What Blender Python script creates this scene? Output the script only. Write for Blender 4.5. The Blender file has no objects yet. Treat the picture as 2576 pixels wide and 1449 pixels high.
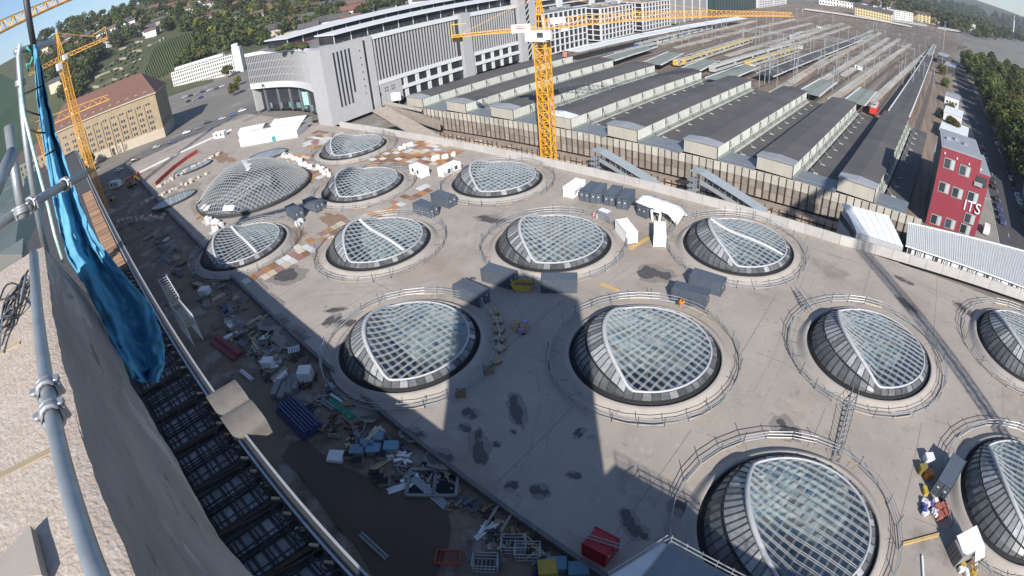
import bpy, bmesh, math, random
from mathutils import Vector, Matrix, Quaternion, noise
random.seed(7)
R = math.radians
scene = bpy.context.scene
COL = scene.collection

# ---------------------------------------------------------------- camera (wide equisolid lens on the tower's parapet)
HC = 53.1                       # camera height over the deck, metres; world X runs along the new hall, Y across it
FPX, IW, IH = 1433.0, 2576.0, 1449.0
PITCH, ROLL, PSI = R(33.3), R(-5.4), R(-42.3)

def cam2world(d):
    """direction in lens frame (x right, y up, z forward) -> world"""
    c, s = math.cos(ROLL), math.sin(ROLL)
    X = d[0]*c - d[1]*s; Y = d[0]*s + d[1]*c; Z = d[2]
    c, s = math.cos(PITCH), math.sin(PITCH)
    up = Y*c - Z*s; fw = Y*s + Z*c
    c, s = math.cos(PSI), math.sin(PSI)
    return Vector((X*c + fw*s, -X*s + fw*c, up))

cd = bpy.data.cameras.new('camera'); cam = bpy.data.objects.new('camera', cd); COL.objects.link(cam)
cd.type = 'PANO'
cd.panorama_type = 'FISHEYE_EQUISOLID'
cd.sensor_width = 36.0; cd.sensor_height = 36.0*9/16; cd.sensor_fit = 'HORIZONTAL'
cd.fisheye_lens = 36.0*FPX/IW; cd.fisheye_fov = R(175)
cd.clip_start = 0.02; cd.clip_end = 30000
rx, uy, fz = cam2world((1, 0, 0)), cam2world((0, 1, 0)), cam2world((0, 0, 1))
m = Matrix.Identity(4)
for i in range(3):
    m[i][0] = rx[i]; m[i][1] = uy[i]; m[i][2] = -fz[i]
m[2][3] = HC
cam.matrix_world = m
scene.camera = cam

# ---------------------------------------------------------------- sky, sun, exposure
SUN_EL = R(32.1); SUN_DIR = Vector((0.63, -0.777, 0)).normalized()      # horizontal direction towards the sun
w = bpy.data.worlds.new('World'); scene.world = w; w.use_nodes = True
nt = w.node_tree; bg = nt.nodes['Background']
sky = nt.nodes.new('ShaderNodeTexSky'); sky.sky_type = 'NISHITA'; sky.sun_disc = False
sky.sun_elevation = SUN_EL; sky.sun_rotation = math.atan2(SUN_DIR.x, SUN_DIR.y)
sky.altitude = 300; sky.air_density = 1.0; sky.dust_density = 0.4; sky.ozone_density = 4.0
nt.links.new(sky.outputs[0], bg.inputs[0]); bg.inputs[1].default_value = 0.09
sl = bpy.data.lights.new('sun', 'SUN'); so = bpy.data.objects.new('sun', sl); COL.objects.link(so)
sl.energy = 4.6; sl.angle = R(0.53); sl.color = (1.0, 0.94, 0.86)
sd = Vector((SUN_DIR.x*math.cos(SUN_EL), SUN_DIR.y*math.cos(SUN_EL), math.sin(SUN_EL)))
so.rotation_euler = sd.to_track_quat('Z', 'Y').to_euler(); so.location = (0, 0, 120)
vs = scene.view_settings
scene.display_settings.display_device = 'sRGB'
vs.view_transform = 'Standard'; vs.look = 'None'; vs.gamma = 1; vs.exposure = 0.72
scene.cycles.max_bounces = 8; scene.cycles.transparent_max_bounces = 16
scene.cycles.caustics_reflective = False; scene.cycles.caustics_refractive = False
scene.cycles.use_denoising = True
scene.cycles.sample_clamp_indirect = 6

# ---------------------------------------------------------------- survey helpers: photo point (2576 wide) -> place in the world
def ray(px, py):
    x = px - IW/2; y = -(py - IH/2); r = math.hypot(x, y)/FPX
    th = 2*math.asin(r/2); ph = math.atan2(y, x)
    return cam2world((math.sin(th)*math.cos(ph), math.sin(th)*math.sin(ph), math.cos(th)))
def gp(px, py, z=0.0):
    d = ray(px, py); t = (z - HC)/d.z
    return Vector((d.x*t, d.y*t, z))
def at(px, py, dist):
    return Vector((0, 0, HC)) + ray(px, py)*dist
def ztop(px, py, p):
    d = ray(px, py); t = math.hypot(p[0], p[1])/math.hypot(d.x, d.y)
    return HC + d.z*t

# ---------------------------------------------------------------- materials
MATS = {}
def mat(name, col, rough=0.7, col2=None, scale=1.0, amt=0.5, bump=0.0, bscale=None, metal=0.0, rnd=0.0, spec=0.4,
        stains=None, detail=6, stretch=None):
    if name in MATS: return MATS[name]
    M = bpy.data.materials.new(name); M.use_nodes = True; n = M.node_tree; N = n.nodes; L = n.links
    b = N['Principled BSDF']
    b.inputs['Roughness'].default_value = rough; b.inputs['Metallic'].default_value = metal
    b.inputs['Specular IOR Level'].default_value = spec
    geo = N.new('ShaderNodeNewGeometry'); pos = geo.outputs['Position']
    if stretch:
        mp = N.new('ShaderNodeMapping'); mp.inputs['Scale'].default_value = stretch
        mp.inputs['Rotation'].default_value = (0, 0, 0)
        L.new(pos, mp.inputs['Vector']); pos = mp.outputs[0]
    c = None
    base = N.new('ShaderNodeRGB'); base.outputs[0].default_value = (*col, 1); c = base.outputs[0]
    def mix(a, bcol, fac, blend='MIX'):
        mx = N.new('ShaderNodeMix'); mx.data_type = 'RGBA'; mx.blend_type = blend
        if isinstance(fac, (int, float)): mx.inputs[0].default_value = fac
        else: L.new(fac, mx.inputs[0])
        L.new(a, mx.inputs[6])
        if isinstance(bcol, tuple): mx.inputs[7].default_value = (*bcol, 1)
        else: L.new(bcol, mx.inputs[7])
        return mx.outputs[2]
    if col2 is not None:
        nz = N.new('ShaderNodeTexNoise'); nz.inputs['Scale'].default_value = scale; nz.inputs['Detail'].default_value = detail
        nz.inputs['Roughness'].default_value = 0.62
        L.new(pos, nz.inputs['Vector'])
        rp = N.new('ShaderNodeMapRange'); rp.inputs[1].default_value = 0.5 - 0.28/max(amt, .05)*0.5; rp.inputs[2].default_value = 0.5 + 0.28/max(amt, .05)*0.5
        L.new(nz.outputs[0], rp.inputs[0])
        c = mix(c, col2, rp.outputs[0])
    if stains:
        for (scol, sscale, lo, hi) in stains:
            nz2 = N.new('ShaderNodeTexNoise'); nz2.inputs['Scale'].default_value = sscale; nz2.inputs['Detail'].default_value = 8
            nz2.inputs['Roughness'].default_value = 0.65; L.new(pos, nz2.inputs['Vector'])
            rp2 = N.new('ShaderNodeMapRange'); rp2.inputs[1].default_value = lo; rp2.inputs[2].default_value = hi
            L.new(nz2.outputs[0], rp2.inputs[0]); c = mix(c, scol, rp2.outputs[0])
    if rnd > 0:
        oi = N.new('ShaderNodeObjectInfo'); hs = N.new('ShaderNodeHueSaturation')
        mr = N.new('ShaderNodeMapRange'); mr.inputs[3].default_value = 1 - rnd; mr.inputs[4].default_value = 1 + rnd
        L.new(oi.outputs['Random'], mr.inputs[0]); L.new(mr.outputs[0], hs.inputs['Value']); L.new(c, hs.inputs['Color']); c = hs.outputs[0]
    L.new(c, b.inputs['Base Color'])
    if bump > 0:
        nb = N.new('ShaderNodeTexNoise'); nb.inputs['Scale'].default_value = bscale or scale*4; nb.inputs['Detail'].default_value = 6
        L.new(pos, nb.inputs['Vector'])
        bp = N.new('ShaderNodeBump'); bp.inputs['Strength'].default_value = 1.0; bp.inputs['Distance'].default_value = bump
        L.new(nb.outputs[0], bp.inputs['Height']); L.new(bp.outputs[0], b.inputs['Normal'])
    MATS[name] = M
    return M

def glass(name, tint, refl=0.06, rough=0.03, rcol=(1, 1, 1), rnd=0.0):
    if name in MATS: return MATS[name]
    M = bpy.data.materials.new(name); M.use_nodes = True; n = M.node_tree; N = n.nodes; L = n.links
    N.remove(N['Principled BSDF']); out = N['Material Output']
    tr = N.new('ShaderNodeBsdfTransparent'); tr.inputs[0].default_value = (*tint, 1)
    gl = N.new('ShaderNodeBsdfGlossy'); gl.inputs['Roughness'].default_value = rough; gl.inputs[0].default_value = (*rcol, 1)
    fr = N.new('ShaderNodeFresnel'); fr.inputs[0].default_value = 1.5
    ad = N.new('ShaderNodeMath'); ad.operation = 'ADD'; ad.inputs[1].default_value = refl; L.new(fr.outputs[0], ad.inputs[0])
    ge = N.new('ShaderNodeNewGeometry'); iv = N.new('ShaderNodeMath'); iv.operation = 'SUBTRACT'; iv.inputs[0].default_value = 1; L.new(ge.outputs['Backfacing'], iv.inputs[1])
    ml = N.new('ShaderNodeMath'); ml.operation = 'MULTIPLY'; L.new(ad.outputs[0], ml.inputs[0]); L.new(iv.outputs[0], ml.inputs[1])
    mx = N.new('ShaderNodeMixShader'); L.new(ml.outputs[0], mx.inputs[0]); L.new(tr.outputs[0], mx.inputs[1]); L.new(gl.outputs[0], mx.inputs[2])
    L.new(mx.outputs[0], out.inputs[0]); MATS[name] = M
    return M

M_DECK = mat('deck_concrete', (.375, .332, .29), .85, (.275, .242, .212), .10, .55, .01, 3.0,
             stains=[((.27, .215, .17), .03, .54, .66), ((.18, .158, .14), .07, .57, .70), ((.21, .185, .162), .5, .60, .72), ((.42, .39, .355), .012, .56, .70), ((.40, .37, .34), .35, .60, .75), ((.24, .215, .195), .9, .60, .70)])
M_COLLAR = mat('collar_concrete', (.37, .335, .30), .85, (.30, .275, .25), .35, .6, .01, 4, stains=[((.2, .18, .16), .5, .64, .74)])
M_WET = mat('wet_concrete', (.062, .056, .052), .45, (.10, .09, .082), .8, .6, spec=.4)
M_MUD = mat('mud', (.23, .17, .127), .8, (.145, .11, .085), .25, .7, .05, 1.5, stains=[((.27, .24, .21), .16, .54, .60), ((.085, .068, .056), .09, .58, .64)])
M_STEEL = mat('galvanised_steel', (.42, .44, .46), .45, (.32, .34, .36), 3, .5, metal=.35, rnd=.1)
M_DARKSTEEL = mat('dark_steel', (.035, .037, .042), .5, (.06, .06, .065), 2, .5)
M_BLACK = mat('black_rubber', (.012, .013, .015), .8)
M_LIP = mat('lip_coating', (.46, .47, .485), .45, (.36, .37, .39), 1.2, .5)
M_MULL = mat('mullion_coating', (.43, .45, .46), .5, (.33, .35, .365), .8, .5)
M_MULL2 = mat('thin_mullion', (.36, .385, .395), .5)
M_BOWL = mat('white_concrete_bowl', (.52, .51, .48), .8, (.34, .35, .35), .3, .6)
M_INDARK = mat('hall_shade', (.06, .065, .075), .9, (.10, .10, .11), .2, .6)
M_WHITE = mat('white_paint', (.72, .73, .74), .55, (.60, .61, .62), .8, .5, rnd=.04)
M_GLASS = glass('lens_glass', (.84, .90, .92), .09, .05, (.80, .90, 1.0))
M_GLASSV = [glass('lens_glass_grey', (.70, .76, .78), .13, .10, (.80, .88, .95)), glass('lens_glass_clear', (.92, .95, .95), .05, .02, (.8, .9, 1)), glass('lens_glass_dusty', (.66, .68, .66), .16, .35, (.85, .85, .82)), glass('lens_glass_blue', (.55, .66, .74), .12, .05, (.7, .85, 1))]
M_DAMP = mat('damp_concrete', (.20, .178, .16), .75, (.235, .21, .19), .8, .6)
M_GLASSD = glass('facade_glass', (.32, .35, .38), .03, .08, (.8, .88, 1))
M_FACADE = mat('facade_panel', (.075, .08, .085), .35, (.12, .125, .13), 1.0, .6, rnd=.4, spec=.6)
M_FACADE2 = mat('upper_facade_panel', (.30, .31, .32), .4, (.18, .185, .19), 1.6, .7, rnd=.5, spec=.6)

# ---------------------------------------------------------------- building blocks
def link(o, parent=None):
    COL.objects.link(o)
    if parent is not None: o.parent = parent
    return o
def tag(o, label=None, cat=None, group=None, kind=None):
    if label: o['label'] = label
    if cat: o['category'] = cat
    if group: o['group'] = group
    if kind: o['kind'] = kind
    return o
def thing(name, label, cat, loc=(0, 0, 0), rz=0.0, group=None):
    o = bpy.data.objects.new(name, None); o.empty_display_size = .2
    o.location = loc; o.rotation_euler = (0, 0, rz); link(o)
    return tag(o, label, cat, group)
CACHE = {}
def shared(kind, M):
    k = (kind, M.name)
    if k in CACHE: return CACHE[k]
    bm = bmesh.new()
    if kind == 'box': bmesh.ops.create_cube(bm, size=1)
    elif kind.startswith('cyl'):
        bmesh.ops.create_cone(bm, cap_ends=True, segments=int(kind[3:] or 8), radius1=1, radius2=1, depth=1)
        for f in bm.faces: f.smooth = len(f.verts) == 4
    elif kind == 'bevbox':
        bmesh.ops.create_cube(bm, size=1)
        bmesh.ops.bevel(bm, geom=bm.edges[:], offset=.08, segments=2, affect='EDGES')
    elif kind == 'ball':
        bmesh.ops.create_icosphere(bm, subdivisions=2, radius=1)
        for f in bm.faces: f.smooth = True
    me = bpy.data.meshes.new(kind); bm.to_mesh(me); bm.free(); me.materials.append(M); CACHE[k] = me
    return me
def piece(name, M, loc, size, parent=None, rot=(0, 0, 0), kind='box'):
    """a shared block: one object, mesh data shared by all blocks of this material"""
    o = bpy.data.objects.new(name, shared(kind, M)); o.location = loc; o.scale = size
    if isinstance(rot, Quaternion): o.rotation_mode = 'QUATERNION'; o.rotation_quaternion = rot
    elif isinstance(rot, (int, float)): o.rotation_euler = (0, 0, rot)
    else: o.rotation_euler = rot
    return link(o, parent)
def orient(d):
    d = d.normalized()
    x = Vector((0, 0, 1)).cross(d)
    if x.length < 1e-4: x = Vector((1, 0, 0))
    x.normalize(); y = d.cross(x)
    return Matrix((x, y, d)).transposed().to_quaternion()
def bar(name, M, p, q, w, h=None, parent=None):
    """square section block from p to q; w horizontal width, h the other"""
    p, q = Vector(p), Vector(q); d = q - p
    return piece(name, M, (p + q)/2, (w, h or w, d.length), parent, orient(d))
def rod(name, M, p, q, r, parent=None, seg=8):
    p, q = Vector(p), Vector(q); d = q - p
    return piece(name, M, (p + q)/2, (r, r, d.length), parent, orient(d), 'cyl%d' % seg)

class MB:
    def __init__(s): s.v = []; s.f = []; s.sm = []
    def add(s, vs, fs, smooth=False):
        b = len(s.v); s.v += [tuple(v) for v in vs]; s.f += [tuple(b + i for i in f) for f in fs]; s.sm += [smooth]*len(fs); return s
    def box(s, c, size, rz=0.0):
        hx, hy, hz = size[0]/2, size[1]/2, size[2]/2; ca, sa = math.cos(rz), math.sin(rz); vs = []
        for z in (-hz, hz):
            for x, y in ((-hx, -hy), (hx, -hy), (hx, hy), (-hx, hy)):
                vs.append((c[0] + x*ca - y*sa, c[1] + x*sa + y*ca, c[2] + z))
        return s.add(vs, [(3, 2, 1, 0), (4, 5, 6, 7), (0, 1, 5, 4), (1, 2, 6, 5), (2, 3, 7, 6), (3, 0, 4, 7)])
    def bar(s, p, q, w, h=None):
        p, q = Vector(p), Vector(q); h = h or w; m_ = orient(q - p).to_matrix(); L_ = (q - p).length; vs = []
        for z in (0, L_):
            for x, y in ((-w/2, -h/2), (w/2, -h/2), (w/2, h/2), (-w/2, h/2)): vs.append(p + m_ @ Vector((x, y, z)))
        return s.add(vs, [(3, 2, 1, 0), (4, 5, 6, 7), (0, 1, 5, 4), (1, 2, 6, 5), (2, 3, 7, 6), (3, 0, 4, 7)])
    def tube(s, pts, r, n=8, closed=False, smooth=True):
        pts = [Vector(p) for p in pts]; k = len(pts); vs = []; fs = []
        rr = r if isinstance(r, (list, tuple)) else [r]*k
        for i, p in enumerate(pts):
            a = pts[(i - 1) % k] if (closed or i > 0) else p
            b = pts[(i + 1) % k] if (closed or i < k - 1) else p
            m_ = orient(b - a).to_matrix()
            for j in range(n):
                t = 2*math.pi*j/n; vs.append(p + m_ @ Vector((rr[i]*math.cos(t), rr[i]*math.sin(t), 0)))
        for i in range(k if closed else k - 1):
            i2 = (i + 1) % k
            for j in range(n):
                j2 = (j + 1) % n; fs.append((i*n + j, i*n + j2, i2*n + j2, i2*n + j))
        if not closed: fs += [tuple(range(n))[::-1], tuple((k - 1)*n + j for j in range(n))]
        return s.add(vs, fs, smooth)
    def prism(s, poly, z0, z1):
        n = len(poly); vs = [(p[0], p[1], z0) for p in poly] + [(p[0], p[1], z1) for p in poly]
        return s.add(vs, [tuple(range(n))[::-1], tuple(range(n, 2*n))] + [(i, (i + 1) % n, n + (i + 1) % n, n + i) for i in range(n)])
    def sheet(s, poly, z): return s.add([(p[0], p[1], z) for p in poly], [tuple(range(len(poly)))])
    def mesh(s, name, M):
        me = bpy.data.meshes.new(name); me.from_pydata(s.v, [], s.f); me.materials.append(M)
        me.polygons.foreach_set('use_smooth', s.sm); me.update(); return me
    def build(s, name, M, parent=None, loc=None):
        o = bpy.data.objects.new(name, s.mesh(name, M))
        if loc is not None: o.location = loc
        return link(o, parent)
def ringpts(r, z, n, a0=0.0, c=(0, 0)): return [(c[0] + r*math.cos(a0 + 2*math.pi*i/n), c[1] + r*math.sin(a0 + 2*math.pi*i/n), z) for i in range(n)]
def lathe(prof, n=64):
    mb = MB(); vs = []; fs = []
    for r, z in prof: vs += ringpts(r, z, n)
    for i in range(len(prof) - 1):
        for j in range(n): fs.append((i*n + j, i*n + (j + 1) % n, (i + 1)*n + (j + 1) % n, (i + 1)*n + j))
    return mb.add(vs, fs, True)
def blob(c, rx_, ry_, n=22, seed=0, rough=.45, rz=0.0):
    out = []; ca, sa = math.cos(rz), math.sin(rz)
    for i in range(n):
        t = 2*math.pi*i/n
        k = 1 + rough*noise.noise(Vector((math.cos(t)*1.7 + seed*3.1, math.sin(t)*1.7, seed))) + rough*.6*noise.noise(Vector((math.cos(t)*5 + seed, math.sin(t)*5, seed*2)))
        x, y = rx_*k*math.cos(t), ry_*k*math.sin(t); out.append((c[0] + x*ca - y*sa, c[1] + x*sa + y*ca))
    return out
ORD = 'first second third fourth fifth sixth seventh eighth ninth tenth eleventh twelfth thirteenth fourteenth fifteenth sixteenth seventeenth eighteenth nineteenth twentieth'.split()
def ordn(i):
    if i < 20: return ORD[i]
    t = 'twenty thirty forty fifty sixty seventy eighty ninety'.split(); a, b = divmod(i + 1, 10)
    return ({2: 'twentieth', 3: 'thirtieth', 4: 'fortieth', 5: 'fiftieth', 6: 'sixtieth', 7: 'seventieth', 8: 'eightieth', 9: 'ninetieth'}[a] if b == 0 else t[a - 2] + '-' + ORD[b - 1])

M_WOODPALE = mat('pale_wood', (.50, .41, .28), .8, (.36, .28, .18), 3, .6, rnd=.2)
M_WOOD = mat('weathered_wood', (.27, .20, .13), .85, (.17, .125, .085), 3, .6, rnd=.25)
# ================================================================ the deck over the new hall, with its glazed light eyes
DY = lambda x: 23.0 - .075*x            # edge of the deck towards the yard
EYES = [  # x, y, facade direction (deg), white beam, label
    (-146.8, 93.7, 213, 0, 'small far light eye nearest the big bank building, timber sheets behind it'),
    (-86.8, 93.7, 213, 0, 'light eye between the two white cabins and the white site container'),
    (-26.2, 93.6, 213, 1, 'light eye with brick-like panes and white beam beside the pale boundary wall'),
    (35.0, 93.5, 213, 0, 'light eye cut by the right picture edge next to the white market-like cabins'),
    (-117.0, 75.3, 213, 0, 'light eye beside the steel grid dome with orange lamp on its rail'),
    (-57.0, 75.4, 213, 0, 'light eye directly behind the lone front-facing grey container, open mesh lattice'),
    (4.0, 75.2, 213, 0, 'light eye on the sunny right deck crossed by a dark crane shadow'),
    (-87.4, 57.0, 213, 1, 'light eye with one white beam across, beside the brown timber strip'),
    (-27.0, 56.6, 213, 0, 'large light eye half in tower shadow in the middle of the deck'),
    (33.5, 56.6, 213, 0, 'light eye in the lower right corner behind the white tilted shed roof'),
    (-117.0, 39.0, 226, 1, 'light eye with white beam next to the yard, in front of grid dome'),
    (-57.4, 38.7, 228, 0, 'large light eye at the deck edge above the shaded yard, full lattice'),
    (2.2, 38.9, 216, 0, 'largest nearest light eye at the bottom of the picture'),
]
# deck sheet: cells dropped under every eye, the collars close the gap
def deck_mesh():
    mb = MB(); st = 1.0; X0, X1, Y1 = -262.5, 75.0, 108.8
    nx = int((X1 - X0)/st); idx = {}; vs = []; fs = []
    rows = 92
    def V(i, j):
        k = (i, j)
        if k not in idx:
            x = X0 + i*st; y0 = DY(x); y = y0 + (Y1 - y0)*j/rows
            idx[k] = len(vs); vs.append((x, y, 0.0))
        return idx[k]
    for i in range(nx):
        for j in range(rows):
            x = X0 + (i + .5)*st; y0 = DY(x); y = y0 + (Y1 - y0)*(j + .5)/rows
            if any((x - e[0])**2 + (y - e[1])**2 < 11.75**2 for e in EYES): continue
            fs.append((V(i, j), V(i + 1, j), V(i + 1, j + 1), V(i, j + 1)))
    return mb.add(vs, fs)
deck = tag(deck_mesh().build('deck', M_DECK), kind='structure')

# one light eye: all meshes are shared between the eyes
RIM = 10.3
def edgeR(t):
    t = (t + math.pi) % (2*math.pi) - math.pi
    rb = 9.4
    if abs(t) < R(80):
        k_, cs, sn = .040, math.cos(t), math.sin(t)
        a_ = k_*sn*sn
        rf = 6.1/cs if a_ < 1e-6 else (-cs + math.sqrt(cs*cs + 4*a_*6.1))/(2*a_)
        h_ = max(0.0, min(1.0, .5 + .5*(rf - rb)/.9)); rb = rf + (rb - rf)*h_ - .9*h_*(1 - h_)*.5
    w_ = min(1.0, max(0.0, (9.4 - rb)/3.3))
    return rb, 1.75 + 2.9*w_**.8
def lensz(u, v):
    """height of the glass over local point (u towards the facade, v across)"""
    rr = math.hypot(u, v); t = math.atan2(v, u); re, ze = edgeR(t); s_ = min(rr/re, 1.02)
    zc = 2.7
    return zc + (ze - zc)*s_**2.1
def eye_meshes(phi_deg):
    phi = R(phi_deg); c, s = math.cos(phi), math.sin(phi)
    def L2W(u, v): return (u*c - v*s, u*s + v*c)
    def W2L(x, y): return (x*c + y*s, -x*s + y*c)
    def Zw(x, y): u, v = W2L(x, y); return lensz(u, v)
    N = 120
    outline = []; tt = [2*math.pi*i/N for i in range(N)]
    for t in tt:
        re, ze = edgeR(t); x, y = L2W(re*math.cos(t), re*math.sin(t)); outline.append((x, y, ze))
    D = {}
    # panes: cells of a 1.3 m lattice turned 8 degrees, clipped to the outline
    a = R(-8); ca, sa = math.cos(a), math.sin(a); P = 1.16
    poly = [(o[0], o[1]) for o in outline]
    def clip(cell):
        out = cell
        for i in range(N):
            ax, ay = poly[i]; bx, by = poly[(i + 1) % N]
            # keep left side
            new = []
            for k in range(len(out)):
                p, q = out[k], out[(k + 1) % len(out)]
                dp = (bx - ax)*(p[1] - ay) - (by - ay)*(p[0] - ax); dq = (bx - ax)*(q[1] - ay) - (by - ay)*(q[0] - ax)
                if dp >= 0: new.append(p)
                if (dp >= 0) != (dq >= 0):
                    f = dp/(dp - dq); new.append((p[0] + (q[0] - p[0])*f, p[1] + (q[1] - p[1])*f))
            out = new
            if len(out) < 3: return None
        cl = []
        for p in out:
            if not cl or math.hypot(p[0] - cl[-1][0], p[1] - cl[-1][1]) > .05: cl.append(p)
        return cl if len(cl) >= 3 else None
    panes = []; K = 9; g_ = .03
    for i in range(-K, K):
        for j in range(-K, K):
            cell = []
            for (x, y) in ((i*P + g_, j*P + g_), ((i + 1)*P - g_, j*P + g_), ((i + 1)*P - g_, (j + 1)*P - g_), (i*P + g_, (j + 1)*P - g_)):
                cell.append((x*ca - y*sa, x*sa + y*ca))
            if min(math.hypot(*q) for q in cell) > 10: continue
            cl = clip(cell)
            if not cl: continue
            ar = abs(sum(cl[k][0]*cl[(k + 1) % len(cl)][1] - cl[(k + 1) % len(cl)][0]*cl[k][1] for k in range(len(cl))))/2
            if ar < .12: continue
            n = len(cl); mb = MB()
            vs = [(p[0], p[1], Zw(*p)) for p in cl] + [(p[0], p[1], Zw(*p) - .03) for p in cl]
            mb.add(vs, [tuple(range(n)), tuple(range(n, 2*n))[::-1]] + [((k + 1) % n, k, n + k, n + (k + 1) % n) for k in range(n)])
            panes.append(mb.mesh('pane', M_GLASS))
    D['pane'] = panes
    # mullions: strong pairs one way, thin single bars the other
    def inside(x, y):
        u, v = W2L(x, y); return math.hypot(u, v) < edgeR(math.atan2(v, u))[0]
    mull, mull2 = [], []
    for fam in (0, 1):
        for k in range(-K, K + 1):
            mb = MB(); offs = (-.13, .13) if fam == 0 else (-.09, .09); any_ = False
            for of in offs:
                pts = []
                for q in range(-44, 45):
                    tq = q*.24
                    x, y = (tq, k*P + of) if fam == 0 else (k*P + of, tq)
                    x, y = x*ca - y*sa, x*sa + y*ca
                    if inside(x, y): pts.append((x, y, Zw(x, y) + (.07 if fam == 0 else .045)))
                if len(pts) > 3:
                    any_ = True; pts = pts[::3] + ([pts[-1]] if (len(pts) - 1) % 3 else [])
                    for p, q in zip(pts[:-1], pts[1:]): mb.bar(p, q, .042 if fam == 0 else .036, .08)
            if any_: (mull if fam == 0 else mull2).append(mb.mesh('mullion', M_MULL if fam == 0 else M_MULL2))
    D['mullion'] = mull; D['thin_mullion'] = mull2
    # lip tube along the raised edge, thinner behind
    rad = [.16 + .20*max(0, math.cos(t))**1.0 if math.cos(t) > 0 else .16 for t in tt]
    D['lip'] = MB().tube([(o[0], o[1], o[2] + .05) for o in outline], rad, 8, True).mesh('lip', M_LIP)
    # facade: two tiers of panels between the rim and the lip, each its own piece
    low, up, fins = [], [], []
    NP = 52
    def ptF(t, k):   # k 0 at the rim .. 1 at the lip
        re, ze = edgeR(t); rr = RIM + (re + .12 - RIM)*k; zz = 1.0 + (ze - .05 - 1.0)*k
        bul = math.sin(k*math.pi)*(.35 + .5*(ze - 1.75)/2.75)
        x, y = L2W((rr + bul)*math.cos(t), (rr + bul)*math.sin(t)); return (x, y, zz)
    for i in range(NP):
        t0, t1 = 2*math.pi*(i + .04)/NP, 2*math.pi*(i + .96)/NP
        ze = edgeR((t0 + t1)/2)[1]; tall = ze > 2.2
        for (k0, k1, dst, M) in (((0.0, .58, low, M_FACADE), (.64, .97, up, M_FACADE2)) if tall else ((0.02, .96, low, M_FACADE if i % 3 else M_FACADE2),)):
            mb = MB(); km = (k0 + k1)/2
            a0, a1, b0, b1, c0, c1 = ptF(t0, k0), ptF(t1, k0), ptF(t0, km), ptF(t1, km), ptF(t0, k1), ptF(t1, k1)
            mb.add([a0, a1, b0, b1, c0, c1], [(0, 1, 3, 2), (2, 3, 5, 4)])
            # thickness
            nrm = (Vector(a1) - Vector(a0)).cross(Vector(c0) - Vector(a0)).normalized()*.06
            mb.add([Vector(p) - nrm for p in (a0, a1, b0, b1, c0, c1)], [(2, 3, 1, 0), (4, 5, 3, 2)])
            dst.append(mb.mesh('facade_panel', M))
        if tall or i % 2 == 0:
            t = 2*math.pi*i/NP; mb = MB()
            ps = [ptF(t, k) for k in (0, .3, .6, .98)]
            for p, q in zip(ps[:-1], ps[1:]): mb.bar(p, q, .1, .22)
            fins.append(mb.mesh('facade_fin', M_DARKSTEEL))
    D['facade_panel'] = low; D['upper_panel'] = up; D['facade_fin'] = fins
    st = [ptF(2*math.pi*i/96, .61) for i in range(96) if edgeR(2*math.pi*i/96)[1] > 2.2 and i < 48]
    st = [ptF(2*math.pi*i/96, .61) for i in range(-17, 18)]
    D['facade_rail'] = MB().tube(st, .14, 6).mesh('facade_rail', M_BLACK)
    # collar mound, rim, bowl below
    D['collar'] = lathe([(11.05, .2), (11.05, .86), (11.2, .92), (11.6, .78), (12.0, .42), (12.35, .14), (12.6, .015), (12.8, -.03)], 72).mesh('collar', M_COLLAR)
    D['rim'] = lathe([(11.03, .15), (10.9, .35), (10.35, .4), (10.12, .98), (10.32, 1.06), (10.46, .62), (10.7, .5), (11.02, .52)], 72).mesh('rim', M_BLACK)
    prof = [(10.3, .85, 0), (9.5, -.5, .1), (8.2, -1.4, .35), (7.0, -2.0, 1.0), (6.0, -2.8, 1.9), (5.4, -4.4, 2.4), (5.0, -9.6, 2.6)]
    bw_ = lathe([(r_, z_) for r_, z_, o_ in prof][::-1], 48); bw_.v = [(v[0] + [p_[2] for p_ in prof][::-1][i//48]*c, v[1] + [p_[2] for p_ in prof][::-1][i//48]*s, v[2]) for i, v in enumerate(bw_.v)]
    D['bowl'] = bw_.mesh('bowl', M_BOWL)
    bx, by = [], []
    # white maintenance beam
    mb = MB(); pts = []
    for q in range(-40, 41):
        x, y = q*.24, .35 - .1*q*.24
        if inside(x*1.02, y*1.02): pts.append((x, y, Zw(x, y) + .22))
    pts = pts[::4] + [pts[-1]]
    for p, q in zip(pts[:-1], pts[1:]): mb.bar(p, q, .55, .16)
    D['beam'] = mb.mesh('maintenance_beam', M_WHITE)
    return D
DM = {}
def put(name, me, parent, loc=(0, 0, 0)):
    o = bpy.data.objects.new(name, me); o.location = loc; return link(o, parent)
for (x, y, phi, beam, lab) in EYES:
    if phi not in DM: DM[phi] = eye_meshes(phi)
    D = DM[phi]
    e = thing('light_eye', lab, 'skylight', (x, y, 0), 0, 'glazed light eyes on the hall deck')
    for nm in ('collar', 'rim', 'bowl', 'lip', 'facade_rail'): put(nm, D[nm], e)
    for nm in ('pane', 'mullion', 'facade_panel', 'facade_fin'):
        for me in D[nm]:
            o = put(nm, me, e)
            if nm == 'pane' and random.random() < .4: o.material_slots[0].link = 'OBJECT'; o.material_slots[0].material = random.choice(M_GLASSV)
    for me in D['thin_mullion']: put('cross_mullion', me, e)
    for me in D['upper_panel']: put('facade_panel', me, e)
    if beam: put('maintenance_beam', D['beam'], e)
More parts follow.
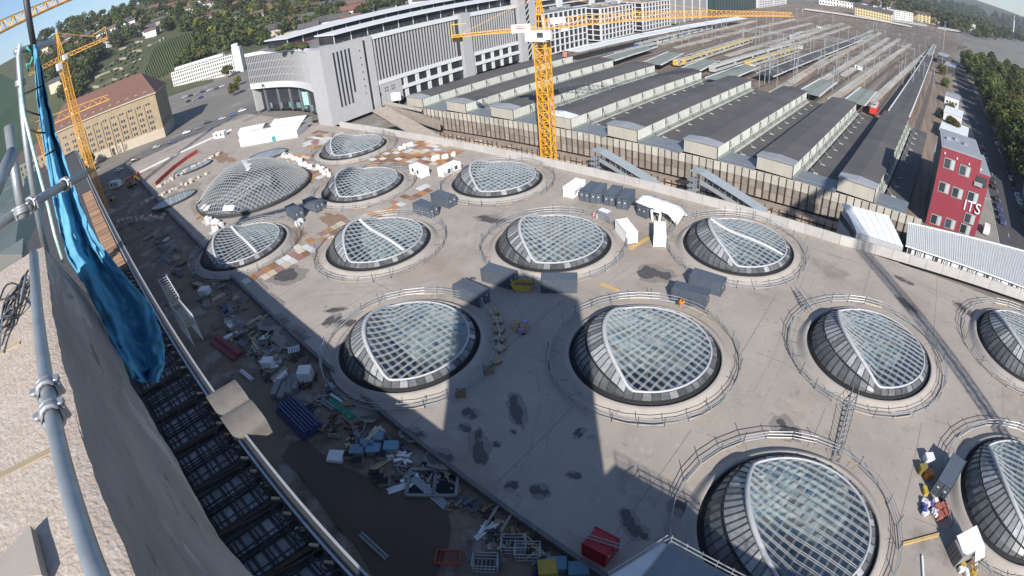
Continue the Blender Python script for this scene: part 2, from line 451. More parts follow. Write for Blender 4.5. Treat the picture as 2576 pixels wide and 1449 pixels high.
# guard rails round the eyes
RAILM = {}
def rail_ring(r, z, rad, k):
    key = (r, z, rad, k)
    if key not in RAILM: RAILM[key] = MB().tube(ringpts(r, z, 26, .07*k), rad, 5, True, False).mesh('rail', M_STEEL)
    return RAILM[key]
TOE = []
for i in range(26):
    p, q = Vector(ringpts(13.95, .32, 26)[i]), Vector(ringpts(13.95, .32, 26)[(i + 1) % 26]); TOE.append((p, q))
for n, (x, y, phi, beam, lab) in enumerate(EYES):
    f = thing('guard_rail', 'scaffold guard rail ring round the ' + lab.split(',')[0].replace(' with', ', one with'), 'railing', (x, y, 0), .1*n, 'guard rails round the light eyes')
    f['label'] = 'tube guard rail encircling the ' + ' '.join(lab.replace(',', '').split()[:11])
    rr = random.Random(n)
    for z in (.35, .85, 1.4): put('rail', rail_ring(14.0, z + .12, .05, n % 3), f)
    for i in range(26):
        a = 2*math.pi*i/26; b = Vector((14.0*math.cos(a), 14.0*math.sin(a), .1))
        lean = rr.uniform(-.12, .12)
        rod('post', M_STEEL if rr.random() < .6 else M_DARKSTEEL, b, b + Vector((lean*math.cos(a), lean*math.sin(a), rr.uniform(1.6, 2.3))), .055, f, 6)
        if rr.random() < .45:
            rod('brace', M_DARKSTEEL, b + Vector((0, 0, .9)), Vector((12.3*math.cos(a + .03), 12.3*math.sin(a + .03), .7)), .025, f, 6)
        if rr.random() < .5:
            p, q = TOE[i]; bar('toe_board', M_WOODPALE if rr.random() < .5 else M_STEEL, p, q, .04, .18, f)
# ================================================================ ground and hills
M_GROUND = mat('city_ground', (.21, .195, .175), .9, (.15, .14, .125), .03, .6, stains=[((.10, .105, .07), .02, .56, .64), ((.28, .26, .235), .05, .58, .66)])
M_HILL = mat('hill_woodland', (.055, .07, .03), .95, (.085, .085, .045), .012, .8, 1.5, .08, stains=[((.12, .10, .055), .03, .58, .66)])
def sm(a, b, x):
    t = min(1, max(0, (x - a)/(b - a))); return t*t*(3 - 2*t)
# azimuth (deg left of +Y), foot distance, crest distance, crest elevation seen from the tower (deg)
HILLS = [(-60, 2600, 5200, 1.2), (-12, 2600, 5200, .9), (0, 2300, 5000, .9), (12, 1500, 3600, .6), (28, 900, 2200, .8), (40, 700, 1600, 1.6), (58, 560, 1250, 3.0), (74, 470, 1120, 3.6), (84, 440, 1100, 4.1), (92, 440, 1100, 3.4), (105, 440, 1150, 3.4), (150, 600, 1500, 3.0)]
def hill_par(a):
    a = max(HILLS[0][0], min(HILLS[-1][0], a))
    for p, q in zip(HILLS[:-1], HILLS[1:]):
        if a <= q[0]:
            f = (a - p[0])/(q[0] - p[0]); f = f*f*(3 - 2*f); return tuple(p[i] + (q[i] - p[i])*f for i in (1, 2, 3))
def terrain_h(x, y):
    r = math.hypot(x, y)
    if r < 400: return -1.6
    r0, r1, el = hill_par(math.degrees(math.atan2(-x, y))); zc = HC + r1*math.tan(R(el))
    t = min(1.0, max(0.0, (r - r0)/(r1 - r0))); k = t*t*(3 - 2*t)*.55 + t*.45 if t > 0 else 0
    z = -1.6 + (zc + 1.6)*k
    if r > r1: z -= (r - r1)*.03
    if k > 0: z += sm(0, .2, k)*(14*noise.noise(Vector((x/260, y/260, 1))) + 5*noise.noise(Vector((x/90, y/90, 4))))
    return z
def on_terrain(px, py):
    """where the sight line through a photo point meets the terrain"""
    d = ray(px, py); t = 300.0
    while t < 9000:
        p = Vector((0, 0, HC)) + d*t
        if p.z <= terrain_h(p.x, p.y): return Vector((p.x, p.y, terrain_h(p.x, p.y)))
        t *= 1.006
    return None
def ground_mesh():
    vs = []; fs = []; na = 180; rad = [10 + 7.5*i for i in range(56)] + [430*1.055**i for i in range(1, 50)]
    for r in rad:
        for j in range(na):
            a = 2*math.pi*j/na; x, y = r*math.sin(a), r*math.cos(a); vs.append((x, y, terrain_h(x, y)))
    for i in range(len(rad) - 1):
        for j in range(na):
            q = (i*na + j, (i + 1)*na + j, (i + 1)*na + (j + 1) % na, i*na + (j + 1) % na)
            cx = sum(vs[k][0] for k in q)/4; cy = sum(vs[k][1] for k in q)/4
            if -250 < cx < 66 and DY(cx) + 6 < cy < 103: continue
            if -158 < cx < 8 and 95 < cy < 139: continue
            if 0 <= cx < 62 and 95 < cy < 108: continue
            fs.append(q)
    return MB().add(vs, fs, True)
gm = ground_mesh()
GO = tag(gm.build('ground', M_GROUND), kind='structure')
GO.data.materials.append(M_HILL)
for p in GO.data.polygons:
    c = p.center; r = math.hypot(c.x, c.y)
    if r > hill_par(math.degrees(math.atan2(-c.x, c.y)))[0] + 10: p.material_index = 1
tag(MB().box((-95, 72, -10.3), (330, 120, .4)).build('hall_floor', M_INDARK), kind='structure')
# ---------------------------------------------------------------- yard between station building and deck
BY = lambda x: 4.3 - .066*x            # roof edge line of the old station building, z 18
xs = [-255 + 5*i for i in range(67)]
mb = MB(); vs = []; fs = []
for i, x in enumerate(xs):
    for j in range(9): vs.append((x, BY(x) - 6 + (DY(x) + .2 - BY(x) + 6)*j/8, -.9 + .12*noise.noise(Vector((x*.2, j*.7, 0)))))
for i in range(len(xs) - 1):
    for j in range(8): fs.append((i*9 + j, (i + 1)*9 + j, (i + 1)*9 + j + 1, i*9 + j + 1))
YARD = tag(mb.add(vs, fs, True).build('yard', M_MUD), kind='structure')
M_KERB = mat('kerb_concrete', (.17, .165, .16), .85, (.10, .10, .10), .5, .6)
kerb = thing('edge_wall', 'long low dark concrete upstand along the deck edge above the muddy yard', 'wall', (0, 0, 0))
for i in range(54):
    x = -250 + 6*i; p = Vector((x, DY(x), -.35)); q = Vector((x + 5.95, DY(x + 5.95), -.35)); bar('block', M_KERB, p, q, .55, 1.4, kerb)
# ---------------------------------------------------------------- old station building under the tower
M_ROOFDK = mat('bitumen_roof', (.05, .05, .055), .8, (.085, .082, .08), .5, .6, .02, 2)
M_STONE = mat('shell_limestone', (.50, .425, .36), .85, (.43, .35, .285), 14, .6, .006, 60, stains=[((.54, .49, .44), 40, .54, .66), ((.32, .25, .20), 46, .62, .74)])
M_STONE_W = mat('station_masonry', (.30, .27, .235), .85, (.22, .20, .18), .4, .5, .02, 1.5)
M_STONEF = mat('parapet_face_stone', (.32, .29, .265), .85, (.22, .20, .185), 3.0, .9, .02, 14, stretch=(.45, 1, 1.4), stains=[((.40, .375, .35), 2.6, .56, .64), ((.13, .115, .105), 7, .60, .67)])
M_RUST = mat('rusty_steel', (.085, .05, .036), .8, (.05, .034, .028), 2, .6, rnd=.3)
M_FASLAB = mat('slab_stone', (.40, .36, .31), .85, (.34, .30, .26), 6, .5)
M_PLATE = mat('formwork_plate_grey', (.28, .285, .30), .6, (.18, .183, .195), 1.2, .7, rnd=.2)
M_REBAR = mat('rebar', (.022, .024, .03), .7)
sb = thing('station_building', 'long old station wing with unfinished reinforced roof below the tower', 'building', (0, BY(0), .9), math.atan(-.066))
def sbl(x, dy, z): return (x, dy, z)
MB().box((-125, -14, 8.0), (275, 27, 18.0)).build('wall', M_STONE_W, sb)
MB().box((-125, -14.2, 17.15), (275, 26.4, .3)).build('roof', M_ROOFDK, sb)
rail = []
for k, (dy, z) in enumerate(((-.1, 18.2), (-.95, 18.2))):
    for i in range(34):
        bar('edge_rail', M_STEEL, (-252 + 8*i, dy, z), (-252 + 8*i + 7.96, dy, z), .22, .22, sb)
for i in range(34): bar('roof_edge', M_DARKSTEEL, (-252 + 8*i, -.52, 17.6), (-252 + 8*i + 7.95, -.52, 17.6), .62, .9, sb)
for i in range(34): bar('gutter', M_DARKSTEEL, (-252 + 8*i, -.52, 18.1), (-252 + 8*i + 7.95, -.52, 18.1), .55, .08, sb)
M_TIMBER = mat('orange_timber', (.36, .225, .145), .75, (.25, .155, .10), 2, .6, rnd=.3)
n = 0
for i in range(70):
    x = -163 + 1.0*i
    bar('roof_timber', M_TIMBER, (x, -4.2, 17.75), (x + .15, -1.3, 17.75), .30, .5, sb)
for i in range(14):
    x = -92 + 6.0*i
    bar('roof_beam', M_RUST, (x - .35, -7.5, 17.5), (x, -1.2, 17.5), .42, .45, sb)
    bar('roof_beam', M_RUST, (x - .15, -7.5, 17.62), (x + .6, -1.2, 17.45), .18, .3, sb)
    for k in range(2):                        # cage of bars between the beams
        x0 = x + .9 + 2.45*k; mb = MB()
        for z in (17.62, 18.3):
            for dx in (.1, 2.1):
                mb.tube([(x0 + dx, -7.4, z), (x0 + dx, -1.5, z)], .075, 5)
            for j in range(3): mb.tube([(x0 + .05, -6.6 + 2.1*j, z), (x0 + 2.2, -6.6 + 2.1*j, z)], .07, 5)
        for j in range(4):
            yy = -7.1 + 1.9*j
            for dx in (.1, 2.1): mb.tube([(x0 + dx, yy, 17.6), (x0 + dx, yy, 18.5)], .04, 5)
        # closed loops at the edge
        for dx in (.55, 1.65):
            mb.tube([(x0 + dx + .5*math.cos(t*.524), -1.7 + .55*math.sin(t*.524), 18.35) for t in range(12)], .07, 5, True)
        mb.build('rebar_mat', M_REBAR, sb)
        for j in range(5):
            bar('formwork_plate', M_PLATE, (x0 + .1, -6.6 + 1.08*j, 17.4), (x0 + 2.1, -6.55 + 1.08*j, 17.4), .75, .12, sb)
for i in range(44):
    bar('bracket', M_WOODPALE, (-92 + 2*i, -1.75, 18.05), (-91.4 + 2*i, -1.2, 18.05), .26, .2, sb)
MB().box((-47, -21.5, 12.6), (80, 25, 24.4)).build('upper_storey', M_STONE_W, sb)  # unseen taller block, added and sized to shade the roof strip
MB().box((-47, -21.5, 24.95), (80.6, 25.6, .3)).build('upper_roof', M_ROOFDK, sb)  # top of the added shading block
hood = thing('concrete_hood', 'pale rounded twin concrete hood over the station roof edge', 'hood', gp(588, 1035, 19), R(-4))
M_HOOD = mat('hood_concrete_shaded', (.18, .165, .15), .85, (.13, .12, .11), .9, .6, .02, 3)  # concrete colour lowered to stand in for shade on the hood
for k, dx in enumerate((-3.0, 1.15)):
    bm = bmesh.new(); prof = []
    for i in range(13):
        t = math.pi*i/12; prof.append((2.05*math.cos(t), 1.0 + .9*math.sin(t)**.8))
    vs = []; fs = []
    for zz, sc in ((0, 1.0), (0, 1.0)): pass
    mb = MB()
    a = [(x + 2.05 + dx - 1.1, -1.6, z - 1.0) for x, z in prof]; b = [(x*.97 + 2.05 + dx - 1.1, 2.0, z*.98 - 1.0) for x, z in prof]
    base = [(a[0][0], -1.6, -1.3), (a[-1][0], -1.6, -1.3)]; baseb = [(b[0][0], 2.0, -1.3), (b[-1][0], 2.0, -1.3)]
    A = a + [base[1], base[0]]; B = b + [baseb[1], baseb[0]]; n_ = len(A)
    mb.add(A + B, [tuple(range(n_)), tuple(range(n_, 2*n_))[::-1]] + [((i + 1) % n_, i, n_ + i, n_ + (i + 1) % n_) for i in range(n_)])
    mb.build('hood_shell', M_HOOD, hood)
# ---------------------------------------------------------------- tower under the camera (out of frame, it throws the long shadow)
tw = thing('station_tower', 'stone clock tower body carrying the parapet at the picture edge', 'tower', (1.7, -7.6, 0), R(-4))
MB().box((0, 0, 26), (14.2, 13.6, 52.0)).build('tower_shaft', M_STONE_W, tw)
MB().box((24.5, 1.6, 15), (34, 13.6, 30.0)).build('tower_wing', M_STONE_W, tw)
for i in range(15):
    rod('wing_railing_post', M_STEEL, (7.9 + 2.2*i, 8.2, 30), (7.9 + 2.2*i, 8.2, 31.5), .06, tw)
for z in (30.7, 31.4): bar('wing_railing', M_STEEL, (7.6, 8.2, z), (40, 8.2, z), .09, .09, tw)
# ---------------------------------------------------------------- parapet right beside the lens
par = thing('parapet', 'pale pitted stone parapet of the tower along the lower picture corner', 'parapet', (0, 0, HC))
def parapet():
    vs = []; fs = []; nx, ny = 90, 26
    def edge_y(x): return -.218 - .0465*(x + .8) + .012*noise.noise(Vector((x*3, 0, 2))) + .006*noise.noise(Vector((x*14, 0, 5)))
    for i in range(nx + 1):
        x = .6 - 3.72*i/nx
        for j in range(ny + 1):
            f = j/ny; ye = edge_y(x)
            y = ye - 1.6*(1 - f)
            z = -.79 + .004*noise.noise(Vector((x*9, y*9, 0))) - (.012 if f == 1 else 0)
            vs.append((x, y, z))
    for i in range(nx):
        for j in range(ny): fs.append((i*(ny + 1) + j, i*(ny + 1) + j + 1, (i + 1)*(ny + 1) + j + 1, (i + 1)*(ny + 1) + j))
    MB().add(vs, fs, True).build('coping', M_STONE, par)
    vs = []; fs = []; nz = 10
    for i in range(nx + 1):
        x = .6 - 3.72*i/nx
        for j in range(nz + 1):
            f = j/nz; bx = x*(1 + .0*f) - .0*f
            ext = f*.17*(1 + .1*noise.noise(Vector((x*2, f*3, 1))))
            y = edge_y(x) + ext + .012*noise.noise(Vector((x*4, f*4, 7)))
            vs.append((bx - .9*f*(i/nx), y, -.80 - .85*f))
    for i in range(nx):
        for j in range(nz): fs.append((i*(nz + 1) + j, i*(nz + 1) + j + 1, (i + 1)*(nz + 1) + j + 1, (i + 1)*(nz + 1) + j))
    o = MB().add(vs, fs, True).build('outer_face', M_STONEF, par)
    MB().add([(-3.12, -.11, -.8), (-3.12, -1.7, -.8), (-3.3, -1.7, -2.2), (-4.05, .06, -1.65)], [(0, 1, 2, 3)]).build('end_face', M_STONEF, par)
parapet()
for k, xx in enumerate((-.78, -1.35, -2.1)):       # pale joints across the coping
    bar('coping_joint', M_WOODPALE, (xx - .22, -1.3, -.793), (xx + .03, -.27 - .03*k, -.793), .022, .012, par)
for (x, y, s_) in ((-.95, -.30, .02), (-.74, -.31, .026), (-1.6, -.27, .02), (-1.2, -.8, .03)):
    piece('anchor_plug', M_DARKSTEEL, (x, y, -.79), (s_, s_*.7, .012), par, .4, 'cyl10')
# ---------------------------------------------------------------- scaffold tubes, couplers, tarpaulin at the parapet
M_TUBE = mat('scaffold_tube', (.36, .39, .41), .4, (.24, .265, .28), 14, .6, metal=.45, spec=.6)
M_CLAMP = mat('clamp_casting', (.30, .31, .33), .45, (.42, .43, .45), 30, .6, metal=.5)
def pipe_z(px, py, z): return gp(px, py, z)
zp = HC - .68
p0, p1 = pipe_z(246, 1449, zp), pipe_z(85, 640, zp)
dirp = (p1 - p0).normalized(); p0 = p0 - dirp*.5
hp = thing('scaffold_tube', 'long grey scaffold tube lying along the parapet with two couplers', 'pole', p0)
MB().tube([(0, 0, 0)] + [tuple((p1 - p0)*k) for k in (.25, .5, .75, 1)], .0245, 20).build('tube', M_TUBE, hp)
def coupler(parent, c, d, r=.026):
    d = d.normalized(); q = orient(d); mm = q.to_matrix()
    mb = MB()
    for s_ in (-.011, .011):
        mb.tube([c + mm @ Vector((1.28*r*math.cos(t*.5236), 1.28*r*math.sin(t*.5236), s_)) for t in range(12)], .0075, 8, True)
    mb.tube([c + mm @ Vector((1.15*r*math.cos(t*.5236), 1.15*r*math.sin(t*.5236), 0)) for t in range(12)], .010, 8, True)
    k = mb.build('coupler', M_CLAMP, parent)
    side = mm @ Vector((1, 0, 0))
    for sg in (1, -1):
        a = c + side*sg*(r + .012); rod('coupler_bolt', M_CLAMP, a - Vector((0, 0, .028)), a + Vector((0, 0, .022)), .009, k, 8)
        piece('coupler_nut', M_CLAMP, a + Vector((0, 0, .018)), (.014, .014, .012), k, 0, 'cyl6')
for (px, py) in ((118, 985), (126, 1047)):
    c = pipe_z(px, py, zp) - p0; c = dirp*c.dot(dirp); coupler(hp, c, dirp)
def fg_tube(label, a, b, r=.0242, name='scaffold_tube', M=M_TUBE):
    t = thing(name, label, 'pole', a)
    d = Vector(b) - Vector(a); MB().tube([(0, 0, 0), tuple(d*.5), tuple(d)], r, 16).build('tube', M, t)
    return t, d
t1, d1 = fg_tube('scaffold tube crossing behind the blue tarpaulin, its sawn end in the sun', at(-60, 602, 2.5), at(213, 437, 3.3))
for f in (.45, .78): coupler(t1, d1*f, d1)
t2, d2 = fg_tube('short inclined scaffold tube with pale tip left of the tarpaulin', at(22, 318, 2.55), at(60, 548, 2.45)); coupler(t2, d2*.92, d2)
t3, d3 = fg_tube('blurred scaffold tube entering at the left picture border', at(-30, 520, 1.9), at(32, 385, 2.1), .026)
t4, d4 = fg_tube('upright scaffold standard wrapped by white rope beside the tarpaulin', at(48, 130, 3.6), at(118, 640, 3.7)); coupler(t4, d4*.15, d4); coupler(t4, d4*.72, d4)
t5, d5 = fg_tube('dark vertical pole rising above the tarpaulin into the sky', at(62, -30, 4.0), at(92, 150, 4.1), .024, 'pole', M_DARKSTEEL)
t6, d6 = fg_tube('grey pipe stub sticking out at the top of the tarpaulin', at(40, 130, 3.9), at(135, 105, 4.6), .024)
M_ROPE = mat('white_rope', (.62, .68, .64), .8, (.25, .48, .40), 22, .9)
M_GROPE = mat('green_rope', (.05, .36, .27), .8)
rp = MB().tube([at(x, y, 3.45) for x, y in ((50, 110), (46, 140), (52, 210), (60, 280), (74, 340), (92, 410), (108, 470), (122, 520), (138, 590), (160, 660))], .012, 8)
tag(rp.build('rope', M_ROPE), 'white and green rope running down the left side of the blue tarpaulin', 'rope')
rp = MB().tube([at(x, y, 3.4) for x, y in ((66, 118), (78, 128), (82, 145), (76, 162), (66, 160), (72, 180))], .008, 6)
tag(rp.build('rope', M_GROPE), 'short green rope loop knotted at the top of the tarpaulin', 'rope')
for k, (pts, lab) in enumerate(((((52, 240), (80, 228), (107, 216)), 'upper black cable tie across the blue tarpaulin'), (((58, 275), (80, 284), (102, 290)), 'second black cable tie below the top of the tarpaulin'), (((76, 326), (95, 334), (114, 334)), 'third black cable tie on the tarpaulin, level with tan building'), (((112, 392), (125, 385), (142, 374)), 'fourth black cable tie just above the sawn scaffold tube end'))):
    tag(MB().tube([at(x, y, 3.55) for x, y in pts], .006, 6).build('cable_tie', M_BLACK), lab, 'cable tie')
M_TARP = mat('blue_tarpaulin', (.07, .26, .43), .75, (.13, .38, .55), 3.5, .8, .03, 7, spec=.3, stretch=(1, 1, .3), stains=[((.012, .07, .17), 6, .60, .66)])
def tarp():
    Ls = [(84, 112), (86, 160), (92, 250), (108, 360), (128, 470), (150, 580), (170, 650), (215, 720), (255, 800), (290, 880), (330, 950), (352, 962)]
    Rs = [(92, 112), (106, 165), (122, 260), (146, 345), (180, 450), (216, 545), (250, 610), (312, 690), (380, 765), (408, 845), (416, 905), (398, 962)]
    n = 25; m_ = 78; vs = []; fs = []
    for i in range(m_):
        q = i*(len(Ls) - 1)/(m_ - 1); i0 = min(int(q), len(Ls) - 2); fr = q - i0; fr = fr*.5 + fr*fr*(3 - 2*fr)*.5
        a = (Ls[i0][0] + (Ls[i0 + 1][0] - Ls[i0][0])*fr, Ls[i0][1] + (Ls[i0 + 1][1] - Ls[i0][1])*fr); b = (Rs[i0][0] + (Rs[i0 + 1][0] - Rs[i0][0])*fr, Rs[i0][1] + (Rs[i0 + 1][1] - Rs[i0][1])*fr)
        wob = 5*noise.noise(Vector((i*.28, 3, 0))); b = (b[0] + wob, b[1])
        for j in range(n):
            f = j/(n - 1); x = a[0] + (b[0] - a[0])*f; y = a[1] + (b[1] - a[1])*f
            cr_ = abs(noise.noise(Vector((f*5, q*1.3, 3)))) + .5*abs(noise.noise(Vector((f*9 + q, q*4.5, 8)))) + .3*abs(noise.noise(Vector((f*22, q*9, 1))))
            dist = 3.75 - .012*q + .08*math.sin(f*9 + q*.35) + .17*cr_ - .25*(f - .5)**2*(1 if q > 6 else .3)
            vs.append(at(x, y, dist))
    for i in range(m_ - 1):
        for j in range(n - 1): fs.append((i*n + j, i*n + j + 1, (i + 1)*n + j + 1, (i + 1)*n + j))
    o = MB().add(vs, fs, True).build('tarpaulin', M_TARP)
    s_ = o.modifiers.new('sub', 'SUBSURF'); s_.levels = 1; s_.render_levels = 1
    k_ = o.modifiers.new('thick', 'SOLIDIFY'); k_.thickness = .006
    return o
tag(tarp(), 'blue tarpaulin hanging in folds from the scaffold beside the parapet', 'tarpaulin')
# debris netting, see-through, at the far left
M_NET = glass('debris_net', (.78, .88, .91), .0, .6, (.2, .4, .5))
o = MB().add([at(-30, 170, 4.2), at(60, 215, 4.2), at(112, 520, 4.0), at(60, 640, 4.0), at(-30, 640, 4.0)], [(0, 1, 2, 3, 4)]).build('debris_net', M_NET)
o.modifiers.new('thick', 'SOLIDIFY').thickness = .003
tag(o, 'bluish see-through debris netting stretched behind the scaffold tubes', 'net')
# cable bundle on the coping
cb = thing('cable_bundle', 'tangle of thin grey cables lying on the parapet top', 'cable', (0, 0, 0))
for k in range(7):
    pts = []
    for i in range(14):
        f = i/13; base = gp(70 - 75*f + 6*math.sin(f*7 + k), 700 + 120*f + 10*k*f + 14*math.sin(f*9 + 2*k), HC - .775)
        pts.append(base + Vector((0, 0, .012 + .01*math.sin(f*12 + k))))
    MB().tube(pts, .005, 5).build('cable', M_DARKSTEEL if k % 3 else M_STEEL, cb)
for k in range(2):
    c = gp(22 + 6*k, 735 + 40*k, HC - .76)
    MB().tube([c + Vector((.09*math.cos(t*.4), .06*math.sin(t*.4), .01*math.sin(t))) for t in range(16)], .005, 5, True).build('cable', M_DARKSTEEL, cb)
tag(MB().prism([(gp(*p, HC - .79).x, gp(*p, HC - .79).y) for p in ((-60, 1480), (0, 1452), (98, 1345), (130, 1470))], HC - .785, HC - .755).build('stone_slab', M_FASLAB), 'grey smooth slab corner on the parapet at the bottom border', 'slab')
# ================================================================ things on the deck
M_CONT = mat('container_greyblue', (.085, .105, .135), .5, (.065, .08, .105), .9, .6, rnd=.12, stains=[((.14, .15, .17), 1.2, .62, .72)])
M_CONTW = mat('container_white', (.74, .75, .75), .5, (.62, .63, .62), .7, .5, rnd=.05)
M_CONTR = mat('container_red', (.42, .03, .04), .5, (.33, .022, .03), .8, .6)
M_WINDOW = mat('window_glass_dark', (.03, .036, .045), .12, (.06, .07, .085), .4, .6, spec=.7, rnd=.4)
CMESH = {}
def corr_side(L, Hh, M, amp=.035, pitch=.28):
    k = ('side', L, Hh, M.name)
    if k not in CMESH:
        mb = MB(); n = int(L/pitch)*4; xs_ = [-L/2 + L*i/n for i in range(n + 1)]; vs = []; fs = []
        for i, x in enumerate(xs_):
            yy = amp if (i % 4) in (1, 2) else -amp
            vs += [(x, yy, 0), (x, yy, Hh)]
        for i in range(n): fs.append((2*i, 2*i + 2, 2*i + 3, 2*i + 1))
        CMESH[k] = mb.add(vs, fs).mesh('side_wall', M)
    return CMESH[k]
def container(c, rz, label, M=M_CONT, L=6.06, Wd=2.44, Hh=2.59, group=None, doors=True, z=0.0, windows=0, cat='container', name='shipping_container'):
    t = thing(name, label, cat, (c[0], c[1], z), rz, group)
    for sg in (1, -1):
        o = put('side_wall', corr_side(L - .16, Hh - .3, M), t, (0, sg*(Wd/2 - .06), .16)); o.rotation_euler = (0, 0, 0 if sg < 0 else math.pi)
        piece('bottom_rail', M, (0, sg*(Wd/2 - .05), .08), (L - .16, .1, .16), t); piece('top_rail', M, (0, sg*(Wd/2 - .05), Hh - .07), (L - .16, .1, .12), t)
        for e in (1, -1): piece('corner_post', M, (e*(L/2 - .08), sg*(Wd/2 - .08), Hh/2), (.17, .17, Hh), t)
    o = put('roof', corr_side(L - .2, Wd - .2, M, .02, .35), t, (0, (Wd - .2)/2, Hh - .06)); o.rotation_euler = (math.pi/2, 0, 0)
    o = put('end_wall', corr_side(Wd - .2, Hh - .25, M), t, (-L/2 + .08, 0, .12)); o.rotation_euler = (0, 0, math.pi/2)
    if doors:
        for sg in (1, -1):
            d = piece('door', M, (L/2 - .05, sg*(Wd/4 - .03), Hh/2), (.07, Wd/2 - .15, Hh - .25), t)
            for q in (.2, -.25): rod('lock_rod', M_STEEL, (.9, q, -.47), (.9, q, .47), .012, None, 6).parent = d
            piece('door_label', M_WHITE, (L/2 - .005, sg*(Wd/4), Hh*.62), (.012, .28, .24), t)
    else: piece('end_wall', M, (L/2 - .05, 0, Hh/2), (.07, Wd - .2, Hh - .2), t)
    for k in range(windows):
        w_ = piece('window', M_WINDOW, (-L/2 + L*(k + .7)/(windows + .4), -Wd/2 - .012, Hh*.56), (.85, .05, 1.0), t)
    return t
def by_edge(A, B, z=0.0, depth=2.44):
    """base edge seen in the photo from A to B; the box lies behind it -> centre of that edge, unit vectors"""
    a, b = gp(*A, z), gp(*B, z); d = (b - a); d.z = 0; d.normalize(); n = Vector((-d.y, d.x, 0))
    mid = (a + b)/2
    if n.dot(mid) < 0: n = -n
    return mid, d, n
def cont_long(A, B, label, **k):
    mid, d, n = by_edge(A, B, k.get('z', 0)); c = mid + n*(k.get('Wd', 2.44)/2)
    return container(c, math.atan2(d.y, d.x), label, **k)
def cont_short(A, B, label, **k):
    mid, d, n = by_edge(A, B, k.get('z', 0)); c = mid + n*(k.get('L', 6.06)/2)
    return container(c, math.atan2(-n.y, -n.x), label, **k)
G1 = 'grey site containers'
cont_long((717, 539), (750, 561), 'grey container at the foot of the grid dome, the nearer of its pair', group=G1)
cont_long((765, 525), (799, 537), 'grey container at the foot of the grid dome, the farther of its pair', group=G1)
cont_long((1039, 534), (1086, 552), 'grey container behind the white-beamed light eye, left of its pair', group=G1)
cont_long((1085, 511), (1131, 526), 'grey container behind the white-beamed light eye, right and farther of its pair', group=G1)
cont_long((1211, 707), (1284, 730), 'grey container in the tower shadow left of the yellow skip', group=G1)
cont_long((1145, 747), (1206, 775), 'grey container in the tower shadow closest to the pallet row', group=G1)
cont_long((1361, 738), (1452, 738), 'grey container at the shadow tip showing its full long side, lamp on it', group=G1)
cont_long((1686, 757), (1775, 779), 'grey ribbed container with orange mixer in front of it', group=G1)
cont_long((1732, 722), (1811, 747), 'grey ribbed container just behind the one with the orange mixer', group=G1)
G2 = 'row of four parked containers'
for k, (A, B) in enumerate((((1458, 505), (1482, 510)), ((1484, 511), (1514, 514)), ((1517, 516), (1547, 521)), ((1549, 525), (1580, 530)))):
    cont_short(A, B, '%s grey container from the white one in the door-front row by the wall' % ORD[k], group=G2)
cont_short((1600, 541), (1628, 553), 'grey container mostly hidden under the white tent sheet', group=G1)
wc = cont_short((1417, 496), (1440, 501), 'white container with dark lettering at the end of the grey row', M=M_CONTW)
cont_short((1573, 616), (1605, 611), 'white bright container, left of two standing apart on the deck', M=M_CONTW, doors=False)
cont_short((1641, 621), (1677, 623), 'white bright container, right of two standing apart on the deck', M=M_CONTW, doors=False)
cont_long((1028, 435), (1065, 451), 'white site cabin with windows behind the far light eyes, left one', M=M_CONTW, windows=2, doors=False, cat='cabin', name='site_cabin')
cont_long((1116, 450), (1164, 427), 'white site cabin with windows behind the far light eyes, right one', M=M_CONTW, windows=2, doors=False, cat='cabin', name='site_cabin')
a, b = gp(2339, 1240), gp(2371, 1263)
cont_short((2339, 1240), (2371, 1263), 'grey container alone on the right with goods in its shadow', group=G1)
rc = cont_long((1463, 1396), (1522, 1428), 'small red container in the shade with a ladder lying across it', M=M_CONTR, L=3.0, Wd=2.5, Hh=2.6, z=-.02)
lad = thing('ladder', 'aluminium ladder laid across the top of the red container', 'ladder', (rc.location.x, rc.location.y, 2.68), rc.rotation_euler.z + R(12))
for s_ in (-.22, .22): bar('stile', M_STEEL, (-2.3, s_, 0), (2.3, s_, 0), .06, .09, lad)
for i in range(15): rod('rung', M_STEEL, (-2.1 + .3*i, -.22, 0), (-2.1 + .3*i, .22, 0), .022, lad, 6)
def text(body, M, parent, loc, rot, size, ext=.01, name='lettering'):
    cu = bpy.data.curves.new(name, 'FONT'); cu.body = body; cu.size = size; cu.extrude = ext; cu.align_x = 'CENTER'; cu.align_y = 'CENTER'
    tmp = bpy.data.objects.new('tmp', cu); COL.objects.link(tmp); bpy.context.view_layer.update()
    me = bpy.data.meshes.new_from_object(tmp.evaluated_get(bpy.context.evaluated_depsgraph_get())); bpy.data.objects.remove(tmp)
    me.name = name; me.materials.clear(); me.materials.append(M)
    o = bpy.data.objects.new(name, me); o.location = loc; o.rotation_euler = rot; return link(o, parent)
text('gerola', M_DARKSTEEL, wc, (.4, 1.25, 1.25), (math.pi/2, 0, math.pi), 1.35)
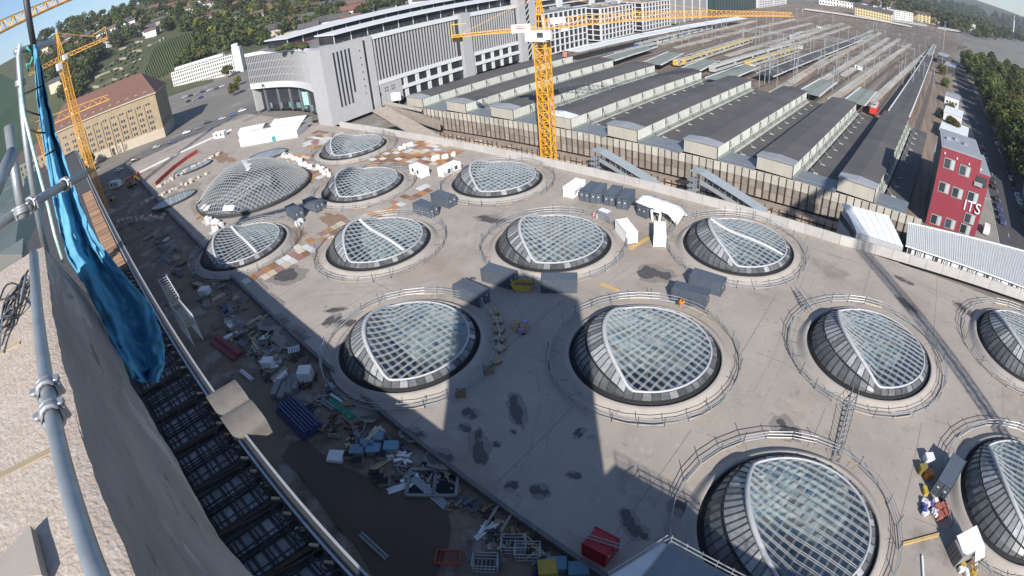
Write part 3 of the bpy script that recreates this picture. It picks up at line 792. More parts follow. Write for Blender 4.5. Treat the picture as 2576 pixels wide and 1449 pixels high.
# skip, pallets and packed goods
def skip(c, rz, label, M, L=3.6, Wd=1.8, Hh=1.3):
    t = thing('waste_skip', label, 'skip', (c[0], c[1], 0), rz)
    pr = [(-L/2, Hh), (-L/2 + .75, .12), (L/2 - .75, .12), (L/2, Hh)]
    mb = MB()
    for s_ in (1, -1):
        mb.add([(x, s_*Wd/2, z) for x, z in pr] + [(x, s_*(Wd/2 - .06), z) for x, z in pr], [(0, 1, 2, 3) if s_ < 0 else (3, 2, 1, 0), (7, 6, 5, 4) if s_ < 0 else (4, 5, 6, 7)])
    for (x0, z0), (x1, z1) in zip(pr[:-1], pr[1:]): mb.add([(x0, -Wd/2, z0), (x1, -Wd/2, z1), (x1, Wd/2, z1), (x0, Wd/2, z0)], [(0, 1, 2, 3)])
    mb.build('tub', M, t)
    for s_ in (1, -1): rod('rim', M, (-L/2, s_*Wd/2, Hh), (L/2, s_*Wd/2, Hh), .05, t, 6)
    MB().add([(x, y, Hh*.62 + .18*noise.noise(Vector((x*2, y*2, 1)))) for x in (-1.2, -.4, .4, 1.2) for y in (-.8, 0, .8)], [(3*i + j, 3*i + 3 + j, 3*i + 4 + j, 3*i + 1 + j) for i in range(3) for j in range(2)]).build('rubble', M_WOOD, t)
    for s_ in (-1, 1):
        for e in (-.7, .7): rod('lift_pin', M_DARKSTEEL, (e, s_*Wd/2, .8), (e, s_*(Wd/2 + .12), .8), .05, t, 6)
M_YELLOW = mat('yellow_paint', (.52, .36, .05), .6, (.38, .26, .05), 2, .6)
skip(gp(1315, 728), R(25), 'yellowish waste skip full of rubble between the grey containers', M_YELLOW)
M_CARD = mat('cardboard', (.42, .30, .19), .85, (.34, .24, .15), 2, .6, rnd=.15)
M_VIOLET = mat('violet_wrap', (.24, .18, .42), .4, (.35, .30, .5), 3, .6)
t = thing('packed_goods', 'stack of brown boxes with violet wrapping alone in the tower shadow', 'box stack', gp(1310, 830), R(20))
for k, (x, y, z, s_, M) in enumerate(((-.7, 0, .55, (1.1, 1.2, 1.1), M_CARD), (.5, .1, .6, (1.1, 1.1, 1.2), M_CARD), (.4, .9, .5, (1.0, .7, 1.0), M_CARD), (.45, -.8, .45, (.9, .6, .9), M_VIOLET), (.6, .5, 1.35, (.8, .8, .3), M_VIOLET), (-.6, .2, 1.25, (.8, .9, .3), M_CARD), (.7, -.9, .15, (.6, .6, .3), M_DARKSTEEL))): piece('box', M, (x, y, z), s_, t, .08*k, 'bevbox')
for k, p in enumerate(((1245, 790), (1254, 812), (1257, 836), (1260, 858), (1258, 882), (1248, 912), (1230, 935), (1160, 993))):
    c = gp(*p); t = thing('timber_pallet_box', '%s wooden pallet box counted clockwise along the eye railing in tower shadow' % ORD[k], 'pallet', c, R(50 - 14*k), 'wooden pallet boxes at the eye railing')
    for i in range(5): piece('slat', M_WOODPALE if k < 6 else M_WOOD, (-.6 + .3*i, 0, .62), (.2, 1.3, .05), t)
    for s_ in (-1, 1):
        for i in range(2): piece('side_board', M_WOOD, (0, s_*.62, .2 + .25*i), (1.4, .05, .18), t)
        piece('bearer', M_WOOD, (s_*.6, 0, .3), (.1, 1.2, .58), t)
M_ORANGE = mat('orange_paint', (.75, .24, .03), .55, (.6, .18, .03), 2, .5)
def mixer(p, label):
    t = thing('cement_mixer', label, 'mixer', gp(*p), R(30))
    lt = lathe([(.02, -.45), (.3, -.42), (.5, -.1), (.48, .15), (.26, .5), (.24, .52)], 14); o = lt.build('drum', M_ORANGE, t, (0, 0, 1.05)); o.rotation_euler = (R(35), 0, 0)
    for a in (0, 2.1, 4.2): rod('leg', M_ORANGE, (.1*math.cos(a), .1*math.sin(a), .75), (.6*math.cos(a), .6*math.sin(a), 0), .04, t)
    piece('motor', M_DARKSTEEL, (-.55, 0, .8), (.4, .4, .5), t)
mixer((1713, 772), 'orange cement mixer in front of the grey ribbed container')
# white tent and sheets by the container row
M_SHEET = mat('white_sheet', (.76, .76, .76), .6, (.62, .62, .63), .6, .6, .05, 1.2)
tt_ = thing('storage_tent', 'torn white tent sheet draped over containers beside the boundary wall', 'tent', gp(1665, 545), R(-6))
vs = []; fs = []; nx, ny = 14, 8
for i in range(nx + 1):
    for j in range(ny + 1):
        f, g_ = i/nx, j/ny; x = -5.2 + 10.4*f; y = -2.6 + 5.2*g_
        z = 3.6 - 1.3*abs(g_ - .5)*2*(.6 + .4*f) + .22*noise.noise(Vector((x*.8, y*.8, 0))) - (1.6*max(0, f - .8)*5 if f > .8 else 0)
        vs.append((x, y, max(.05, z)))
for i in range(nx):
    for j in range(ny): fs.append((i*(ny + 1) + j, (i + 1)*(ny + 1) + j, (i + 1)*(ny + 1) + j + 1, i*(ny + 1) + j + 1))
o = MB().add(vs, fs, True).build('canvas', M_SHEET, tt_); o.modifiers.new('th', 'SOLIDIFY').thickness = .04
for x in (-4.8, -1.5, 1.8, 3.6):
    for y in (-2.3, 2.3): rod('tent_pole', M_STEEL, (x, y, 0), (x, y, 2.3), .04, tt_, 6)
M_SHEETC = M_SHEET
piece('tent_flap', M_SHEETC, (1.3, -3.0, 1.2), (.5, .16, 2.4), tt_, (0, .15, 0), 'bevbox'); piece('tent_flap', M_SHEETC, (-.6, -3.0, 1.2), (.5, .16, 2.4), tt_, (0, -.15, 0), 'bevbox')
piece('arch_top', M_SHEETC, (.35, -3.0, 2.45), (2.3, .2, .4), tt_, 0, 'bevbox')
t = thing('tool_cabinet', 'grey tool cabinet with white top beside the light eye railing', 'cabinet', gp(1521, 552), R(-8))
for i in range(3): piece('cabinet_door', mat('grey_metal', (.22, .235, .25), .5, rnd=.1), (-.75 + .75*i, 0, 1.0), (.72, 1.1, 2.0), t)
piece('cabinet_top', M_CONTW, (0, 0, 2.06), (2.4, 1.3, .12), t)
M_REDBAR = mat('barrier_red', (.55, .05, .05), .6, (.45, .04, .05), 1.5, .5)
t = thing('traffic_barrier', 'red and white plastic barrier beside the grey tool cabinet', 'barrier', gp(1497, 546), R(-15))
for i in range(4): piece('barrier_block', M_REDBAR if i % 2 == 0 else M_CONTW, (-.6 + .4*i, 0, .45), (.38, .4, .9), t, 0, 'bevbox')
# yellow timber lengths
def beamstack(A, B, label, M, n=3, w=.2, h=.2, z=0.0, name='timber_beam', cat='timber'):
    a, b = gp(*A, z), gp(*B, z); t = thing(name, label, cat, a); d = b - a; nn = Vector((-d.y, d.x, 0)).normalized()
    for i in range(n):
        of = nn*(i - (n - 1)/2)*(w + .04); bar('beam', M, of + Vector((0, 0, h/2 + .01)), of + d*(.96 + .04*(i % 2)) + Vector((0, 0, h/2 + .01)), w, h, t)
M_YTIMB = mat('yellow_formwork_timber', (.58, .42, .16), .7, (.46, .32, .12), 2, .5, rnd=.15)
beamstack((1584, 628), (1634, 598), 'yellow formwork beams between the two bright white containers', M_YTIMB, 3)
beamstack((1510, 714), (1556, 733), 'yellow formwork beams lying in front of the middle light eyes', M_YTIMB, 2)
# goods in the shade of the lone right-hand container
for p, s_, M, lab in (((2332, 1162), (1.5, 1.5, 1.1), M_CONTW, 'white wrapped bale at the tip of the right container shadow'), ((2318, 1186), (1.4, 1.3, .9), mat('olive', (.20, .17, .05), .7), 'olive crate in the shadow of the right container'), ((2333, 1200), (1.2, 1.2, .9), M_ORANGE, 'orange crate in the shadow of the right container'), ((2325, 1238), (.7, 1.3, .5), M_YELLOW, 'narrow yellow box in the shadow of the right container')):
    t = thing('crate', lab, 'crate', gp(*p), R(25)); piece('crate_body', M, (0, 0, s_[2]/2), s_, t, 0, 'bevbox'); piece('crate_lid', M, (0, 0, s_[2] + .03), (s_[0]*.9, s_[1]*.9, .08), t, .05)
t = thing('bag_heap', 'heap of white bags and blue bundle below the right container', 'bags', gp(2338, 1278), .3)
for k in range(14): piece('bag', M_SHEET if k < 11 else mat('blue_bundle', (.08, .10, .32), .7), (random.uniform(-1.2, 1.2), random.uniform(-1.3, 1.3) - (.9 if k >= 11 else 0), .3 + .15*(k % 3)), (random.uniform(.6, 1.1), random.uniform(.5, .8), .5), t, random.uniform(0, 3), 'bevbox')
t = thing('brick_pallet', 'pallets of reddish goods below the white bags on the right', 'pallet', gp(2368, 1300), R(35))
M_REDDISH = mat('reddish_goods', (.40, .13, .10), .75, (.30, .10, .08), 2, .6, rnd=.2)
for k, (x, y) in enumerate(((-.6, 0), (.6, .2), (-.4, 1.2), (.7, 1.3))): piece('goods', M_REDDISH, (x, y, .5), (1.05, 1.0, .75), t, .1*k, 'bevbox'); piece('pallet_base', M_WOOD, (x, y, .07), (1.2, 1.1, .13), t, .1*k)
t = thing('white_shed', 'small shed with tilted white roof panels on the lower right deck', 'shed', gp(2415, 1395), R(40))
piece('shed_wall', mat('shed_grey', (.20, .20, .205), .7), (0, 0, 1.1), (3.6, 2.6, 2.2), t)
for i in range(4): piece('shed_batten', M_DARKSTEEL, (-1.83, -.9 + .6*i, 1.1), (.05, .08, 2.1), t)
piece('roof_panel', M_CONTW, (.2, .2, 2.55), (3.3, 2.9, .12), t, (R(8), R(-10), 0)); piece('roof_panel', M_CONTW, (1.2, -1.75, 2.0), (1.6, 1.5, .1), t, (R(48), R(-8), 0))
beamstack((2268, 1370), (2362, 1345), 'yellow hose-like timber length crossing the gap between the two lower right light eyes', M_YTIMB, 2, .18)
beamstack((2318, 1400), (2322, 1470), 'single white post lying at the bottom border', M_CONTW, 1, .25, .25, name='white_post', cat='post')
t = thing('bag_heap', 'yellow sack and mixed rubble bags at the lower right border', 'bags', gp(2435, 1440), 0)
for k in range(9): piece('bag', (M_YELLOW, M_SHEET, M_WOOD)[k % 3], (random.uniform(-1.3, 1.3), random.uniform(-1.5, 1.5), .35), (random.uniform(.7, 1.2), random.uniform(.5, .9), .6), t, random.uniform(0, 3), 'bevbox')
# access stairs of tube between the right-hand eyes
for k, (A, B, lab) in enumerate((((2004, 735), (2032, 790), 'tube access steps between the brick-paned eye and the right eye'), ((2100, 1165), (2145, 1000), 'tube footbridge linking the right eye railing with the nearest eye'))):
    a, b = gp(*A), gp(*B); t = thing('tube_stair', lab, 'steps', a); d = b - a; d.z = 0; u = d.normalized(); nn = Vector((-u.y, u.x, 0)); L_ = d.length
    for s_ in (-.5, .5):
        rod('handrail', M_STEEL, nn*s_ + Vector((0, 0, 1.2)), nn*s_ + u*L_ + Vector((0, 0, 2.0)), .035, t, 6); rod('stringer', M_DARKSTEEL, nn*s_ + Vector((0, 0, .2)), nn*s_ + u*L_ + Vector((0, 0, .9)), .05, t, 6)
    for i in range(max(3, int(L_/1.0))):
        q = u*(i*1.0); z = .2 + .7*i/max(1, L_)
        bar('tread', M_STEEL, q - nn*.5 + Vector((0, 0, z)), q + nn*.5 + Vector((0, 0, z)), .25, .05, t)
        for s_ in (-.5, .5): rod('stanchion', M_STEEL, q + nn*s_ + Vector((0, 0, 0)), q + nn*s_ + Vector((0, 0, 1.25 + z)), .03, t, 6)
# ---------------------------------------------------------------- wet patches, sheets of formwork and painted dashes on the deck (parts of the deck)
for k, (px, py, a, b, rz) in enumerate(((715, 690, 4.2, 2.6, .3), (688, 812, 2.4, 1.8, .5), (728, 846, 3.0, 2.0, .2), (842, 780, 1.6, .7, .8), (838, 806, 1.2, 1.6, .3), (868, 812, 1.8, 1.0, .5), (1238, 552, 3.4, 1.2, .2), (1652, 688, 2.6, 2.1, .1), (1205, 1120, 2.4, 1.0, -.7), (1300, 1030, 2.6, .9, -.7), (1183, 1040, 1.0, .8, .1), (1168, 1076, .8, .6, 0), (1036, 1092, 1.5, .9, .4), (1457, 1090, .5, .8, 0), (1442, 1196, .8, .5, .3), (1287, 1222, .7, .7, 0), (1358, 1236, 1.0, .8, .2), (1722, 1276, 1.5, 1.2, .3), (1586, 1318, 1.9, .8, -.6), (1610, 1340, 1.0, .7, 0), (1976, 1078, 2.0, 1.2, -.5), (2284, 768, 2.6, 1.0, -.6), (2276, 706, 2.0, .7, -.2), (2425, 778, 2.4, 1.2, -.4), (1104, 1152, 1.6, 1.2, .5), (1040, 1100, .8, .5, .1), (1292, 1085, .4, .3, 0), (1250, 1118, .5, .4, 0), (770, 1010, .8, .5, .3), (925, 1050, 1.2, .6, .6), (700, 880, .6, .4, .1), (1190, 700, .5, .4, 0))):
    c = gp(px, py); MB().sheet(blob(c, a*1.3, b*1.35, 56, k + 1.13, .34, rz), .0095 + .00008*k).build('damp_margin', M_DAMP, deck)
    rw_ = random.Random(k)
    for q in range(3):
        ex = (q - 1)*.62*a; of = Vector((ex*math.cos(rz) - rw_.uniform(-.3, .3)*b*math.sin(rz), ex*math.sin(rz) + rw_.uniform(-.35, .35)*b, 0)); sc_q = (.62, .85, .5)[(q + k) % 3]
        MB().sheet(blob(c + of, a*sc_q*.75, b*sc_q, 48, k*3 + q, .38, rz + rw_.uniform(-.3, .3)), .0135 + .003*q + .00009*k).build('wet_patch', M_WET, deck)
M_YMARK = mat('yellow_marking', (.50, .42, .16), .8, (.40, .35, .20), 2, .6)
for A, B, n in (((1928, 836), (1706, 1196), 34), ((1950, 846), (1728, 1206), 34), ((1884, 985), (2160, 1095), 26), ((1900, 975), (2270, 1120), 30), ((1636, 1192), (1740, 1212), 9), ((1385, 830), (1490, 740), 10)):
    a, b = gp(*A, .006), gp(*B, .006)
    for i in range(n):
        if random.random() < .28: continue
        f = (i + .5)/n; c = a.lerp(b, f); piece('marking', M_YMARK, c, ((b - a).length/n*.5, .09, .004), deck, math.atan2(b.y - a.y, b.x - a.x))
SHEETM = [mat('rose_formwork', (.34, .19, .16), .7, (.27, .15, .125), 1, .5, rnd=.15), mat('orange_formwork', (.44, .22, .09), .75, (.33, .15, .06), .7, .6, rnd=.2), mat('pale_formwork', (.55, .47, .36), .75, (.44, .36, .27), 1, .6, rnd=.15), mat('white_sheeting', (.60, .61, .60), .7, (.48, .5, .5), 1, .6, rnd=.1), mat('brown_formwork', (.25, .14, .08), .75, (.18, .10, .06), 1, .6, rnd=.2)]
def inpoly(x, y, P_):
    c = False
    for i in range(len(P_)):
        x0, y0 = P_[i]; x1, y1 = P_[i - 1]
        if (y0 > y) != (y1 > y) and x < (x1 - x0)*(y - y0)/(y1 - y0) + x0: c = not c
    return c
nsh = 0
for poly, wts, dens in ((((590, 708), (612, 722), (800, 640), (790, 612)), (3, 5, 4, 2, 1), .9), (((715, 640), (960, 552), (1085, 480), (1075, 462), (900, 545), (740, 612)), (3, 4, 4, 2, 2), .75), (((760, 372), (790, 330), (860, 335), (800, 375)), (2, 3, 2, 3, 3), .8), (((985, 372), (1080, 352), (1160, 380), (1120, 415), (1020, 415), (900, 425)), (1, 5, 2, 2, 4), .85), (((490, 545), (560, 550), (590, 600), (545, 610)), (1, 3, 3, 3, 2), .6), (((690, 395), (800, 380), (830, 430), (780, 470), (760, 440)), (1, 3, 3, 4, 3), .7)):
    W_ = [(gp(*p).x, gp(*p).y) for p in poly]
    x0, x1 = min(p[0] for p in W_), max(p[0] for p in W_); y0, y1 = min(p[1] for p in W_), max(p[1] for p in W_)
    x = x0
    while x < x1:
        y = y0
        while y < y1:
            if inpoly(x, y, W_) and random.random() < dens and nsh < 290 and not any((x - e[0])**2 + (y - e[1])**2 < 14.2**2 for e in EYES):
                M = random.choices(SHEETM, wts)[0]; nsh += 1
                piece('formwork_sheet', M, (x, y, .05 + .02*random.random()), (2.4, 1.6, .06), deck, random.gauss(-.1, .06))
            y += 1.75
        x += 2.6
M_DIRT = [mat('brown_dirt', (.27, .185, .125), .9, (.19, .135, .095), .6, .7, .02, 3), mat('grey_dirt', (.30, .265, .225), .9, (.22, .19, .16), .6, .7, .02, 3)]
for k, (px, py, a, b) in enumerate(((560, 585, 9, 3), (480, 470, 16, 3), (560, 395, 12, 3), (800, 350, 9, 4), (1010, 392, 10, 4), (770, 430, 7, 4), (850, 560, 8, 2.5), (690, 640, 8, 2), (1100, 400, 8, 3), (430, 480, 10, 3), (620, 620, 6, 2), (950, 350, 9, 3), (735, 590, 5, 3), (500, 520, 8, 2.5))):
    MB().sheet(blob(gp(px, py), a, b, 64, 90 + k, .5, R(-8)), .02 + .0004*k).build('dirt_patch', M_DIRT[k % 2], deck)
# white bulk bags in rows
nb = 0
for rowname, A, B, n, w_ in (('row behind the grid dome', (712, 392), (835, 442), 22, 1.6), ('heap between grid dome and yard', (520, 552), (590, 605), 16, 2.6), ('group at the dome containers', (700, 585), (760, 560), 7, 1.5), ('group on the rusty sheets by the wall', (1000, 378), (1045, 366), 5, 1.5), ('group behind the white cabins', (1085, 405), (1140, 392), 7, 1.6)):
    a, b = gp(*A), gp(*B)
    for i in range(n):
        c = a.lerp(b, (i + .3)/n) + Vector((random.uniform(-w_, w_), random.uniform(-w_, w_), 0))*.5
        if any((c.x - e[0])**2 + (c.y - e[1])**2 < 13.8**2 for e in EYES): continue
        t = thing('bulk_bag', '%s white bulk bag of the %s' % (ordn(i), rowname), 'bag', c, random.uniform(0, 3), 'white bulk bags round the dome')
        piece('bag_body', M_SHEET, (0, 0, .5), (1.15, 1.1, 1.0), t, 0, 'bevbox'); piece('bag_top', M_SHEET, (.1, 0, 1.08), (.55, .5, .2), t, .5, 'ball')
# ---------------------------------------------------------------- steel grid dome at the far end of the hall
DC = Vector((-150, 58, 0)); DR, DHh = 17.2, 8.6
dome = thing('grid_dome', 'large grey steel grid shell dome over the northern entrance', 'dome', DC, R(25))
def dome_pt(a, b):     # a,b in [-1,1] lattice on the shell
    r_ = math.hypot(a, b); return (DR*1.06*a, DR*.97*b, .9 + DHh*(1 - min(1, r_)**2.1))
mb = MB(); N_ = 38
def seg(mb, f, w_):
    pts = [p for p in f]
    for p, q in zip(pts[:-1], pts[1:]): mb.bar(p, q, w_, w_*1.1)
for fam in range(2):
    for k in range(-N_//2 + 1, N_//2):
        v = k/(N_/2); pts = []
        for i in range(-30, 31):
            u_ = i/30
            if u_*u_ + v*v <= 1: pts.append(dome_pt(u_, v) if fam == 0 else dome_pt(v, u_))
        if len(pts) > 2: seg(mb, pts[::2] + ([pts[-1]] if len(pts) % 2 == 0 else []), .105)
M_DOMEST = mat('dome_steel', (.40, .405, .40), .5, (.30, .305, .305), .6, .5)
lat = mb.build('lattice', M_DOMEST, dome); lat['kind'] = 'stuff'
mb = MB(); pts = [dome_pt(math.cos(2*math.pi*i/64), math.sin(2*math.pi*i/64)) for i in range(64)]
MB().tube(pts, .35, 8, True).build('base_ring', M_DARKSTEEL, dome)
MB().add([(p[0]*1.0, p[1]*1.0, -.02) for p in pts] + [(p[0], p[1], .8) for p in pts], [(i, (i + 1) % 64, 64 + (i + 1) % 64, 64 + i) for i in range(64)]).build('base_wall', M_DARKSTEEL, dome)
vs = []; fs = []
for i in range(13):
    for j in range(48):
        rr = max(.001, i/12); t = 2*math.pi*j/48; vs.append((*dome_pt(rr*math.cos(t), rr*math.sin(t))[:2], dome_pt(rr*math.cos(t), rr*math.sin(t))[2] - .14))
for i in range(12):
    for j in range(48): fs.append((i*48 + j, (i + 1)*48 + j, (i + 1)*48 + (j + 1) % 48, i*48 + (j + 1) % 48))
MB().add(vs, fs, True).build('glazing', glass('dome_glass', (.80, .82, .82), .16, .25, (.85, .9, .95)), dome)
MB().add([(p[0]*.98, p[1]*.98, .02) for p in pts], [tuple(range(64))]).build('dome_floor', mat('dome_floor', (.34, .325, .30), .9, (.2, .195, .19), .2, .7), dome)
def dome_panel(a, b, M=M_WHITE):
    h = .9/(N_/2); cs = [dome_pt(a, b), dome_pt(a + h, b), dome_pt(a + h, b + h), dome_pt(a, b + h)]
    MB().add([(p[0], p[1], p[2] + .14) for p in cs] + [(p[0], p[1], p[2] + .05) for p in cs], [(0, 1, 2, 3), (7, 6, 5, 4), (0, 4, 5, 1), (1, 5, 6, 2), (2, 6, 7, 3), (3, 7, 4, 0)]).build('panel', M, dome)
M_PALEP = mat('pale_dome_panel', (.52, .52, .51), .5, rnd=.15)
for i, j in ((-1, 5), (0, 4), (0, 5), (1, 4), (1, 3), (2, 3), (2, 2), (3, 2), (3, 1), (4, 1), (4, 0), (5, 0), (5, -1), (6, -1), (6, -2), (2, 5), (5, 1)): dome_panel((i - 2)/(N_/2), (j - 3)/(N_/2), M_PALEP)
for a in (-1.95, -1.6, -1.45, -.9):
    c, s_ = math.cos(a - R(25)), math.sin(a - R(25)); p = dome_pt(.93*c, .93*s_); piece('cover_sheet', M_WHITE, (p[0], p[1], p[2] + .3), (3.4, 1.7, .1), dome, (R(-30)*s_, R(30)*c, a - R(25) + math.pi/2))
for k in range(4):        # stair flights inside
    bar('stair_flight', M_PALEP, (-9 + 2.6*k, -9, .4), (-2 + 2.6*k, 2.5, 3.4), 1.1, .3, dome)
for k in range(3): piece('inner_gallery', M_PALEP, (3 + 2*k, 5 - 2.5*k, 2.2 + k*.5), (6, 2.0, .5), dome, R(-50))
# ---------------------------------------------------------------- flat oval skylights
def oval(A, B, w_, label):
    a, b = gp(*A), gp(*B); c = (a + b)/2; d = b - a
    t = thing('oval_skylight', label, 'skylight', c, math.atan2(d.y, d.x), 'flat oval skylights')
    L_ = d.length/2
    pr = lambda k, z: [(L_*k*math.cos(2*math.pi*i/40), w_*k*math.sin(2*math.pi*i/40)*(1), z) for i in range(40)]
    MB().tube(pr(1.0, .45), .3, 6, True).build('oval_frame', M_DARKSTEEL, t)
    n = 15
    for i in range(n):
        x0, x1 = -L_*.97 + 1.94*L_*i/n + .05, -L_*.97 + 1.94*L_*(i + 1)/n - .05
        y0, y1 = (w_*.95*math.sqrt(max(0.0, 1 - (x/(L_))**2)) for x in (x0, x1))
        MB().add([(x0, -y0, .55), (x1, -y1, .55), (x1, y1, .55), (x0, y0, .55), (x0, -y0, .45), (x1, -y1, .45), (x1, y1, .45), (x0, y0, .45)], [(0, 1, 2, 3), (7, 6, 5, 4), (0, 4, 5, 1), (2, 6, 7, 3)]).build('roof_strip', mat('oval_panel', (.25, .29, .32), .4, (.30, .34, .37), .3, .5, rnd=.15), t)
oval((440, 443), (533, 406), 4.6, 'flat grey oval skylight left of the grid dome, by the red barrier')
oval((382, 530), (493, 483), 4.6, 'flat grey oval skylight in front of the grid dome, partly shaded')
oval((628, 402), (722, 382), 4.6, 'flat grey oval skylight behind the grid dome')
# ================================================================ boundary wall, excavation, old platform hall, track field
M_WALL = mat('boundary_concrete', (.47, .455, .44), .8, (.38, .365, .35), .5, .6, rnd=.06)
M_PIT = mat('pit_soil', (.32, .27, .22), .9, (.22, .18, .15), .2, .6, .1, 1)
WY = lambda x: 108.5 + .10*max(0, x + 8)
bw = thing('boundary_wall', 'long pale concrete panel wall between the deck and the excavation', 'wall', (0, 0, 0))
x = -176.0
while x < 70:
    p, q = Vector((x, WY(x), 1.05)), Vector((x + 3.94, WY(x + 3.94), 1.05 + random.uniform(-.03, .03))); bar('wall_panel', M_WALL, p, q, .35, 2.15, bw); x += 4.0
tag(MB().box((-60, 119, -8.8), (250, 26, .4)).build('excavation_floor', M_PIT), kind='structure')
tag(MB().box((-55, 108.9, -4.6), (240, .3, 9.0)).build('deck_edge', M_WALL), kind='structure')
M_FASCIA = mat('fascia_panel', (.46, .44, .39), .75, (.36, .335, .29), .6, .6, rnd=.14, stains=[((.24, .20, .16), .9, .6, .72)])
M_LAG = mat('timber_lagging', (.21, .175, .15), .85, (.30, .265, .23), .9, .7, rnd=.25)
M_LAG2 = mat('pale_lagging', (.50, .44, .36), .85, (.30, .22, .16), .8, .7, rnd=.2)
rw = thing('retaining_wall', 'brown soldier-pile retaining wall with pale fascia under the old platforms', 'wall', (0, 131, 0))
for i in range(86):
    x = -162 + 2.0*i
    if x > 8: break
    bar('fascia_panel', M_FASCIA, (x, 0, .8), (x + 1.94, 0, .8), .22, 2.4, rw)
    for z in (-1.5, -3.8): bar('lagging', M_LAG, (x + .1, .1, z), (x + 1.9, .1, z), .15, 2.2, rw)
    bar('pile', M_RUST, (x - .03, -.22, -5.4), (x - .03, -.22, 2.0), .14, .22, rw)
    if i % 1 == 0:
        h = random.uniform(2.6, 3.6); bar('lower_lagging', M_LAG2, (x + .15, -4.0, -8.4 + h/2), (x + 1.8, -4.0, -8.4 + h/2), .2, h, rw)
        bar('lower_pile', M_RUST, (x, -4.2, -8.4), (x, -4.2, -4.6 + random.uniform(-.4, .5)), .22, .22, rw)
tag(MB().box((-78, 129, -5.6), (170, 4.2, .5)).build('berm', M_PIT), kind='structure')
# ramp at the left end of the excavation
M_RAMP = mat('ramp_concrete', (.42, .37, .32), .85, (.30, .25, .21), .4, .6)
t = thing('ramp_wall', 'light sloping ramp and brown side wall at the left end of the excavation', 'ramp', gp(1000, 318, 0), R(-4))
bar('ramp_slab', M_RAMP, (-26, 10, 1.0), (22, 2, -4.5), 6.5, .6, t); bar('ramp_parapet', M_FASCIA, (-27, 13.6, 2.4), (-2, 12.4, 2.2), .4, 1.2, t); bar('ramp_side', M_LAG, (-26, 13.2, .4), (10, 10.5, -1.5), .5, 3.4, t)
# covered stairs down into the excavation
M_STAIRROOF = mat('stair_roof_metal', (.30, .34, .36), .45, (.25, .285, .30), .8, .5)
def aty(px, py, y):
    d = ray(px, py); k = y/d.y; return Vector((d.x*k, y, HC + d.z*k))
def stair(c0, c1, p0, label):
    a = aty(*c0, 119.0); b = aty(*c1, 116.5); t = thing('covered_stair', label, 'stair', a); d = b - a; nn = Vector((-d.y, d.x, 0)).normalized()
    u = Vector((d.x, d.y, 0)).normalized()
    for s_ in (0,): bar('roof_slope', M_STAIRROOF, (0, 0, 0), d, 3.3, .16, t)
    for s_ in (-1.3, 1.3): bar('side_cladding', M_STAIRROOF, nn*s_ - Vector((0, 0, 2.1)), d + nn*s_ - Vector((0, 0, 2.1)), .08, 1.0, t)
    c = -u*2.6; bar('roof_landing', M_STAIRROOF, c*1.1 + Vector((0, 0, .05)), Vector((0, 0, .05)), 3.6, .14, t)
    for k in range(11):
        f = k/10; q = d*f
        for s_ in (-1.2, 1.2): rod('post', M_STEEL, q + nn*s_ - Vector((0, 0, 2.7)), q + nn*s_ - Vector((0, 0, .08)), .06, t, 6)
    for s_ in (-1.2, 1.2): rod('handrail', M_STEEL, nn*s_ - Vector((0, 0, 1.6)), d + nn*s_ - Vector((0, 0, 1.6)), .05, t, 6)
    for k in range(24): q = d*(k/24); bar('step', M_STEEL, q - nn*1.1 - Vector((0, 0, 2.6)), q + nn*1.1 - Vector((0, 0, 2.6)), .6, .08, t)
    for k in range(4):
        for s_ in (-1.5, 1.5): rod('scaffold_leg', M_STEEL, c*(.35*k) + nn*s_ - Vector((0, 0, 9)), c*(.35*k) + nn*s_, .06, t, 6)
    for k in range(3): bar('landing', M_STEEL, c - nn*1.5 - Vector((0, 0, 2.6 + 1.4*k)), c + nn*1.5 - Vector((0, 0, 2.6 + 1.4*k)), 2.2, .1, t)
stair((1516, 380), (1652, 463), 0, 'grey-roofed scaffold stair descending behind the wall near the yellow crane')
stair((1770, 433), (1925, 532), 0, 'grey-roofed scaffold stair descending behind the wall below the platform roofs')
# ---------------------------------------------------------------- platform roofs
M_PROOF = mat('platform_roof_felt', (.105, .10, .10), .85, (.075, .072, .072), .15, .6, rnd=.1, stains=[((.09, .088, .088), .3, .58, .68)])
M_PSIDE = mat('side_glazing', (.48, .49, .46), .6, (.38, .39, .36), .35, .6, rnd=.09)
M_PCAP = mat('roof_cap_sheet', (.30, .315, .335), .5, (.24, .255, .275), .4, .6, rnd=.1)
M_PCAPW = mat('roof_cap_white', (.66, .69, .70), .5)
M_PEND = mat('end_wall_boards', (.46, .43, .37), .8, (.37, .345, .30), .35, .6, stretch=(3, 3, .3))
M_PGREEN = mat('platform_green_grey', (.25, .28, .245), .8, (.20, .225, .20), .15, .6)
M_LOWB = mat('low_roof_blue', (.17, .195, .22), .5, (.14, .16, .185), .3, .5)
TILT = R(-4.1)
XR = [-154.7, -133.1, -112.5, -90.8, -69.0, -45.5, -25.0, -3.3]
SIDE = {}
def side_mesh(L_, Hh):
    return corr_side(L_, Hh, M_PSIDE, .06, .7)
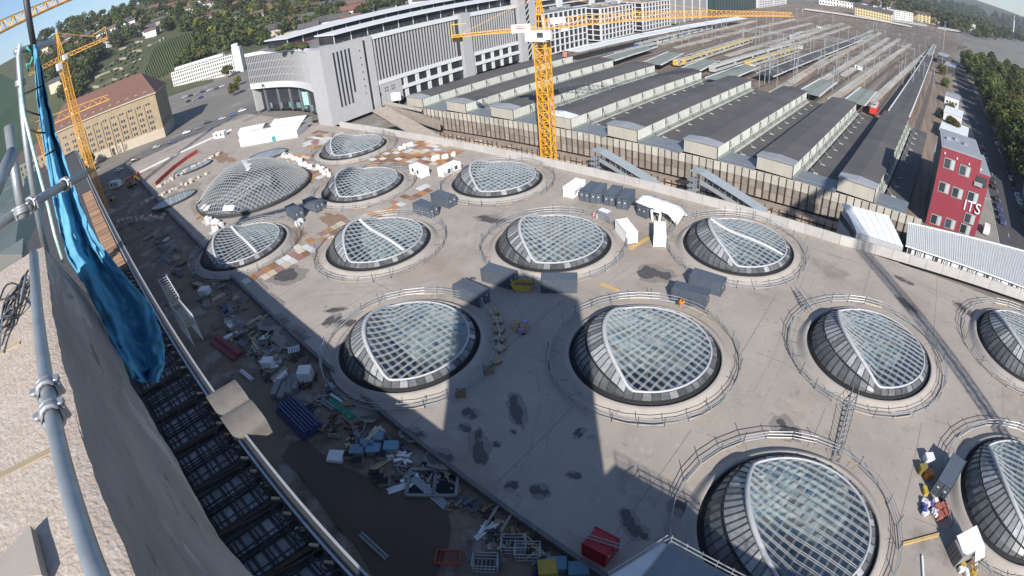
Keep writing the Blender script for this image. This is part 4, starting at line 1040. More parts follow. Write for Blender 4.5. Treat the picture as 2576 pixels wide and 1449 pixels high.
for k, xr in enumerate(XR):
    t = thing('platform_roof', '%s raised platform roof from the big bank building, dark felt over pale side glazing' % ORD[k], 'platform roof', (xr, 131.7, 0), TILT, 'old platform roofs')
    n = 11; seg_ = 8.0; Wd = 9.8
    MB().add([(-Wd, 0, 2), (0, 0, 2), (0, 0, 5.6), (-Wd/2, 0, 6.05), (-Wd, 0, 5.6), (-Wd, .25, 2), (0, .25, 2), (0, .25, 5.6), (-Wd/2, .25, 6.05), (-Wd, .25, 5.6)], [(0, 1, 2, 3, 4), (9, 8, 7, 6, 5)]).build('end_wall', M_PEND, t)
    MB().add([(-Wd, n*seg_, 2), (0, n*seg_, 2), (0, n*seg_, 5.6), (-Wd/2, n*seg_, 6.05), (-Wd, n*seg_, 5.6)], [(4, 3, 2, 1, 0)]).build('end_wall', M_PEND, t)
    capM = M_PCAPW if k in (3,) else M_PCAP
    def roofseg(y0, y1, M, nm, z=0.0):
        o_ = .25; MB().add([(-Wd - o_, y0, 5.68 + z), (-Wd/2, y0, 6.16 + z), (o_, y0, 5.68 + z), (-Wd - o_, y1, 5.68 + z), (-Wd/2, y1, 6.16 + z), (o_, y1, 5.68 + z), (-Wd - o_, y0, 5.5 + z), (o_, y0, 5.5 + z), (-Wd - o_, y1, 5.5 + z), (o_, y1, 5.5 + z)], [(0, 1, 4, 3), (1, 2, 5, 4), (2, 7, 9, 5), (0, 3, 8, 6), (0, 6, 7, 2, 1), (3, 4, 5, 9, 8)]).build(nm, M, t)
    roofseg(-.3, 3.6, capM, 'roof_cap', .03); roofseg(3.62, 8.0, M_PROOF, 'roof_bay')
    for i in range(1, n): roofseg(i*seg_ + .02, (i + 1)*seg_, M_PROOF, 'roof_bay')
    for i in range(n):
        for s_, x in ((0, 0.0), (1, -Wd)):
            o = put('side_panel', side_mesh(seg_ - .25, 3.45), t, (x, i*seg_ + seg_/2, 2.05)); o.rotation_euler = (0, 0, math.pi/2)
        bar('side_post', M_DARKSTEEL, (.08, i*seg_, 2), (.08, i*seg_, 5.5), .16, .16, t)
        bar('sill', M_PGREEN, (.35, i*seg_ + .1, 2.25), (.35, (i + 1)*seg_ - .1, 2.25), .7, .5, t)
        bar('sill_light', M_PSIDE, (1.1, i*seg_ + .1, 1.75), (1.1, (i + 1)*seg_ - .1, 1.75), .9, .2, t)
        if i > 0:
            rod('strut', M_DARKSTEEL, (.1, i*seg_, 5.2), (1.5, i*seg_, 2.2), .07, t, 6); rod('strut', M_PGREEN, (.1, i*seg_, 5.3), (4.3, i*seg_ - .2, 2.35), .06, t, 6)
            piece('strut_shoe', M_PSIDE, (4.3, i*seg_ - .2, 2.35), (1.3, .35, .2), t)
    # low roof to the right of it
    gap = (XR[k + 1] - 9.8 - xr) if k < 7 else 9.0
    lo = thing('low_roof', '%s low flat roof from the big bank building, between raised platform roofs' % ORD[k], 'roof', (xr, 131.7, 0), TILT, 'low roofs between the platforms')
    piece('front_sheet', M_LOWB, (gap/2 + .1, 4.0, 2.0), (gap - .6, 8.2, .25), lo)
    for i in range(1, 11):
        piece('roof_bay', M_PROOF, (gap/2 + .9, i*8 + 4, 1.92), (gap - 2.6, 7.9, .25), lo)
    bar('front_rail', M_STEEL, (.3, -.1, 2.9), (gap - .3, -.1, 2.9), .05, .05, lo)
    for i in range(5): rod('rail_post', M_STEEL, (.3 + (gap - .6)*i/4, -.1, 2.1), (.3 + (gap - .6)*i/4, -.1, 2.9), .03, lo, 6)
# ---------------------------------------------------------------- track field beyond
M_BALLAST = mat('ballast', (.25, .192, .145), .9, (.135, .105, .082), .5, .9, stretch=(1, .035, 1), stains=[((.27, .245, .21), .03, .55, .65), ((.11, .115, .07), .04, .6, .68)])
M_RAIL = mat('rail_steel', (.16, .13, .11), .5, (.28, .26, .24), .3, .5)
tilt = math.tan(R(4.1))
tag(MB().add([(-168, 131.4, .6), (14, 131.4, .6), (26, 250, .6), (40, 520, .6), (95, 1000, .6), (-60, 1200, .6), (-190, 800, .6), (-176, 400, .6)], [tuple(range(8))]).build('track_bed', M_BALLAST), kind='structure')
def bend(s):      # sideways drift of the tracks with distance
    return s*tilt + (0 if s < 260 else .00022*(s - 260)**2)
def trk(x0, s): return Vector((x0 + bend(s), 131.7 + s, .68))
for k in range(26):
    x0 = -158 + 6.35*k; t = thing('railway_track', '%s running track from the bank building side of the station throat' % ordn(k), 'track', trk(x0, 86), 0, 'railway tracks'); ta = t.location
    for s_ in (-.75, .75):
        mb = MB(); pr = None
        for i in range(22):
            p = trk(x0*(1 - .0011*max(0, 28*i - 100)) + s_, 86 + 28*i) - ta
            if pr is not None: mb.bar(pr, p, .16, .18)
            pr = p
        mb.build('rail', M_RAIL, t)
    mb = MB(); pr = None
    for i in range(22):
        p = trk(x0*(1 - .0011*max(0, 28*i - 100)), 86 + 28*i) - ta - Vector((0, 0, .06))
        if pr is not None: mb.bar(pr, p, 2.5, .06)
        pr = p
    mw = MB(); pr = None
    for i in range(22):
        p = trk(x0*(1 - .0011*max(0, 28*i - 100)), 86 + 28*i) - ta + Vector((0, 0, 5.6))
        if pr is not None: mw.bar(pr, p, .07, .09); mw.bar(pr + Vector((0, 0, 1.3)), p + Vector((0, 0, 1.3)), .06, .07)
        pr = p
    mw.build('contact_wire', M_DARKSTEEL, t)
    mb.build('sleeper_bed', mat('sleeper_bed', (.13, .105, .088), .9, (.085, .072, .064), .3, .7), t)
def far_roof(A, B, w0, w1, z, M, ME, label, name='platform_canopy'):
    a, b = gp(*A, z), gp(*B, z); t = thing(name, label, 'canopy', (a.x, a.y, 0)); d = b - a; nn = Vector((-d.y, d.x, 0)).normalized(); L_ = d.length; n = max(2, int(L_/14))
    for i in range(n):
        f0, f1 = i/n, (i + .985)/n; q0, q1 = w0 + (w1 - w0)*f0, w0 + (w1 - w0)*f1
        P4 = [d*f0 - nn*q0/2, d*f0 + nn*q0/2, d*f1 + nn*q1/2, d*f1 - nn*q1/2]
        MB().add([(p.x, p.y, z) for p in P4] + [(p.x, p.y, z - .3) for p in P4], [(0, 3, 2, 1), (4, 5, 6, 7), (0, 1, 5, 4), (2, 3, 7, 6), (1, 2, 6, 5), (3, 0, 4, 7)]).build('canopy_bay', M, t)
        for s_, P_ in ((-1, (P4[0], P4[3])), (1, (P4[1], P4[2]))):
            p, q = (Vector((v.x, v.y, z - .05)) for v in P_); bar('canopy_edge', ME, p, q, .5, .45, t)
        rod('column', M_DARKSTEEL, (d*f0).xy.to_3d() + Vector((0, 0, .6)), (d*f0).xy.to_3d() + Vector((0, 0, z - .2)), .16, t, 6)
M_EDGEW = mat('white_edge', (.62, .63, .62), .6)
far_roof((2262, 285), (2338, 140), 9, 6, 4.6, M_PROOF, M_EDGEW, 'dark canopy with light edges curving away from the last platform roof')
far_roof((2338, 138), (2352, 112), 5, 3, 4.5, M_PGREEN, M_EDGEW, 'green-grey tip of the long curved platform canopy')
far_roof((1925, 188), (2160, 98), 8, 7, 4.5, M_PROOF, M_EDGEW, 'long dark canopy with white edge reaching into the track field')
far_roof((2125, 112), (2188, 84), 7, 6, 4.4, M_PGREEN, M_EDGEW, 'green-grey end of the long canopy in the track field')
far_roof((1440, 128), (1868, 44), 8, 8, 6.5, M_PCAPW, M_PCAPW, 'bright white long canopy along the white grid buildings')
far_roof((1525, 150), (1630, 118), 9, 8, 4.0, M_PGREEN, M_EDGEW, 'green-grey platform canopy behind the second platform roof')
far_roof((1640, 160), (1700, 132), 9, 8, 4.0, M_PGREEN, M_EDGEW, 'green-grey platform canopy behind the third platform roof')
far_roof((1705, 190), (1790, 150), 9, 8, 4.0, M_PGREEN, M_EDGEW, 'green-grey platform canopy behind the fourth platform roof')
far_roof((1800, 200), (1890, 165), 9, 8, 4.0, M_PGREEN, M_EDGEW, 'green-grey platform canopy behind the fifth platform roof')
far_roof((2035, 235), (2085, 202), 9, 8, 4.0, M_PGREEN, M_EDGEW, 'green-grey platform canopy behind the sixth platform roof')
far_roof((2150, 258), (2185, 225), 9, 8, 4.0, M_PGREEN, M_EDGEW, 'green-grey platform canopy behind the seventh platform roof')
for k, (A, B) in enumerate((((1900, 262), (2195, 75)), ((2010, 240), (2235, 95)), ((2090, 250), (2290, 110)), ((1700, 120), (2000, 48)), ((1760, 132), (2040, 58)), ((1830, 140), (2090, 62)), ((1890, 150), (2140, 66)), ((2190, 255), (2345, 118)), ((1660, 112), (1900, 52)), ((2050, 170), (2215, 82)), ((2120, 190), (2262, 98)), ((1940, 118), (2120, 58)))):
    a, b = gp(*A, 1.2), gp(*B, 1.2); t = thing('platform_edge', '%s long pale platform strip among the outer tracks, counted from the bank side' % ORD[k], 'platform', a); d = b - a
    for i in range(16):
        p, q = d*(i/16), d*((i + .97)/16); z = Vector((0, 0, -.1)); bar('edge_slab', M_FASCIA, p + z, q + z, 3.6, .5, t); bar('edge_wall', M_LAG2, p + Vector((1.9, -.6, -.3)), q + Vector((1.9, -.6, -.3)), .2, .8, t)
# trains
M_TRW = mat('train_white', (.52, .52, .50), .45, (.42, .42, .40), .3, .6); M_TRY = mat('train_yellow', (.62, .45, .12), .5, (.5, .38, .14), .2, .6); M_TRR = mat('train_red', (.55, .05, .04), .45); M_TRG = mat('train_roof_grey', (.42, .42, .40), .6, (.32, .32, .31), .3, .6); M_TRB = mat('train_blue', (.05, .10, .25), .45)
def train(A, B, label, body, roof, front=None, z=.7):
    a, b = gp(*A, z + 3.6), gp(*B, z + 3.6); d = b - a; L_ = d.length; n = max(1, round(L_/24)); d.normalize(); ln = L_/n
    t = thing('train', label, 'train', (a.x, a.y, z), math.atan2(d.y, d.x))
    for i in range(n):
        c = ln*(i + .5)
        cb = piece('carriage', body, (c, 0, 2.0), (ln - .8, 2.9, 2.7), t); piece('carriage_roof', roof, (c, 0, 3.5), (ln - 1.2, 2.5, .36), t)
        piece('underframe', M_DARKSTEEL, (c, 0, .5), (ln - 2, 2.4, .7), t)
        for s_ in (-1, 1): piece('window_band', M_WINDOW, (c, s_*1.46, 2.35), (ln - 3, .04, .8), t)
        piece('roof_unit', M_TRG, (c - ln*.2, 0, 3.8), (2.2, 1.7, .3), t); piece('roof_unit', M_TRG, (c + ln*.25, 0, 3.8), (1.6, 1.6, .3), t)
        if front and i < n:
            for e in (-1, 1): piece('door', front, (c + e*ln*.22, -1.48, 2.0), (1.6, .06, 2.4), t)
    if front:
        piece('nose', front, (.3, 0, 2.1), (1.4, 2.9, 2.6), t, 0, 'bevbox')
    piece('pantograph', M_DARKSTEEL, (ln*.3, 0, 4.1), (1.2, 1.4, .1), t)
train((1718, 148), (1888, 95), 'long yellow fronted commuter train on the track nearer to the roofs', M_TRW, M_TRY, M_TRY)
train((1700, 150), (1870, 96), 'second yellow fronted commuter train beside the first', M_TRW, M_TRG, M_TRY)
train((1880, 154), (2005, 118), 'yellow roofed train farther right at the middle of the track field', M_TRW, M_TRY, M_TRY)
train((1790, 165), (1990, 108), 'white express train curving out behind the fourth platform roof', M_TRW, M_TRW)
train((1550, 132), (1650, 106), 'white train waiting beside the grey-green canopy', M_TRW, M_TRG)
train((1600, 110), (1790, 62), 'white and blue regional train below the white canopy', M_TRW, M_TRG, M_TRB)
train((1990, 88), (2020, 78), 'short pair of white tank-like wagons in the track field', M_TRW, M_TRW)
train((1985, 120), (1960, 128), 'single white coach standing in the track field', M_TRW, M_TRW)
train((2197, 270), (2205, 255), 'small red and white locomotive beside the last platform', M_TRR, M_TRW, M_TRR)
train((2360, 68), (2425, 78), 'white train far out near the edge of the wood', M_TRW, M_TRW)
train((2190, 40), (2330, 62), 'turquoise and white train on the distant viaduct line', M_TRW, mat('train_teal', (.15, .42, .40), .5))
# catenary masts
MASTL = 'thin grey overhead-line mast standing among the tracks'
rm = random.Random(11); nm = 0
for row in range(19):
    for col in range(13):
        px = 1640 + 66*col + rm.uniform(-40, 40); py = 42 + 11.5*row + rm.uniform(-5, 5)
        if py < 45 + max(0, (2000 - px))*.08 or px > 2380 or px < 1560: continue
        lim = 230 if px > 1900 else 120
        if py > lim: continue
        p = gp(px, py, .6)
        if not (p.y > 224 and p.y < 700): continue
        nm += 1
        t = thing('catenary_mast', MASTL, 'mast', p, TILT, 'overhead-line masts in the track field'); h = rm.uniform(8, 13)
        rod('pole', M_STEEL, (0, 0, 0), (0, 0, h), .19, t, 5); bar('cantilever', M_STEEL, (-3.2, 0, h - 1.6), (3.2, 0, h - 1.4), .1, .12, t)
        rod('stay', M_STEEL, (0, 0, h - .2), (3.0, 0, h - 1.45), .04, t, 5)
for k in range(7):
    a = gp(1800 + 70*k, 70 + 6*k, 9.5); b = gp(1990 + 66*k, 150 + 12*k, 9.5)
    t = thing('signal_gantry', '%s lattice gantry spanning the tracks, counted from the bank side' % ORD[k], 'gantry', (a.x, a.y, .6)); d = Vector((26, 2, 0))
    for z in (9.0, 9.9): bar('chord', M_STEEL, Vector((0, 0, z)), d + Vector((0, 0, z)), .14, .14, t)
    for e in (0, 1): rod('leg', M_STEEL, d*e, d*e + Vector((0, 0, 10.5)), .2, t, 5)
    for i in range(9): bar('lacing', M_STEEL, d*(i/9) + Vector((0, 0, 9.0)), d*((i + 1)/9) + Vector((0, 0, 9.9)), .08, .08, t)
# huts among the tracks
for p, lab in (((1888, 172), 'small white hut between platforms near the curved canopy'), ((2010, 122), 'small grey relay hut amid the tracks'), ((2160, 175), 'low white kiosk on the outer platform'), ((2300, 195), 'low white kiosk beside the curved canopy tracks'), ((2060, 72), 'white electrical hut at the station throat')):
    t = thing('track_hut', lab, 'hut', gp(*p, .6), TILT); piece('hut_wall', M_CONTW, (0, 0, 1.3), (4.5, 3, 2.6), t); piece('hut_roof', M_PCAP, (0, 0, 2.68), (4.9, 3.4, .16), t); piece('hut_door', M_DARKSTEEL, (-1, -1.52, 1.0), (.9, .05, 2.0), t)
# ================================================================ right-hand edge: white hall, cabins, red building, street, park
M_CORR = mat('corrugated_roof', (.50, .52, .53), .5, (.42, .44, .45), .6, .5)
M_DKWIN = M_WINDOW
def slab4(name, M, pts, th, parent):
    """four corner points of a plate (top face), th thick"""
    lo_ = [(p[0], p[1], p[2] - th) for p in pts]
    return MB().add([tuple(p) for p in pts] + lo_, [(0, 1, 2, 3), (7, 6, 5, 4), (0, 4, 5, 1), (1, 5, 6, 2), (2, 6, 7, 3), (3, 7, 4, 0)]).build(name, M, parent)
t = thing('white_hall', 'low hall with bright white gabled roof beside the boundary wall', 'hall', (-2, 112.5, -3))
c = [(-10.1, 119.2), (1.2, 120.4), (5.9, 110.9), (-4.9, 110.5)]
L3 = lambda p, z: (p[0] + 2, p[1] - 112.5, z + 3)
mid = lambda a, b: ((a[0] + b[0])/2, (a[1] + b[1])/2)
for i in range(6):
    f0, f1 = i/6 + .004, (i + 1)/6 - .004
    for (a0, a1, b0, b1, za, zb) in ((c[0], c[1], mid(c[0], c[3]), mid(c[1], c[2]), 4.55, 3.85), (mid(c[0], c[3]), mid(c[1], c[2]), c[3], c[2], 3.85, 2.95)):
        l = lambda p, q, f: (p[0] + (q[0] - p[0])*f, p[1] + (q[1] - p[1])*f)
        slab4('roof_panel', M_PCAPW, [L3(l(b0, b1, f0), zb), L3(l(b0, b1, f1), zb), L3(l(a0, a1, f1), za), L3(l(a0, a1, f0), za)], .14, t)
MB().prism([(p[0] + 2, p[1] - 112.5) for p in (c[3], c[2], c[1], c[0])], -1, 5.7).build('hall_wall', mat('hall_wall', (.40, .41, .42), .6), t)
for i in range(9):
    f = (i + .5)/9; p = (c[3][0] + (c[0][0] - c[3][0])*f, c[3][1] + (c[0][1] - c[3][1])*f); piece('window', M_WINDOW, L3((p[0] - .06, p[1]), 1.6), (.08, .95, 1.6), t, R(20.5)); piece('mullion', M_EDGEW, L3((p[0] - .08, p[1] + .55), 1.6), (.1, .08, 1.7), t, R(20.5))
t = thing('market_roof', 'long grey corrugated roof stretching along the wall to the picture edge', 'roof', (6.3, 111.6, 0), R(2.5))
k = ('corr', 1)
for i in range(16):
    LL = 9.0 + .4*i; o = put('roof_sheet', corr_side(2.28, LL, M_CORR, .05, .38), t, (1.2 + 2.3*i, LL - .4, 3.25 + LL*.13)); o.rotation_euler = (math.pi/2 + R(7.4), 0, 0)
    rod('column', M_STEEL, (1.2 + 2.3*i, .2, 0), (1.2 + 2.3*i, .2, 3.2), .07, t, 6)
bar('front_edge', M_EDGEW, (0, -.5, 3.15), (38, -.5, 3.15), .15, .3, t); bar('ridge_strip', M_EDGEW, (0, 8.6, 4.5), (38, 14.8, 5.3), .4, .2, t)
for i in range(17):
    u = thing('white_cabin', '%s white cabin in the row behind the wall, counted from the white hall' % ORD[i], 'cabin', (7.0 + 2.15*i, 112.0 + .095*i, 0), R(2.5), 'white cabins along the wall')
    piece('cabin_wall', M_CONTW, (.9, .6, 1.5), (1.75, 1.6, 3.0), u)
    piece('cabin_door', M_CONTW if i % 3 else M_DARKSTEEL, (.6, -.24, 1.4), (.8, .06, 2.4), u)
    if i % 3 == 1:
        for q in range(3): piece('shutter_slat', M_DARKSTEEL, (.35 + .4*q, -.26, 2.3), (.16, .06, 1.8), u)
    if i % 4 == 2: piece('poster', mat('poster_grey', (.35, .36, .37), .6, (.7, .7, .7), 2.5, .9), (1.2, -.25, 2.3), (1.0, .05, 1.5), u)
# red office building
M_RED = mat('red_cladding', (.27, .042, .06), .6, (.215, .034, .05), .5, .5, stretch=(2, 2, .2))
M_REDF = mat('window_reveal', (.30, .34, .33), .4)
rb = thing('red_building', 'tall red clad office block with white ITS letters beside the platforms', 'building', (11.2, 132.6, 0))
MB().box((5.3, 9, 10.05), (10.6, 18, 20.1)).build('main_block', M_RED, rb); MB().box((12.15, 9.1, 8.5), (3.1, 17.8, 17.0)).build('side_block', M_RED, rb)
MB().box((-.06, 9, 9.9), (.12, 17.9, 19.6)).build('dark_side', mat('dark_cladding', (.05, .052, .06), .6), rb)  # shade on this side is put into the dark colour
for i in range(9): piece('cladding_joint', M_DARKSTEEL, (-.13, .9 + 2*i, 9.9), (.03, .06, 19.4), rb)
piece('parapet', M_STEEL, (5.3, 9, 20.2), (10.8, 18.2, .2), rb); piece('roof_deck', M_PCAP, (5.3, 9, 20.32), (9.8, 17.2, .06), rb); piece('roof_deck', M_PCAP, (12.3, 9, 17.06), (3.2, 17.6, .08), rb)
def redwin(cx, z, w_=2.9, h=2.5, split=.35):
    fr = piece('window', M_REDF, (cx, -.05, z), (w_, .16, h), rb)
    piece('pane', M_WINDOW, (cx - w_*.18, -.14, z), (w_*.52, .05, h*.86), rb); piece('pane', mat('blind_grey', (.42, .44, .44), .6), (cx + w_*.31, -.14, z), (w_*.26, .05, h*.86), rb)
for cx, z in ((2.6, 16.7), (6.8, 16.3), (2.5, 10.8), (6.2, 10.6), (10.4, 10.9), (11.0, 5.6), (2.4, 2.5), (6.3, 2.7), (10.6, 2.7)): redwin(cx, z)
piece('balcony_recess', M_DARKSTEEL, (11.6, -.04, 15.2), (3.0, .14, 2.2), rb); piece('balcony_front', M_STEEL, (11.0, -.4, 14.4), (2.2, .1, 1.0), rb)
for i in range(4): piece('wall_lamp', M_EDGEW, (1.0 + 3.3*i, -.15, 18.9 - .3*i), (.3, .2, .5), rb)
text('ITS', M_CONTW, rb, (10.9, -.2, 8.5), (math.pi/2, 0, 0), 3.7, .08)
for i in range(3): piece('roof_unit', M_PCAP, (2 + 2.4*i, 8 + 2*(i % 2), 20.7), (1.2, 1.2, .7), rb)
t = thing('low_annexe', 'grey flat-roofed annexe behind the red office block', 'building', (12, 152, 0), TILT)
MB().box((7, 12, 5), (16, 24, 10)).build('annexe_wall', mat('annexe_wall', (.3, .29, .27), .8), t); piece('annexe_roof', M_PCAP, (7, 12, 10.1), (16.4, 24.4, .2), t)
for i in range(6): piece('window', M_WINDOW, (15.03, 2 + 4*i, 6), (.08, 2.0, 1.8), t)
t = thing('street_lamp', 'slender grey lamp mast beside the red office block', 'lamp post', gp(2441, 600, -1.5)); rod('mast', M_STEEL, (0, 0, 0), (.4, 0, 11), .12, t); rod('arm', M_STEEL, (.4, 0, 11), (2.2, .4, 11.4), .07, t); piece('lamp_head', M_STEEL, (2.4, .4, 11.4), (.9, .35, .16), t)
# street with kerbs, markings and parked cars
M_ASPH = mat('asphalt', (.055, .055, .06), .85, (.075, .074, .076), .4, .6)
M_PAVE = mat('pavement', (.26, .245, .225), .85, (.20, .19, .175), .3, .6)
tag(MB().add([(34, 120, -1.45), (48, 120, -1.45), (50, 300, -1.45), (52, 560, -1.45), (41, 560, -1.45), (36, 300, -1.45)], [tuple(range(6))]).build('road', M_ASPH), kind='structure')
tag(MB().add([(24.5, 118, -1.35), (34, 118, -1.35), (36, 300, -1.35), (41, 560, -1.35), (38, 560, -1.35), (30, 300, -1.35)], [tuple(range(6))]).build('pavement', M_PAVE), kind='structure')
kb = thing('kerb', 'pale kerb stones along the park street', 'kerb', (0, 0, 0))
for i in range(30): bar('kerb_stone', M_WALL, (34 + .012*6*i, 120 + 6*i, -1.36), (34 + .012*6*(i + 1), 125.9 + 6*i, -1.36), .25, .18, kb)
for i in range(20): piece('lane_marking', M_EDGEW, (38.2 + .012*9*i, 124 + 9*i, -1.44), (.12, 3.0, .006), kb)
CARM = [mat('car_' + n_, c_, .3, spec=.6) for n_, c_ in (('black', (.012, .012, .015)), ('silver', (.38, .39, .41)), ('white', (.7, .7, .7)), ('blue', (.03, .06, .18)), ('grey', (.10, .105, .11)), ('darkred', (.18, .02, .02)))]
M_TYRE = mat('tyre', (.015, .015, .016), .85)
CARMESH = {}
def car_mesh(M):
    if M.name not in CARMESH:
        sec = [(-2.15, .35, .62), (-2.1, .32, .92), (-1.4, .32, 1.0), (-1.0, .32, 1.05), (.75, .32, .98), (1.9, .32, .82), (2.15, .35, .62)]
        mb = MB(); vs = []; fs = []
        for x, z0, z1 in sec: vs += [(x, -.88, z0), (x, -.9, (z0 + z1)/2), (x, -.82, z1), (x, .82, z1), (x, .9, (z0 + z1)/2), (x, .88, z0)]
        for i in range(len(sec) - 1):
            for j in range(5): fs.append((i*6 + j, i*6 + j + 1, (i + 1)*6 + j + 1, (i + 1)*6 + j))
        fs += [tuple(range(6))[::-1], tuple(range(len(vs) - 6, len(vs)))]
        body = mb.add(vs, fs, False).mesh('body', M)
        g_ = MB().add([(-1.75, -.78, 1.0), (1.0, -.78, .97), (1.0, .78, .97), (-1.75, .78, 1.0), (-1.25, -.62, 1.42), (.3, -.62, 1.42), (.3, .62, 1.42), (-1.25, .62, 1.42)], [(0, 1, 5, 4), (1, 2, 6, 5), (2, 3, 7, 6), (3, 0, 4, 7)]).mesh('cabin_glass', M_WINDOW)
        r_ = MB().box((-.48, 0, 1.44), (1.6, 1.3, .07)).mesh('roof', M)
        CARMESH[M.name] = (body, g_, r_)
    return CARMESH[M.name]
def car(p, rz, label, M, group=None):
    t = thing('parked_car', label, 'car', p, rz, group); b, g_, r_ = car_mesh(M); put('body', b, t); put('cabin_glass', g_, t); put('roof', r_, t)
    for x in (-1.3, 1.35):
        for y in (-.8, .8): rod('wheel', M_TYRE, (x, y - .1, .32), (x, y + .1, .32), .32, t, 10)
    for y in (-.6, .6): piece('headlight', M_EDGEW, (2.14, y, .68), (.06, .35, .15), t); piece('rear_light', M_TRR, (-2.15, y, .72), (.05, .3, .15), t)
nc = 0
for side, xo in ((0, 46.3), (1, 36.6)):
    for i in range(24):
        if random.random() < (.12 if side == 0 else .5): continue
        y = 128 + 6.1*i; x = xo + .012*(y - 120); M = random.choices(CARM, (5, 3, 2, 2, 4, 1))[0]
        car((x, y, -1.45), R(90), '%s parked car along the park street, %s side, %s' % (ordn(i), 'tree' if side == 0 else 'station', M.name.split('_')[1]), M, 'cars parked along the park street')
t = thing('white_van', 'white delivery van parked beside the red office block', 'van', gp(2478, 585, -1.4), R(84))
piece('van_body', M_CONTW, (-.6, 0, 1.35), (3.9, 1.95, 2.0), t, 0, 'bevbox'); piece('cab', M_CONTW, (1.9, 0, 1.05), (1.4, 1.9, 1.4), t, 0, 'bevbox'); piece('windscreen', M_WINDOW, (2.2, 0, 1.65), (.9, 1.6, .55), t, (0, R(30), 0))
for x in (-1.6, 1.7):
    for y in (-.9, .9): rod('wheel', M_TYRE, (x, y - .12, .36), (x, y + .12, .36), .36, t, 10)
for k, (p, s_, lab) in enumerate((((2398, 345), (12, 22, 5), 'white flat-roofed shed at the track side, nearest to the red block'), ((2396, 305), (9, 16, 6), 'white flat-roofed shed behind an autumn bush at the track side'), ((2394, 262), (8, 14, 6), 'grey white shed half way along the wood'), ((2390, 180), (9, 30, 7), 'dark long shed with chimney units near the wood'), ((2372, 160), (9, 26, 9), 'dark slab building with white tanks on its roof'))):
    q = gp(*p, 0); u = thing('track_shed', lab, 'shed', (q.x, q.y, -1.4), R(-7))
    piece('shed_wall', M_CONTW if k < 3 else mat('dark_shed', (.07, .07, .075), .7), (0, 0, s_[2]/2), (s_[0], s_[1], s_[2]), u); piece('shed_roof', M_PCAPW if k < 2 else M_PCAP, (0, 0, s_[2] + .1), (s_[0] + .5, s_[1] + .5, .2), u)
    for i in range(4): piece('window', M_WINDOW, (-2.5 + 1.7*i, -s_[1]/2 - .03, s_[2]*.55), (1.1, .06, 1.2), u)
u = thing('pavilion', 'grey flat building with light roof at the right picture edge', 'building', (56, 172, -1.5), R(-3)); piece('wall', mat('pav_wall', (.25, .27, .26), .7), (0, 0, 3.5), (14, 46, 7), u); piece('roof', mat('pav_roof', (.42, .44, .44), .7, (.34, .36, .36), .2, .6), (0, 0, 7.1), (14.6, 46.6, .25), u)
for i in range(12): piece('window', M_WINDOW, (-7.04, -20 + 3.6*i, 4), (.08, 2.2, 2.0), u)
# ---------------------------------------------------------------- trees
def leafmat(name, a, b):
    M = mat(name, a, .8, b, .35, .8, rnd=.35, spec=.2); return M
M_LEAF = [leafmat('leaf_green', (.05, .075, .022), (.09, .105, .035)), leafmat('leaf_olive', (.085, .09, .03), (.05, .06, .02)), leafmat('leaf_dark', (.03, .048, .016), (.055, .07, .025)), leafmat('leaf_autumn', (.11, .095, .03), (.075, .075, .025)), leafmat('leaf_yellow', (.15, .145, .03), (.10, .11, .025))]
M_BARK = mat('bark', (.09, .07, .055), .9)
def crown_mesh(seed, M, nleaf=1900, rx_=6.0, rz_=5.8, leaf=.62, nclump=34):
    rr = random.Random(seed); mb = MB(); vs = []; fs = []
    cl = []
    for i in range(nclump):
        a = rr.uniform(0, 6.28); h = rr.uniform(-.75, 1); q = math.sqrt(max(0, 1 - h*h))*rr.uniform(.45, .82)
        cl.append((Vector((q*math.cos(a)*rx_, q*math.sin(a)*rx_, h*.78*rz_)), rr.uniform(.26, .42)*rx_))
    for i in range(nleaf):
        c, r_ = cl[rr.randrange(nclump)]
        d = Vector((rr.gauss(0, 1), rr.gauss(0, 1), rr.gauss(0.25, 1))).normalized(); p = c + d*r_*rr.uniform(.7, 1.05)
        n_ = (d + Vector((rr.uniform(-.6, .6), rr.uniform(-.6, .6), rr.uniform(-.3, .7)))).normalized()
        u_ = n_.orthogonal().normalized(); w_ = n_.cross(u_); s_ = leaf*rr.uniform(.6, 1.3); an = rr.uniform(0, 6.28)
        u2 = u_*math.cos(an) + w_*math.sin(an); w2 = n_.cross(u2); b = len(vs)
        vs += [p - u2*s_, p - w2*s_*.55 + n_*.1*s_, p + u2*s_, p + w2*s_*.55 + n_*.1*s_]; fs.append((b, b + 1, b + 2, b + 3))
    return mb.add(vs, fs).mesh('crown', M)
CROWN = [crown_mesh(i, M_LEAF[i % 3] if i < 6 else M_LEAF[3 + (i % 2)]) for i in range(8)]
CROWNS = [crown_mesh(50 + i, M_LEAF[(0, 1, 2, 3, 4)[i]], 260, leaf=1.25, nclump=14) for i in range(5)]
def trunk_mesh():
    mb = MB(); mb.tube([(0, 0, 0), (.05, 0, 2.5), (0, .1, 6)], [.38, .3, .16], 7)
    for a in (0.4, 2.4, 4.5): mb.tube([(0, 0, 3.4), (1.3*math.cos(a), 1.3*math.sin(a), 5.2), (2.6*math.cos(a), 2.6*math.sin(a), 7.2)], [.18, .12, .05], 5)
    return mb.mesh('trunk', M_BARK)
TRUNK = trunk_mesh()
def tree(p, h, label, group, var, small=False):
    t = thing('tree', label, 'tree', p, random.uniform(0, 6.28), group); s_ = h/12.5
    o = put('crown', (CROWNS if small else CROWN)[var], t, (0, 0, 7.4*s_)); o.scale = (s_*random.uniform(.9, 1.15), s_*random.uniform(.9, 1.15), s_)
    if not small: o = put('trunk', TRUNK, t); o.scale = (s_, s_, s_)
    return t
rt = random.Random(5); nt_ = 0
